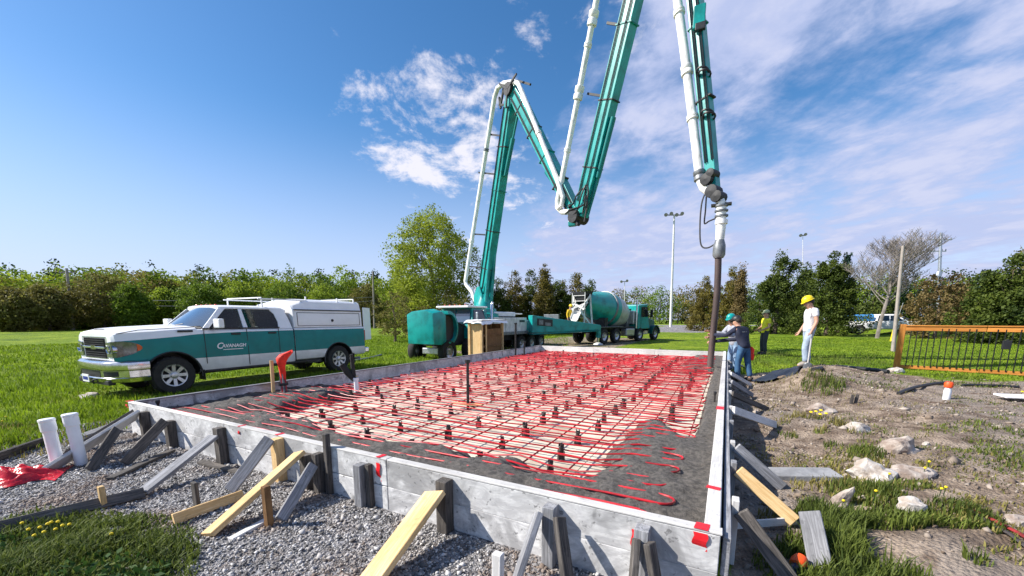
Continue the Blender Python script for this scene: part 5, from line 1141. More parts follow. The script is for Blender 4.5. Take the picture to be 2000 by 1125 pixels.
def person(label, loc, rz, J, shirt, pants, boots, sleeve='short', hat=None, hat_mat=None, hair=True, scale=1.0, group='workers on the site'):
    """J overrides default joints; local frame: facing -y, +x is the figure's left"""
    p = thing('person', label, 'person', loc, rz, group); p.scale = (scale,) * 3
    D = dict(pel=(0, 0, .95), spi=(0, .01, 1.13), che=(0, .01, 1.32), nek=(0, .01, 1.475), jaw=(0, -.02, 1.56), hed=(0, -.015, 1.655), top=(0, -.005, 1.735))
    for s, t in ((1, 'l'), (-1, 'r')):
        D.update({'sh' + t: (s * .175, .01, 1.415), 'el' + t: (s * .235, .03, 1.13), 'wr' + t: (s * .245, -.07, .89), 'hp' + t: (s * .09, 0, .92), 'kn' + t: (s * .105, -.03, .50), 'an' + t: (s * .11, .02, .10), 'to' + t: (s * .125, -.17, .045)})
    D.update(J); D = {k: V(v) for k, v in D.items()}
    up = (D['hed'] - D['nek']).normalized(); fw = V((0, -1, 0)); fw = V(J['face']).normalized() if 'face' in J else fw; fw = (fw - up * fw.dot(up)).normalized(); sd = up.cross(fw)
    N = {'pel': (D['pel'], (.115, .085)), 'spi': (D['spi'], (.105, .075)), 'che': (D['che'], (.12, .085)), 'nek': (D['nek'], .064), 'jaw': (D['jaw'], (.072, .080)), 'hed': (D['hed'], (.088, .102)), 'top': (D['top'], (.06, .07))}
    E = [('pel', 'spi'), ('spi', 'che'), ('che', 'nek'), ('nek', 'jaw'), ('jaw', 'hed'), ('hed', 'top')]
    hd = (D['hed'] + D['jaw']) / 2
    N['nose'] = (hd + fw * .112 + up * .0, .014); E.append(('hed', 'nose'))
    for s, t in ((1, 'l'), (-1, 'r')):
        N.update({'sh' + t: (D['sh' + t], .062), 'el' + t: (D['el' + t], .044), 'wr' + t: (D['wr' + t], .030), 'hp' + t: (D['hp' + t], .088), 'kn' + t: (D['kn' + t], .058), 'an' + t: (D['an' + t], .042), 'to' + t: (D['to' + t], .036)})
        mid = D['sh' + t].lerp(D['el' + t], .45); N['ua' + t] = (mid, .056); fa = D['el' + t].lerp(D['wr' + t], .35); N['fa' + t] = (fa, .046); th_ = D['hp' + t].lerp(D['kn' + t], .4); N['th' + t] = (th_, .08); ca = D['kn' + t].lerp(D['an' + t], .35); N['ca' + t] = (ca, .06)
        E += [('che', 'sh' + t), ('sh' + t, 'ua' + t), ('ua' + t, 'el' + t), ('el' + t, 'fa' + t), ('fa' + t, 'wr' + t), ('pel', 'hp' + t), ('hp' + t, 'th' + t), ('th' + t, 'kn' + t), ('kn' + t, 'ca' + t), ('ca' + t, 'an' + t), ('an' + t, 'to' + t)]
        # hand: palm, four curled fingers of unequal length and a thumb from the side of the palm
        d = (D['wr' + t] - D['el' + t]).normalized(); sd2 = d.cross(fw); sd2 = sd2.normalized() if sd2.length > .05 else sd
        nn_ = sd2.cross(d).normalized(); N['pa' + t] = (D['wr' + t] + d * .055, (.030, .030)); E.append(('wr' + t, 'pa' + t))
        for k, L in enumerate((.068, .078, .074, .058)):
            b = D['wr' + t] + d * .095 + sd2 * (k - 1.5) * .020
            N[f'f{k}a{t}'] = (b, .0095); N[f'f{k}b{t}'] = (b + d * L * .5 + nn_ * .012, .009); N[f'f{k}c{t}'] = (b + d * L * .75 + nn_ * .038, .0075)
            E += [('pa' + t, f'f{k}a{t}'), (f'f{k}a{t}', f'f{k}b{t}'), (f'f{k}b{t}', f'f{k}c{t}')]
        b = D['wr' + t] + d * .045 + sd2 * .036; N['t1' + t] = (b, .011); N['t2' + t] = (b + d * .035 + sd2 * .02 + nn_ * .02, .010); N['t3' + t] = (b + d * .06 + sd2 * .015 + nn_ * .04, .008)
        E += [('pa' + t, 't1' + t), ('t1' + t, 't2' + t), ('t2' + t, 't3' + t)]
        N['ear' + t] = (hd + sd * s * -.082 + up * .01, .016); E.append(('hed', 'ear' + t))
    skinned('body', N, E, M_skin, p, 2)
    # trousers
    N2 = {'pel': (D['pel'], (.150, .115)), 'wai': (D['pel'].lerp(D['spi'], .75), (.15, .115))}; E2 = [('pel', 'wai')]
    for t in 'lr':
        N2.update({'hp' + t: (D['hp' + t] - V((0, 0, .04)), .100), 'th' + t: (D['hp' + t].lerp(D['kn' + t], .45), .096), 'kn' + t: (D['kn' + t], .078), 'ca' + t: (D['kn' + t].lerp(D['an' + t], .5), .074), 'cu' + t: (D['an' + t] + (D['kn' + t] - D['an' + t]).normalized() * .03, .072)})
        E2 += [('pel', 'hp' + t), ('hp' + t, 'th' + t), ('th' + t, 'kn' + t), ('kn' + t, 'ca' + t), ('ca' + t, 'cu' + t)]
    skinned('trousers', N2, E2, pants, p, 2)
    for t in 'lr':
        a, b = D['an' + t], D['to' + t]; h = a + (a - b).normalized() * .06; h.z = a.z - .04
        skinned('boot', {'an': (a + V((0, 0, .05)), .058), 'm': (V((a.x, a.y, a.z - .03)), .060), 'to': (V(b) + V((0, 0, .012)), .048), 'he': (V((h.x, h.y, b.z + .015)), .046)}, [('an', 'm'), ('m', 'to'), ('m', 'he')], boots, p, 2)
    # shirt
    N3 = {'che': (D['che'], (.185, .135)), 'spi': (D['spi'], (.172, .132)), 'hem': (D['pel'].lerp(D['spi'], .1), (.178, .14)), 'hm2': (D['pel'].lerp(D['spi'], -.55), (.18, .142)), 'col': (D['che'].lerp(D['nek'], .8), (.095, .085))}; E3 = [('che', 'spi'), ('spi', 'hem'), ('hem', 'hm2'), ('che', 'col')]
    for t in 'lr':
        N3['sh' + t] = (D['sh' + t], .080); N3['ua' + t] = (D['sh' + t].lerp(D['el' + t], .62 if sleeve == 'short' else .5), .074 if sleeve == 'short' else .066); E3 += [('che', 'sh' + t), ('sh' + t, 'ua' + t)]
        if sleeve == 'long':
            N3['el' + t] = (D['el' + t], .06); N3['fa' + t] = (D['el' + t].lerp(D['wr' + t], .5), .055); N3['cu' + t] = (D['el' + t].lerp(D['wr' + t], .93), .044); E3 += [('ua' + t, 'el' + t), ('el' + t, 'fa' + t), ('fa' + t, 'cu' + t)]
    sh_ = skinned('shirt', N3, E3, shirt, p, 2)
    # head gear and hair
    M3 = Matrix((sd, fw, up)).transposed(); hc_ = D['hed']
    def headpart(name, prof, mat, dy=0.0, peak=None, n=20):
        mb = MB().lathe([(r, h) for r, h in prof], (0, 0, 0), (0, 0, 1), n)
        vs = [M3 @ V((v[0] * .90, v[1] * 1.08 + dy, v[2])) + hc_ for v in mb.v]; mb.v = [tuple(v) for v in vs]
        o = mb.build(name, mat, p, smooth=45, world=False)
        if peak:
            mbp = MB(); pts = [M3 @ V((math.sin(a) * .095, .085 + math.cos(a) * peak, peak_z - .02 * math.cos(a))) + hc_ for a in np.linspace(-1.45, 1.45, 9)]
            pts += [M3 @ V((math.sin(a) * .088, .04 + math.cos(a) * .05, peak_z + .004)) + hc_ for a in np.linspace(1.45, -1.45, 9)]
            mbp.prism(pts, tuple(up * .008)).build('peak', mat, o, world=False)
        return o
    peak_z = .03
    if hair: headpart('hair', [(.06, -.075), (.088, -.05), (.098, .0), (.098, .05), (.07, .095), (.03, .112), (0, .114)], M_hair, -.022)
    if hat == 'helmet': peak_z = .045; headpart('hard_hat', [(.128, .035), (.130, .045), (.122, .05), (.119, .08), (.105, .125), (.07, .158), (.03, .172), (0, .174)], hat_mat, peak=.075)
    if hat == 'cap': peak_z = .045; headpart('cap', [(.113, .03), (.114, .06), (.105, .10), (.075, .132), (.03, .145), (0, .147)], hat_mat, peak=.09)
    if hat == 'hatbrim': headpart('hat', [(.19, .035), (.19, .045), (.115, .06), (.108, .11), (.08, .14), (0, .148)], hat_mat)
    for s in (-1, 1): MB().lathe([(0, -.010), (.010, 0), (0, .010)], hd + fw * .092 + sd * s * .03 + up * .032, tuple(fw), 8).build('eye', M_black, p, world=False)
    return p, sh_
def facing(dx, dy): return math.atan2(dy, dx) + math.pi / 2      # local -y towards (dx, dy)
M_boot = pm('muddy_boot', (.30, .26, .22), .8, var=.4)
M_darkboot = pm('dark_boot', (.05, .04, .035), .7, var=.4)
# man in white T-shirt and yellow hard hat
a = lvl(1572, 716, .36); zA = gz(a.x, a.y)
person('worker in yellow hard hat, white T-shirt and pale jeans resting on a shovel', (a.x, a.y, zA), facing(-1, -.25),
       dict(jaw=(0, -.07, 1.535), hed=(0, -.085, 1.625), top=(0, -.085, 1.705), nek=(0, -.01, 1.475), face=(0, -1, -.45), ell=(.25, .04, 1.14), wrl=(.30, -.06, .93), elr=(-.24, .02, 1.13), wrr=(-.25, -.10, .90),
            knl=(.13, -.10, .50), anl=(.16, -.06, .10), tol=(.18, -.25, .045), knr=(-.13, .05, .50), anr=(-.17, .12, .10), tor=(-.20, -.07, .045)),
       cloth('white_cotton', (.80, .78, .80)), cloth('pale_denim', (.36, .44, .55)), M_boot, hat='helmet', hat_mat=M_yellow, scale=1.08)
# shovel he leans on
hx = onY(1588, 640, a.y - .28)
sv = thing('shovel', 'shovel with pale wooden handle beside the worker in white', 'shovel', (hx.x - .02, a.y - .28, gz(hx.x, a.y - .28)))
MB().tube([(hx.x - .02, a.y - .28, zA + .12), (hx.x, a.y - .28, zA + 1.14)], .019, 8).build('handle', W_pale, sv)
MB().loft([[(hx.x - .02 + u * .10 * w, a.y - .28 - .02 * (1 - u * u), zA + z) for u in (-1, -.5, 0, .5, 1)] for z, w in ((.14, .5), (.10, 1), (-.05, 1), (-.15, .4))], caps=False).build('blade', M_grey, sv)
# yellow shirt, further back
b = lvl(1490, 690, .30); zB = gz(b.x, b.y)
person('worker in yellow shirt and dark trousers standing before the cedars', (b.x, b.y, zB), facing(-1, -.5),
       dict(wrl=(.16, -.22, 1.0), ell=(.25, .0, 1.12), wrr=(-.15, -.23, 1.02), elr=(-.25, .0, 1.12)),
       cloth('yellow_shirt_cloth', (.86, .82, .03)), cloth('dark_trousers', (.03, .035, .045)), M_darkboot, hat='cap', hat_mat=cloth('pale_green_cloth', (.42, .46, .26)), scale=1.0)
# navy jumper, guiding the hose
hose_at = V((-.43, 13.0, 1.05)); c = V((.46, 12.30, gz(.46, 12.30))); rz = facing(hose_at.x - c.x, hose_at.y - c.y)
def loc_of(w, base, rz, sc=1.0): return (Matrix.Rotation(-rz, 3, 'Z') @ (V(w) - V(base))) / sc
hl, hr = loc_of((-.36, 12.93, 1.22), c, rz), loc_of((-.33, 12.90, 1.02), c, rz)
pn, sn = person('worker in navy jumper and blue jeans, back to the viewer, guiding the hose', c, rz,
       dict(spi=(0, -.06, 1.13), che=(0, -.16, 1.31), nek=(0, -.22, 1.45), jaw=(0, -.27, 1.52), hed=(0, -.285, 1.61), top=(0, -.28, 1.69), shl=(.19, -.16, 1.40), shr=(-.19, -.16, 1.40), face=(.1, -1, -.3),
            ell=tuple(V((.24, -.38, 1.22))), wrl=tuple(hl), elr=tuple(V((-.24, -.36, 1.12))), wrr=tuple(hr), knl=(.12, -.06, .5), knr=(-.11, .06, .5), anl=(.14, -.02, .1), anr=(-.13, .16, .1), tol=(.15, -.2, .045), tor=(-.15, -.02, .045)),
       cloth('navy_cloth', (.012, .016, .04)), cloth('blue_denim', (.035, .10, .20)), M_darkboot, sleeve='long', hat='cap', hat_mat=M_black, scale=1.0)
for k in range(3):
    MB().box((-.06 + k * .06, -.028, 1.30), (.035, .012, .06)).build('back_print', M_offwhite, pn, world=False)
# grey hoodie and teal hard hat on the far side of the hose
d = V((.02 + .24, 13.62, gz(.26, 13.62))); rz2 = facing(hose_at.x - d.x, hose_at.y - d.y)
hl, hr = loc_of((-.40, 13.10, 1.28), d, rz2), loc_of((-.42, 13.11, 1.12), d, rz2)
person('worker in teal hard hat and grey hooded top holding the hose', d, rz2,
       dict(spi=(0, -.04, 1.13), che=(0, -.10, 1.31), nek=(0, -.14, 1.46), jaw=(0, -.18, 1.53), hed=(0, -.195, 1.62), top=(0, -.19, 1.70), shl=(.18, -.10, 1.40), shr=(-.18, -.10, 1.40), face=(0, -1, -.3), ell=(.25, -.30, 1.16), wrl=tuple(hl), elr=(-.25, -.30, 1.14), wrr=tuple(hr)),
       cloth('grey_hood_cloth', (.34, .35, .40)), cloth('light_denim', (.22, .32, .46)), M_darkboot, sleeve='long', hat='helmet', hat_mat=M_teal, scale=1.02)
# orange rag hanging from a back pocket
q = onY(1470, 672, c.y + .1); rings = []
for k, (zz, w) in enumerate(((.92, .03), (.86, .07), (.76, .10), (.66, .11), (.58, .06))): rings.append([(c.x + .17 + .02 * math.sin(k * 2 + i) + w * math.cos(t) * .9, c.y + .12 + w * .5 * math.sin(t), zz + .02 * math.sin(3 * t)) for i, t in enumerate(np.linspace(0, 5.6, 8))])
o = MB().loft(rings, close=True).build('orange_rag', MATS['orange_cloth'], None, smooth=60); tag(o, 'orange rag hanging at the hip of the worker in navy', 'rag')
# man in yellow at the pump hopper
e = V((-9.30, 25.75, .84))
person('worker in yellow coat standing at the hopper below the mixer chute', e, facing(.8, -.6), dict(wrl=(.2, -.25, 1.05), ell=(.27, -.02, 1.14)), cloth('yellow_coat_cloth', (.80, .52, .02)), cloth('dark_work_trousers', (.04, .045, .05)), M_darkboot, sleeve='long', hat='helmet', hat_mat=M_yellow, scale=1.0)
# ================================================================ right-hand side: fence, rocks, posts, odds and ends
A_ = lvl(1750, 720, .16); B_ = lvl(1975, 734, .16); dF = (B_ - A_); dF.z = 0; dF.normalize(); nF = V((-dF.y, dF.x, 0))
fe = thing('railing', 'orange-stained wooden railing with thin black balusters on the right', 'railing', (A_.x, A_.y, gz(A_.x, A_.y)))
zb = gz(A_.x, A_.y)
ztop = onY(1765, 640, A_.y).z; zbot = onY(1765, 713, A_.y).z
plank('post', (A_.x, A_.y, zb - .1), (A_.x + .01, A_.y, ztop + .10), .13, .13, W_fence, fe, face=(0, -1, 0), bev=.01)
LEN = 3.2
for k in range(2):
    pa, pb = A_ + dF * (LEN * k * .5 + .07), A_ + dF * (LEN * (k + 1) * .5 + .06)
    plank('top_rail', V((pa.x, pa.y, ztop - .02)), V((pb.x, pb.y, ztop - .02)), .14, .09, W_fence, fe, face=tuple(nF), bev=.008)
    plank('cap_rail', V((pa.x, pa.y, ztop + .06)), V((pb.x, pb.y, ztop + .06)), .15, .035, W_fence, fe, face=(0, 0, 1), bev=.006)
    if k == 0 or True: plank('bottom_rail', V((pa.x, pa.y, zbot - .04)), V((pb.x, pb.y, zbot - .05)), .10, .045, W_fence, fe, face=tuple(nF), bev=.006)
M_bal = pm('black_baluster', (.012, .012, .013), .4, .2)
first = None
for k in range(24):
    p = A_ + dF * (.20 + k * .128)
    if first is None:
        first = MB().beam((0, 0, 0), (0, 0, ztop - zbot), .022, .022, up=(1, 0, 0)).build('baluster', M_bal, None); o = first
    else: o = first.copy(); COL.objects.link(o)
    o.parent = fe; o.location = V((p.x, p.y, zbot - .02)) - fe.location - nF * .035
    o.rotation_euler = (random.uniform(-.01, .01), random.uniform(-.01, .01), math.atan2(dF.y, dF.x))
q = onY(1966, 674, 14.75); o = MB().box(q, (.16, .06, .22)).box(q + V((0, 0, .12)), (.05, .04, .05)).build('latch_box', M_black, fe, bevel=.015)
# rocks
M_rock = pm('pale_fieldstone', (.47, .41, .36), .95, var=.3, scale=7, col2=(.24, .18, .145), bump=1.0, bscale=16)
M_rock2 = pm('whitish_limestone', (.60, .57, .54), .95, var=.2, scale=7, col2=(.34, .28, .23), bump=1.0, bscale=16)
def rock(px, py, wpx, hpx, label, mat, seed, z=None, rot=0.0, flat=1.0):
    p = lvl(px, py, 0.08); zz = gz(p.x, p.y) if z is None else z; p = lvl(px, py, zz); dist = (p - EYE).length; w = wpx / FOC * dist * .74; h = hpx / FOC * dist * .85 * flat
    bm = bmesh.new(); bmesh.ops.create_icosphere(bm, subdivisions=3, radius=1.0); g = np.random.default_rng(seed); k1 = g.uniform(0, 50, 3)
    for v in bm.verts:
        c = v.co; n1 = float(vnoise(c.x * 1.3 + k1[0], c.y * 1.3 + c.z * 1.7 + k1[1], 1, seed)); n2 = float(vnoise(c.x * 3 + c.z * 2 + k1[2], c.y * 3 - c.z, 1, seed + 1))
        c *= .62 + .62 * n1 + .10 * n2; c.z = round(c.z * 3.2) / 3.2 * .45 + c.z * .55; c.x = round(c.x * 2.6) / 2.6 * .35 + c.x * .65
        c.z = max(c.z, -.5); v.co = V((c.x * w / 2, c.y * w * .38, c.z * h * .62))
    bmesh.ops.rotate(bm, verts=bm.verts, cent=(0, 0, 0), matrix=Matrix.Rotation(rot, 3, 'Y'))
    me = bpy.data.meshes.new('rock'); bm.to_mesh(me); bm.free(); me.materials.append(mat); me.polygons.foreach_set('use_smooth', [True] * len(me.polygons)); me.set_sharp_from_angle(angle=R(16))
    o = bpy.data.objects.new('rock', me); COL.objects.link(o); o.location = (p.x, p.y, zz + h * .03); o.rotation_euler = (0, 0, -YAW * -1 + random.uniform(-.3, .3))
    return tag(o, label, 'rock', 'rocks on the bare earth')
rock(1706, 935, 82, 42, 'largest pale boulder, low and rounded, right of the formwork', M_rock2, 3)
rock(1775, 926, 78, 22, 'long low pale rock just right of the largest boulder', M_rock, 5)
rock(1755, 882, 66, 36, 'pinkish rock behind the largest boulder', M_rock, 8)
rock(1676, 842, 52, 26, 'white flat-topped rock with dark soil in front', M_rock2, 12)
rock(1602, 806, 48, 22, 'pale rock among yellow weeds near the right-hand braces', M_rock, 15)
rock(1634, 992, 36, 62, 'pale slab of rock leaning up out of the grass', M_rock, 19, rot=.5)
rock(1782, 990, 46, 22, 'small whitish rock in the weeds', M_rock2, 23)
rock(1745, 728, 34, 13, 'whitish rock at the foot of the railing post', M_rock2, 27)
rock(1808, 870, 18, 10, 'tiny pale stone on the bare earth', M_rock2, 31)
rock(176, 776, 30, 12, 'white stone in the grass in front of the green-striped pickup', M_rock2, 36)
rock(1985, 1020, 36, 14, 'flat grey stone near the two rods at the right edge', M_rock, 39)
rock(1530, 742, 30, 12, 'brown clod of earth beside the worker in navy', pm('brown_clod', (.24, .17, .12), .95, var=.4, scale=8, bump=.8, bscale=20), 44)
# half-buried concrete block and the smooth damp strip of earth behind it
p0, p1 = lvl(1505, 935, .0), lvl(1640, 944, .02)
o = plank('concrete_block', p0 + V((0, .1, -.02)), p1 + V((0, .15, .0)), .26, .14, pm('old_concrete', (.27, .27, .28), .85, var=.25, scale=5, bump=.5, bscale=30), None, bev=.012); tag(o, 'flat grey concrete block half buried beside the braces', 'concrete block')
# leaning grey stake, bottom right
pt, pb = onY(1581, 1000, 3.35), lvl(1612, 1150, -.02)
tag(plank('leaning_stake', pt, pb, .13, .035, W_grey, None, face=(-.3, -1, .3)), 'weathered grey board stuck in the ground, leaning, bottom right', 'board')
# paint can and marker bottle
p = lvl(1552, 1112, .05); o = thing('spray_can', 'dark can with orange cap lying in the grass by the leaning board', 'spray can', p)
ax = V((.35, .75, .30)).normalized()
MB().lathe([(0, 0), (.033, 0), (.034, .01), (.034, .14), (.028, .155)], p - ax * .12, ax, 16).build('can', pm('dark_blue_tin', (.02, .025, .07), .35, .4), o, smooth=40)
MB().lathe([(.030, .15), (.046, .155), (.048, .20), (.040, .232), (0, .236)], p - ax * .12, ax, 16).build('cap', M_orange, o, smooth=40)
p = lvl(1848, 781, gz(4.1, 11.3)); o = thing('marker_bottle', 'white bottle with orange top standing on the bare earth', 'bottle', p)
zt = onY(1848, 745, p.y).z - p.z
MB().lathe([(0, 0), (.05, 0), (.055, .02), (.055, zt * .5), (.045, zt * .62), (.042, zt * .66)], p, (0, 0, 1), 16).build('bottle', M_pvc, o, smooth=40)
MB().lathe([(.045, zt * .66), (.062, zt * .70), (.066, zt * .9), (.05, zt * .98), (0, zt)], p, (0, 0, 1), 16).build('top', M_orange, o, smooth=40)
p = lvl(1990, 778, .2); tag(plank('white_board', p + V((-.25, 0, .03)), p + V((.8, .1, .05)), .35, .03, M_white, None), 'white board lying flat at the right edge', 'board')
# rods bottom right
for k, (m_, lab) in enumerate(((pm('dark_rod', (.05, .04, .04), .6), 'dark rod lying on the earth at the right edge'), (M_rust, 'rusty red rod lying beside the dark one at the right edge'))):
    a, b = lvl(1885 + 10 * k, 1003 + 2 * k, .12), lvl(2030 + 12 * k, 1078 - 10 * k, .12)
    tag(MB().tube([V((*q.xy, gz(q.x, q.y) + .02)) for q in (a, a.lerp(b, .33), a.lerp(b, .66), b)], .014, 6).build('rod', m_, None, smooth=60), lab, 'rod')
# black drain pipe on the mound, thin pipe, black sheet
def ground_pipe(name, pix, r, label, n=6, mat=None, lift=.0, rib=False):
    pts = []
    for (x, y) in pix:
        q = lvl(x, y, .2)
        for _ in range(6): q = lvl(x, y, gz(q.x, q.y) + r + lift)
        pts.append(q)
    c = spl(pts, n); rr = [r * (1 + (.10 if (i % 2 and rib) else 0)) for i in range(len(c))]
    return tag(MB().tube(c, rr, 8).build(name, mat or M_black, None, smooth=50), label, 'pipe')
ground_pipe('drain_pipe', ((1588, 722), (1630, 716), (1680, 720), (1735, 726)), .055, 'black ribbed pipe lying behind the earth mound below the worker in white', 10, rib=True)
ground_pipe('drain_pipe', ((1755, 768), (1785, 757), (1820, 750), (1852, 747)), .035, 'thin black pipe curving across the bare earth towards the bottle', 8)
ground_pipe('drain_pipe', ((1880, 752), (1940, 753), (1990, 756)), .03, 'thin black pipe lying below the railing', 6)
ground_pipe('air_hose', ((672, 708), (700, 703), (722, 699), (745, 693)), .045, 'grey hose lying in the grass behind the green-striped pickup', 6, mat=M_grey)
c0 = lvl(1522, 738, .1); nn = 16; u, v = np.meshgrid(np.linspace(-1, 1, nn), np.linspace(-1, 1, nn))
a1, a2 = lvl(1490, 752, 0), lvl(1580, 712, .25); X_ = (a1.x + a2.x) / 2 + (a2.x - a1.x) / 2 * u + .25 * v; Y_ = (a1.y + a2.y) / 2 + (a2.y - a1.y) / 2 * u - .3 * v
Z_ = height(X_, Y_) + .02 + .05 * vnoise(u * 5, v * 5, 1, 3) + .03 * np.abs(np.sin(u * 7 + v * 3))
ii = (np.arange(nn - 1)[:, None] * nn + np.arange(nn - 1)[None, :]).ravel()
o = raw_mesh('plastic_sheet', np.stack([X_.ravel(), Y_.ravel(), Z_.ravel()], 1), np.stack([ii, ii + 1, ii + nn + 1, ii + nn], 1), pm('black_plastic_sheet', (.015, .016, .02), .35, bump=.5, bscale=10), smooth=True)
tag(o, 'black plastic sheet crumpled over the left flank of the earth mound', 'plastic sheet')
for k in range(2):
    p = lvl(1662 + 9 * k, 782, .15); tag(plank('peg', (p.x, p.y, gz(p.x, p.y) - .05), (p.x + .02, p.y, gz(p.x, p.y) + .17), .05, .03, W_dark, None, face=(0, -1, 0)), ('left of two short dark pegs behind the pale rocks', 'right of two short dark pegs behind the pale rocks')[k], 'peg')

# ================================================================ poles
W_pole = wood('grey_pole_wood', (.42, .37, .33), (.27, .23, .21), .2, (6, 6, .5))
def pole(px, yb, yt, dist, r, label, xt=None, mat=None, arms=(), name='utility_pole'):
    b = rng(px, yb, dist); zb = gz(b.x, b.y); t = rng(xt or px, yt, dist)
    o = thing(name, label, 'pole', (b.x, b.y, zb)); MB().tube([(b.x, b.y, zb - .2), (t.x, t.y, t.z)], [r, r * .7], 8).build('shaft', mat or W_pole, o, smooth=50)
    rt = V((math.cos(YAW), math.sin(YAW), 0))
    for dz, L in arms:
        MB().beam(V((t.x, t.y, t.z - dz)) - rt * L, V((t.x, t.y, t.z - dz)) + rt * L, .12, .12).build('crossarm', mat or W_pole, o)
        for k in (-1, -.5, .5, 1): MB().lathe([(.05, 0), (.07, .1), (.03, .2), (0, .22)], V((t.x, t.y, t.z - dz + .06)) + rt * L * k * .95, (0, 0, 1), 6).build('insulator', M_grey, o)
    return o, t
pl_l, tl = pole(143, 645, 524, 90, .22, 'leaning grey utility pole before the wood on the left', xt=130, arms=((.6, 1.2),))
p_m, tm = pole(731, 640, 530, 80, .16, 'pale utility pole rising behind the white cargo cap', xt=728)
p_b, tb = pole(1744, 690, 480, 26, .085, 'thin wooden pole standing behind the railing post', xt=1764)
p_t, tt = pole(1832, 628, 455, 75, .20, 'distant utility pole with crossarms above the brown bush', xt=1838, mat=M_alu, arms=((.8, 1.5), (2.2, 1.0)))
MB().lathe([(0, 0), (.3, .05), (.33, 1.1), (.28, 1.25), (0, 1.25)], V((tt.x + .4, tt.y, tt.z - 6.0)), (0, 0, 1), 12).build('transformer', M_alu, p_t, smooth=40)
def mast(px, yb, yt, dist, r, label, xt, heads, w):
    b = rng(px, yb, dist); zb = gz(b.x, b.y); t = rng(xt, yt, dist); o = thing('light_mast', label, 'light mast', (b.x, b.y, zb)); rt = V((math.cos(YAW), math.sin(YAW), 0))
    MB().tube([(b.x, b.y, zb - .2), (t.x, t.y, t.z)], [r, r * .6], 8).build('shaft', M_offwhite, o, smooth=50)
    MB().beam(V(t) - rt * w, V(t) + rt * w, .2, .2).build('crossarm', M_grey, o)
    for k in range(heads): MB().lathe([(0, -.2), (.22, -.18), (.38, .15), (0, .15)], V(t) + rt * w * (2 * k / (heads - 1) - 1) + V((0, -.3, .25 * (k % 2))), (0, -1, -.4), 10).build('floodlight', M_grey, o, smooth=40)
    return o
mast(1310, 634, 420, 95, .28, 'tall white floodlight mast with four lamps near the hose', 1317, 4, 1.7)
mast(1567, 640, 460, 130, .09, 'thin far light mast above the right-hand cedars', 1568, 2, .6)
mast(1219, 640, 550, 120, .14, 'small far light mast above the mixer cab', 1220, 2, .8)
# overhead wires
def wire(a, b, sag, name='overhead_wire', label=''):
    pts = [V(a).lerp(V(b), f) - V((0, 0, sag * 4 * f * (1 - f))) for f in np.linspace(0, 1, 14)]
    return tag(MB().tube(pts, .03, 4).build(name, M_grey, None), label, 'wire', 'overhead wires')
zl = rng(140, 582, 90).z; zr = rng(728, 580, 80).z
for k in range(2): wire((tl.x + .3, tl.y + .3, zl - .9 * k), (tm.x, tm.y, zr - .7 * k), .6, label=('upper overhead wire crossing in front of the left wood', 'lower overhead wire crossing in front of the left wood')[k])
zr2 = tt.z - 1.0
for k in range(2): wire((tt.x, tt.y, zr2 - 4.5 - 1.2 * k), rng(2060, 520 + 12 * k, 80), .8, label=('upper overhead wire running right from the far pole', 'lower overhead wire running right from the far pole')[k])
q = rng(1741, 668, 38); o = thing('guy_guard', 'yellow plastic marker post in the grass behind the railing', 'marker post', (q.x, q.y, gz(q.x, q.y))); MB().tube([(q.x, q.y, gz(q.x, q.y) - .05), (q.x + .12, q.y, gz(q.x, q.y) + 1.5)], .10, 8).build('guard', M_yellow, o, smooth=50)
MB().tube([(q.x + .12, q.y, gz(q.x, q.y) + 1.45), (q.x + .3, q.y, gz(q.x, q.y) + 2.6)], .02, 5).build('guy_wire', M_grey, o)
# ================================================================ trees
def cards(P, size, g, up_bias=0.0, asp=1.0):
    """a small randomly turned leaf quad at each point"""
    n = len(P); a = g.normal(size=(n, 3)); a[:, 2] *= (1 - up_bias); a /= np.linalg.norm(a, axis=1, keepdims=True); b = g.normal(size=(n, 3)); b -= a * (a * b).sum(1, keepdims=True); b /= np.linalg.norm(b, axis=1, keepdims=True)
    s = size * g.uniform(.6, 1.35, (n, 1)); a = a * s; b = b * s * asp
    q = np.stack([P - a * .5, P + b * .42, P + a * .5, P - b * .42], 1).reshape(-1, 3)
    return q, np.arange(n * 4).reshape(-1, 4)
def crown_points(g, shape, ncl, per, clr):
    """cluster centres through the crown volume, leaves round each; shape(t) -> radius at height t in 0..1 ; unit crown"""
    t = g.uniform(0, 1, ncl * 3); r = np.array([shape(x) for x in t]); k = g.uniform(0, 1, ncl * 3) < (r / r.max()) ** 1.3; t, r = t[k][:ncl], r[k][:ncl]
    th = g.uniform(0, 6.283, len(t)); rr = r * np.sqrt(g.uniform(.12, 1.0, len(t))) * (1 + .18 * np.sin(th * 3 + t * 9 + g.uniform(0, 6)))
    C = np.stack([rr * np.cos(th), rr * np.sin(th), t], 1)
    tint = g.uniform(0, 1, len(C))
    return C, tint
def spires(g, n, k, tall=1.0):
    """clusters of a clump made of several pointed leaders of unequal height"""
    L = [(g.uniform(.3, .72) * (i > 0), 6.283 * i / max(1, k - 1) + g.uniform(-.4, .4), (1.0 if i == 0 else g.uniform(.55, .93)), g.uniform(.46, .70)) for i in range(k)]
    C, per = [], n // k
    for rr, th, h, w in L:
        t = g.uniform(0, 1, per) ** .85; r = w * np.power(1 - t, .62) * np.minimum(1, .55 + t * 3) * np.sqrt(g.uniform(.25, 1, per)) * (1 + .25 * np.sin(t * 17 + th)); a = g.uniform(0, 6.283, per)
        C.append(np.stack([rr * math.cos(th) * (1 - .3 * t) + r * np.cos(a), rr * math.sin(th) * (1 - .3 * t) + r * np.sin(a), t * h], 1))
    C = np.concatenate(C); return C, g.uniform(0, 1, len(C))
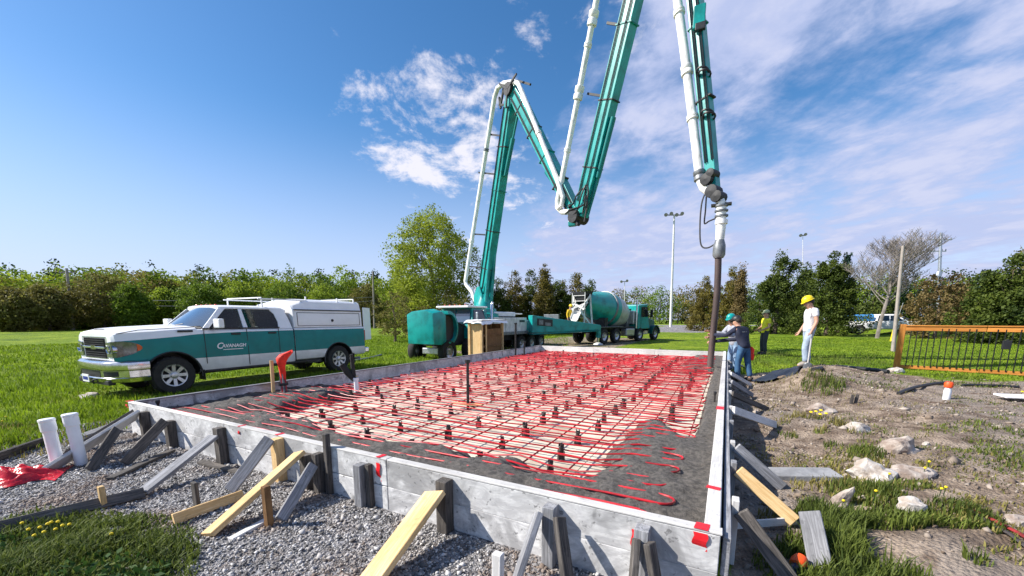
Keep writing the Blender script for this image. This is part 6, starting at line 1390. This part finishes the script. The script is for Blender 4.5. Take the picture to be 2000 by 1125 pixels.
def leaf_mesh(name, C, tint, H, Wd, per, clr, size, mat, g, parent=None, up_bias=.2, z0=0.0, squash=.75):
    n = len(C); off = g.normal(size=(n, per, 3)); off /= np.maximum(np.linalg.norm(off, axis=2, keepdims=True), 1e-6); off *= (g.uniform(0, 1, (n, per, 1)) ** .45) * clr * g.uniform(.6, 1.4, (n, 1, 1)); off[..., 2] *= squash
    P = (C * np.array([Wd, Wd, H]))[:, None, :] + off; P = P.reshape(-1, 3); P[:, 2] += z0; P[:, 2] = np.maximum(P[:, 2], .05)
    q, f = cards(P, size, g, up_bias)
    tt_ = np.clip(np.repeat(np.repeat(tint, per) * .7 + g.uniform(0, .3, n * per), 4), 0, 1)
    return raw_mesh(name, q, f, mat, parent, attr={'tint': tt_})
def trunk_mesh(name, H, r, g, mat, parent, limbs=9, spread=.35, start=.25, lean=0.0):
    mb = MB(); pts = [(lean * f * H + .03 * H * math.sin(f * 4 + 1) * f, .02 * H * math.sin(f * 5), H * f) for f in np.linspace(0, 1, 8)]
    mb.tube(pts, [r * (1.35 if i == 0 else 1) * (1 - .9 * i / 7) for i in range(8)], 7)
    for k in range(limbs):
        f = start + (1 - start) * (k + .5) / limbs * .9; b = V(pts[int(f * 7)]); a = g.uniform(0, 6.28); L = H * spread * g.uniform(.6, 1.1) * (1.1 - .5 * f)
        d = V((math.cos(a), math.sin(a), g.uniform(.5, 1.1))).normalized(); c = [b, b + d * L * .35, b + d * L * .7 + V((0, 0, .1 * L)), b + d * L + V((0, 0, .25 * L))]
        mb.tube(c, [r * .42 * (1 - f * .5), r * .3 * (1 - f * .5), r * .18, r * .05], 5)
    return mb.build(name, mat, parent, smooth=60)
M_bark = pm('brown_bark', (.13, .095, .07), .95, var=.4, scale=5, bump=.6, bscale=14)
M_barkp = pm('pale_bark', (.22, .19, .17), .9, var=.35, scale=3, bump=.5, bscale=14)
L_bright = leafmat('bright_spring_leaf', (.11, .17, .014), (.36, .45, .045), .45, .3)
L_green = leafmat('mid_green_leaf', (.06, .11, .012), (.23, .32, .035), .4, .3)
L_olive = leafmat('olive_budding_leaf', (.10, .085, .022), (.25, .24, .06), .4, .3)
L_brown = leafmat('brown_budding_twig', (.10, .07, .028), (.27, .20, .075), .3, .3)
L_cedar = leafmat('dark_cedar_leaf', (.02, .04, .008), (.12, .155, .02), .25, .6)
L_cedarb = leafmat('bronze_cedar_leaf', (.06, .05, .012), (.23, .19, .035), .25, .6)
L_spruce = leafmat('blue_spruce_needle', (.012, .03, .022), (.04, .085, .055), .2, .5)
oval = lambda t: max(.02, math.sin(math.pi * min(1, t * .93 + .05)) ** .6)
cone = lambda t: max(.03, (1 - t) ** .8 * min(1, .55 + t * 3))
egg = lambda t: max(.03, math.sin(math.pi * (t * .80 + .17)) ** .8)
def tree(px, yb, yt, wpx, dist, shape, mat, label, ncl, per, clr, size, seed, cz=.0, name='deciduous_tree', cat='tree', group=None, bark=None, limbs=9, trunk_r=None, upb=.2, sq=.75):
    b = rng(px, yb, dist); zb = gz(b.x, b.y); t = rng(px, yt, dist); H = t.z - zb; depth = dist * math.cos(math.atan((px - 1000) / FOC)); Wd = wpx / 2 / FOC * depth; g = np.random.default_rng(seed)
    o = thing(name, label, cat, (b.x, b.y, zb), group=group); C, ti = spires(g, ncl, 5 + seed % 3) if (name == 'cedar_tree' and shape is egg) else crown_points(g, shape, ncl, per, clr)
    leaf_mesh('crown', C, ti, H * (1 - cz) - clr * .5, Wd - clr * .4, per, clr, size, mat, g, o, z0=H * cz, up_bias=upb, squash=sq)
    tr = trunk_mesh('trunk', H * .9, trunk_r or H * .022, g, bark or M_bark, None, limbs=limbs, start=max(.12, cz), spread=.30); tr.parent = o
    return o
T = tree
# big pale-green tree behind the pump
T(846, 656, 400, 178, 44, lambda t: max(.05, math.sin(math.pi * (t * .85 + .12)) ** .75), leafmat('young_willow_leaf', (.13, .17, .018), (.40, .46, .05), .5, .3), 'tall pale-green spreading tree behind the pump truck', 900, 50, .72, .165, 11, .04, limbs=34, bark=M_barkp, trunk_r=.24)
T(772, 668, 562, 84, 31, egg, L_olive, 'small olive budding tree left of the pump truck hood', 130, 24, .30, .12, 12, .12, name='small_tree', limbs=14)
T(885, 652, 560, 120, 40, egg, L_olive, 'brownish budding shrub behind the pump cab', 150, 26, .45, .16, 13, .0, name='shrub', limbs=12)
T(815, 655, 585, 70, 42, egg, L_brown, 'low rusty brown shrub below the tall pale-green tree', 90, 22, .4, .16, 14, .0, name='shrub', limbs=10)
# dark cedars behind pump and mixer
grp = 'cedars behind the pump and mixer'
for i, (px, yt, w, m, lab) in enumerate(((972, 540, 104, L_cedar, 'dark cedar immediately right of the boom base'), (1003, 520, 96, L_cedarb, 'bronze-tinged pointed cedar, second right of the boom base'), (1036, 526, 112, L_cedar, 'dark broad cedar, third right of the boom base'), (1062, 510, 64, L_cedarb, 'narrow bronze cedar with the highest tip behind the outrigger arm'), (1090, 540, 116, L_cedar, 'dark round cedar behind the white hopper guard'), (1124, 528, 112, L_cedarb, 'bronze cedar behind the worker in the yellow coat'), (1152, 545, 84, L_cedar, 'dark cedar just left of the mixer drum'))):
    T(px, 646, yt, w, 47 + (i % 3) * 2, cone if i in (1, 3) else egg, m, lab, 300, 62, .50, .14, 20 + i, .0, 'cedar_tree', 'tree', grp, limbs=6)
# right-hand cedars
grp = 'cedars on the right'
for i, (px, yb, yt, w, m, sh, lab) in enumerate(((1372, 645, 538, 100, L_cedarb, egg, 'bronze rounded cedar left of the hose'), (1422, 645, 520, 84, L_cedarb, egg, 'bronze cedar right behind the hose'), (1440, 642, 505, 34, L_brown, cone, 'thin bare-tipped tree just right of the hose'), (1512, 657, 490, 124, L_cedar, egg, 'dark green full cedar behind the worker in yellow shirt'), (1612, 658, 494, 136, L_cedar, egg, 'dark green broad cedar right of the worker in white'), (1563, 652, 515, 84, L_cedar, cone, 'smaller dark cedar between the two broad dark cedars'), (1960, 650, 496, 150, L_cedar, egg, 'dark cedar at the right edge behind the railing'))):
    T(px, yb, yt, w, (70, 66, 60, 48, 46, 56, 40)[i], sh, m, lab, 340, 60, .46, .15, 40 + i, .0, 'cedar_tree', 'tree', grp, limbs=6)
T(1636, 640, 487, 36, 62, cone, L_spruce, 'blue-green spruce tip above the broad dark cedar', 150, 26, .5, .22, 60, .1, 'spruce_tree', 'tree', limbs=4)
T(1828, 640, 527, 120, 44, egg, L_brown, 'brown budding bush behind the white pickup nose', 200, 34, .36, .15, 61, .0, 'shrub', 'bush', limbs=16)
T(1905, 640, 520, 46, 60, cone, L_spruce, 'small sparse spruce between the brown bush and right-edge cedar', 90, 20, .45, .22, 62, .1, 'spruce_tree', 'tree', limbs=6)
T(1988, 640, 466, 80, 48, egg, L_olive, 'thin-leaved tall tree top at the right edge', 90, 14, .5, .17, 63, .25, limbs=26, bark=M_barkp)
T(1880, 640, 560, 130, 56, egg, L_cedar, 'low dark hedge-like cedar behind the railing', 200, 30, .4, .2, 64, .0, 'cedar_tree', 'tree', limbs=4)
T(1700, 640, 575, 150, 62, egg, L_cedar, 'dark low cedar behind the white pickup', 220, 30, .45, .22, 65, .0, 'cedar_tree', 'tree', limbs=4)
# bare tree
def bare_tree(px, yb, yt, dist, label):
    b = rng(px, yb, dist); zb = gz(b.x, b.y); H = rng(px, yt, dist).z - zb; g = random.Random(5); o = thing('bare_tree', label, 'tree', (b.x, b.y, zb)); mb = MB(); mt = MB()
    tw = []
    def grow(p, d, L, r, lv):
        pts = [p]; q = p.copy(); dd = d.copy(); n = 5 if lv < 2 else 4
        for i in range(n):
            dd = (dd + V((g.uniform(-.16, .16), g.uniform(-.16, .16), .05 if lv else .02))).normalized(); q = q + dd * L / n; pts.append(q.copy())
        mb.tube(pts, [r * (1 - .55 * i / n) for i in range(n + 1)], 6 if lv < 2 else 3, caps=False)
        if lv < 4:
            k = (16, 10, 7, 4)[lv]
            for i in range(k):
                f = (.34 if lv == 0 else .2) + (1 - (.34 if lv == 0 else .2)) * (i + g.random()) / k; f = min(f, .99); s = f * n; a = pts[int(s)].lerp(pts[min(int(s) + 1, n)], s - int(s)); th = g.uniform(0, 6.28)
                side = V((math.cos(th), math.sin(th), 0)); nd = (dd * .75 + side * g.uniform(.7, 1.1) + V((0, 0, .30))).normalized()
                grow(a, nd, max(L * g.uniform(.42, .60) * (1.25 - .55 * f), .25), max(r * .30 * (1.15 - .5 * f), .011), lv + 1)
    grow(V((0, 0, -.1)), V((.035, 0, 1)).normalized(), H * .72, .15, 0)
    ob = mb.build('branches', M_barkp, None, smooth=60); ob.parent = o
    return o
bare_tree(1712, 664, 432, 43, 'tall bare pale-barked tree with fine twigs right of the cedars')

# ---------------------------------------------------------------- the wood on the left: front-row trees singly, the rest as one mass
def hue_leaf(name):
    m = bpy.data.materials.new(name); m.use_nodes = True; nt = m.node_tree; b = nt.nodes['Principled BSDF']; out = nt.nodes['Material Output']
    at = nt.nodes.new('ShaderNodeAttribute'); at.attribute_name = 'tint'; ah = nt.nodes.new('ShaderNodeAttribute'); ah.attribute_name = 'hue'
    rp = nt.nodes.new('ShaderNodeValToRGB'); nt.links.new(ah.outputs['Fac'], rp.inputs[0]); cr_ = rp.color_ramp
    cs = ((0, (.31, .40, .04, 1)), (.3, (.22, .33, .035, 1)), (.5, (.12, .20, .026, 1)), (.68, (.27, .26, .06, 1)), (.85, (.22, .17, .065, 1)), (1, (.025, .055, .022, 1)))
    cr_.elements[0].position, cr_.elements[0].color = cs[0]; cr_.elements[1].position, cr_.elements[1].color = cs[-1]
    for p, c in cs[1:-1]: e = cr_.elements.new(p); e.color = c
    c = mixc(nt, at.outputs['Fac'], mixc(nt, 1.0, rp.outputs[0], (.42, .42, .42), 'MULTIPLY'), mixc(nt, 1.0, rp.outputs[0], (1.25, 1.2, 1.0), 'MULTIPLY'))
    nt.links.new(c, b.inputs['Base Color']); b.inputs['Roughness'].default_value = .7; b.inputs['Specular IOR Level'].default_value = .2
    t = nt.nodes.new('ShaderNodeBsdfTranslucent'); nt.links.new(c, t.inputs[0]); mx_ = nt.nodes.new('ShaderNodeMixShader'); mx_.inputs[0].default_value = .35
    nt.links.new(b.outputs[0], mx_.inputs[1]); nt.links.new(t.outputs[0], mx_.inputs[2]); nt.links.new(mx_.outputs[0], out.inputs[0])
    return m
L_hue = hue_leaf('mixed_wood_leaf')
def wood_mass(name, label, spec, seed, size, per, clr):
    g = np.random.default_rng(seed); Q, F, TI, HU, nb = [], [], [], [], 0; mt = MB()
    for (x, y, H, Wd, shp, hue, ncl) in spec:
        C, ti = crown_points(g, shp, ncl, per, clr); n = len(C); off = g.normal(size=(n, per, 3)); off /= np.maximum(np.linalg.norm(off, axis=2, keepdims=True), 1e-6); off *= (g.uniform(0, 1, (n, per, 1)) ** .45) * clr; off[..., 2] *= .75
        P = ((C * np.array([Wd, Wd, H]))[:, None, :] + off).reshape(-1, 3); P[:, 2] = np.maximum(P[:, 2], .1); P += np.array([x, y, gz(x, y)])
        q, f = cards(P, size, g, .2); Q.append(q); F.append(f + nb); nb += len(q); TI.append(np.clip(np.repeat(np.repeat(ti, per) * .7 + g.uniform(0, .3, n * per), 4), 0, 1)); HU.append(np.full(len(q), hue))
        mt.tube([(x, y, gz(x, y) - .1), (x + .2, y, H * .8)], [.22, .06], 5)
    root = thing(name, label, 'woodland'); root['kind'] = 'stuff'; del root['category']
    raw_mesh('foliage', np.concatenate(Q), np.concatenate(F), L_hue, root, attr={'tint': np.concatenate(TI), 'hue': np.concatenate(HU)})['kind'] = 'stuff'
    mt.build('trunks', M_bark, root)['kind'] = 'stuff'
    root['category'] = 'woodland'
    return root
g = np.random.default_rng(77); spec = []
for k in range(105):
    px = -130 + 960 * (k + g.uniform(-.4, .4)) / 104; dist = g.uniform(92, 128); b = rng(px, 640, dist); H = rng(px, g.uniform(524, 562) - (8 if g.uniform() < .3 else 0), dist).z - .1; hue = g.choice([0, .12, .25, .35, .5, .62, .75, .88], p=[.22, .20, .18, .15, .10, .09, .04, .02])
    spec.append((b.x, b.y, H, g.uniform(3.2, 6.4), oval if g.uniform() < .4 else egg, hue, 95))
for px, dist, yt in ((632, 120, 503), (310, 118, 510), (122, 112, 512), (692, 122, 509), (738, 118, 512), (775, 112, 516), (400, 125, 514), (545, 122, 514), (30, 118, 512)):
    b = rng(px, 640, dist); H = rng(px, yt, dist).z; spec.append((b.x, b.y, H, 2.6, cone, 1.0, 80))
wood_mass('woodland', 'mixed green wood along the far left side of the field', spec, 5, .44, 20, 1.2)
spec = []
for k in range(70):
    px = 1130 + 1000 * (k + g.uniform(-.4, .4)) / 69; dist = g.uniform(150, 185); b = rng(px, 640, dist); H = g.uniform(11, 15)
    spec.append((b.x, b.y, H, g.uniform(5, 8), egg, g.choice([.3, .5, .6, .8, 1.0]), 60))
wood_mass('woodland', 'distant dark tree line behind mixer truck and cedars', spec, 6, .48, 26, 1.7)
grp = 'front-row trees of the left wood'
for i, (px, yt, w, m, lab, sh) in enumerate(((28, 560, 84, L_olive, 'olive-brown budding tree at the left edge', egg), (98, 552, 84, L_olive, 'olive tree just left of the leaning pole', egg), (206, 532, 112, L_olive, 'broad olive budding tree above the pickup hood', oval), (266, 552, 60, L_green, 'mid-green tree right of the broad olive tree', egg), (326, 560, 54, L_bright, 'bright narrow green tree above the pickup windscreen', egg), (400, 548, 96, L_green, 'mid-green round tree above the pickup roof', egg), (478, 546, 84, L_bright, 'bright green tree left of the cargo cap', egg), (560, 548, 90, L_green, 'mid-green tree above the cargo cap', egg), (640, 552, 84, L_bright, 'bright green tree right above the open rear door', egg), (716, 552, 70, L_olive, 'olive tree by the pale utility pole', egg))):
    T(px, 646, yt, w, 84 + (i * 3) % 7, sh, m, lab, 260, 44, .85, .26, 80 + i, .06, 'deciduous_tree', 'tree', grp, limbs=10)
# ================================================================ grass and weeds
def blades(name, x, y, h, w, mat, label, cat, seed=1, bend=.5, z=None):
    g = np.random.default_rng(seed); n = len(x); a = g.uniform(0, 6.283, n); z = height(x, y) - .01 if z is None else z
    dx, dy = np.cos(a), np.sin(a); b = g.uniform(.1, bend, n) * h; th = a + g.uniform(-.6, .6, n); bx, by_ = np.cos(th) * b, np.sin(th) * b; wx, wy = -dy * w / 2, dx * w / 2
    B = np.stack([x, y, z], 1); Wv = np.stack([wx, wy, np.zeros(n)], 1); m_ = B + np.stack([bx * .3, by_ * .3, h * .6], 1); t_ = B + np.stack([bx, by_, h * (1 - .25 * b / h)], 1)
    Q = np.stack([B - Wv, B + Wv, m_ + Wv * .8, m_ - Wv * .8, t_], 1).reshape(-1, 3); k = (np.arange(n) * 5)[:, None]
    F = np.concatenate([k + np.array([[0, 1, 2]]), k + np.array([[0, 2, 3]]), k + np.array([[3, 2, 4]])])
    o = raw_mesh(name, Q, F, mat, attr={'tint': np.repeat(g.uniform(0, 1, n), 5)}); return tag(o, label, cat, kind='stuff')
G_lawn = leafmat('lawn_blade', (.06, .115, .006), (.28, .39, .022), .4, 1.2)
G_lush = leafmat('lush_grass_blade', (.045, .07, .012), (.185, .23, .04), .35, 2.0)
G_dry = leafmat('dry_weed_blade', (.13, .11, .03), (.34, .30, .09), .3, 2.0)
g = np.random.default_rng(9)
# field on the left, thinning with distance
n = 110000
d = 6.5 + 34 * g.uniform(0, 1, n) ** 1.7; an = R(-28.083) + g.uniform(R(-58), R(8), n); x, y = d * np.sin(an), d * np.cos(an)
k = (zone_dirt(x, y) + zone_gravel(x, y) < g.uniform(.2, .7, n)) & ~((x > SX0 - .12) & (x < SX1 + .15) & (y > SY0 - .1) & (y < SY1 + .1)) & ~((abs(x + 11.8) < .7) & (y > 3.4) & (y < 9.6))
x, y, d = x[k], y[k], d[k]; tall = .55 + .9 * vnoise(x, y, 1.6, 51) + .9 * (vnoise(x, y, .5, 52) > .72)
blades('grass', x, y, (.05 + .05 * tall) * g.uniform(.6, 1.3, len(x)), .006 + .0011 * d, G_lawn, 'short green grass of the field on the left', 'grass', 2)
# field on the right beyond the bare earth
n = 36000
x, y = g.uniform(.5, 16, n), 14 + 26 * g.uniform(0, 1, n) ** 1.5; k = zone_dirt(x, y) < g.uniform(.1, .6, n); x, y = x[k], y[k]
blades('grass', x, y, g.uniform(.03, .075, len(x)), .016 + .0008 * y, G_lawn, 'green grass beyond the bare earth on the right', 'grass', 3)
# clumps: (px, py, radius in px, number, height, material key)
def clump(lst, name, label, mat, seed, cat='weeds', wd=.008, bend=.6, thr=.42):
    g = np.random.default_rng(seed); X, Y, Hh = [], [], []
    for px, py, r, n, h in lst:
        c = lvl(px, py, .05); rr = r / FOC * (c - EYE).length; ra = rr * np.sqrt(g.uniform(0, 1, n)); th = g.uniform(0, 6.28, n); dv = (c - EYE); dv.z = 0; dv.normalize()
        u, v = ra * np.cos(th), ra * np.sin(th) * 1.6; X.append(c.x + u * dv.y + v * dv.x); Y.append(c.y - u * dv.x + v * dv.y); Hh.append(h * g.uniform(.45, 1.25, n) * (1.15 - .5 * ra / rr))
    x, y, h = map(np.concatenate, (X, Y, Hh)); k = ~((x > SX0 - .05) & (x < SX1 + .16) & (y > SY0 - .03)) & (vnoise(x, y, .22, 61) * .6 + vnoise(x, y, .6, 62) * .4 > thr); x, y, h = x[k], y[k], h[k] * (.6 + .7 * vnoise(x[k], y[k], .3, 63))
    return blades(name, x, y, h, wd * g.uniform(.7, 1.5, len(x)), mat, label, cat, seed, bend)
clump(((1650, 1075, 80, 2000, .20), (1720, 1030, 70, 1300, .15), (1790, 1060, 60, 1100, .14), (1840, 1010, 45, 500, .10), (1600, 1000, 30, 500, .14), (1690, 985, 50, 1000, .14), (1720, 1120, 90, 2200, .22), (1630, 1110, 60, 1500, .22), (1530, 1090, 40, 500, .10), (1690, 890, 22, 350, .14), (1760, 965, 40, 700, .12), (1720, 860, 60, 420, .07), (1830, 940, 60, 420, .06), (1900, 880, 80, 500, .05), (1600, 900, 60, 350, .06), (1860, 1080, 70, 500, .07), (1660, 830, 60, 350, .07)), 'tall_grass', 'lush tall grass in the bottom right among the pale rocks', G_lush, 11, 'grass', .009)
clump(((1605, 770, 28, 420, .26), (1570, 712, 60, 1100, .22), (1500, 700, 45, 900, .22), (1650, 712, 50, 700, .2), (1480, 712, 30, 500, .15), (1690, 705, 50, 500, .18), (1880, 755, 45, 700, .12), (1960, 850, 60, 1100, .07), (1990, 910, 60, 1100, .07), (1940, 800, 50, 500, .06), (1800, 838, 40, 500, .04), (1700, 760, 45, 400, .1), (1890, 1030, 30, 300, .1), (1590, 850, 36, 350, .12), (1560, 835, 30, 260, .10), (1640, 870, 40, 250, .07)), 'weeds', 'green weeds scattered over the bare earth on the right', G_lush, 12, 'weeds', .012)
clump(((1590, 830, 50, 800, .16), (1700, 905, 60, 600, .10), (1740, 960, 90, 900, .10), (1820, 1000, 80, 700, .08), (1560, 905, 60, 400, .05), (1640, 960, 60, 600, .1), (1500, 1000, 30, 300, .08), (1780, 780, 120, 700, .06), (1550, 760, 60, 500, .12), (1520, 800, 60, 400, .06), (1850, 900, 150, 1400, .05), (1900, 960, 120, 1100, .05), (1720, 830, 150, 1200, .05), (1650, 780, 120, 700, .06), (1950, 1080, 120, 700, .05), (1500, 870, 60, 500, .05)), 'dry_weeds', 'dry straw-coloured weeds among the stones on the right', G_dry, 13, 'weeds', .010)
clump(((60, 1100, 120, 6500, .11), (170, 1095, 110, 5200, .10), (30, 1050, 70, 1800, .10), (260, 1118, 70, 1500, .08), (110, 1060, 60, 900, .08), (0, 1120, 80, 2500, .12)), 'weeds', 'low dark-green weeds in the bottom left corner', G_lush, 14, 'weeds', .010, .9, .22)
clump(((40, 830, 90, 1500, .16), (150, 815, 80, 1000, .12), (10, 855, 40, 900, .2), (210, 790, 60, 800, .12), (90, 790, 80, 1200, .14), (20, 760, 90, 1500, .2), (110, 745, 80, 1200, .22)), 'rough_grass', 'rough longer grass between gravel and field on the left', G_lawn, 15, 'grass', .014)
clump(((60, 850, 70, 500, .12), (180, 815, 60, 500, .08), (200, 770, 60, 500, .1), (8, 840, 30, 300, .16)), 'dry_weeds', 'dry brownish weeds on the left verge of the gravel', G_dry, 16, 'weeds', .014)
# broad leaves low in the bottom-left weeds
c = [lvl(px, py, .04) for px, py in zip(g.uniform(-20, 330, 900), g.uniform(1040, 1135, 900)) if py > 1040 + max(0, (px - 60)) * .22]
P = np.array([(q.x, q.y, gz(q.x, q.y) + g.uniform(.01, .07)) for q in c]); q_, f_ = cards(P, .055, g, -.8, .55)
tag(raw_mesh('broad_leaves', q_, f_, leafmat('broad_weed_leaf', (.02, .055, .012), (.08, .15, .03), .3, 3), attr={'tint': np.repeat(g.uniform(0, 1, len(P)), 4)}), 'broad dark weed leaves in the bottom left corner', 'leaves', kind='stuff')
# dandelions
M_dand = pm('dandelion_yellow', (.85, .62, .01), .7)
spots = [(lvl(px, py, 0), hh) for px, py, hh in ((60, 1055, .1), (82, 1050, .1), (98, 1048, .12), (112, 1052, .09), (126, 1047, .1), (70, 1062, .08), (220, 1058, .07), (48, 1045, .11), (138, 1038, .07), (104, 1040, .1), (90, 1060, .1), (118, 1044, .12),
         (1590, 822, .12), (1598, 828, .1), (1580, 826, .12), (1610, 824, .1), (1600, 818, .14), (1805, 945, .12), (1798, 950, .1), (1835, 1003, .1), (1828, 1000, .08), (1730, 955, .1), (1700, 1010, .16), (1990, 792, .1), (15, 832, .15), (8, 838, .13), (1640, 1010, .12))]
for i, (p, hh) in enumerate(spots):
    zz = gz(p.x, p.y); px_l = i < 12
    o = thing('dandelion', 'yellow dandelion flower in the bottom left weeds' if px_l else 'yellow dandelion flower', 'flower', (p.x, p.y, zz), group='dandelions by the gravel' if px_l else 'dandelions elsewhere')
    if not px_l: o['label'] = 'yellow dandelion among the weeds right of the slab' if p.x > 0 else 'yellow dandelion on the left verge of the field'; o['group'] = 'dandelions right of the slab' if p.x > 0 else 'dandelions on the left verge'
    s_ = .013 if p.y < 6 else .026
    MB().tube([(p.x, p.y, zz), (p.x + .01, p.y, zz + hh)], .003, 4).build('stem', MATS['broad_weed_leaf'], o)
    MB().lathe([(0, -.006), (s_ * .6, -.004), (s_, .003), (s_ * .75, .011), (0, .014)], (p.x + .01, p.y, zz + hh), (0, -.3, 1), 9).build('flower_head', M_dand, o, smooth=60)
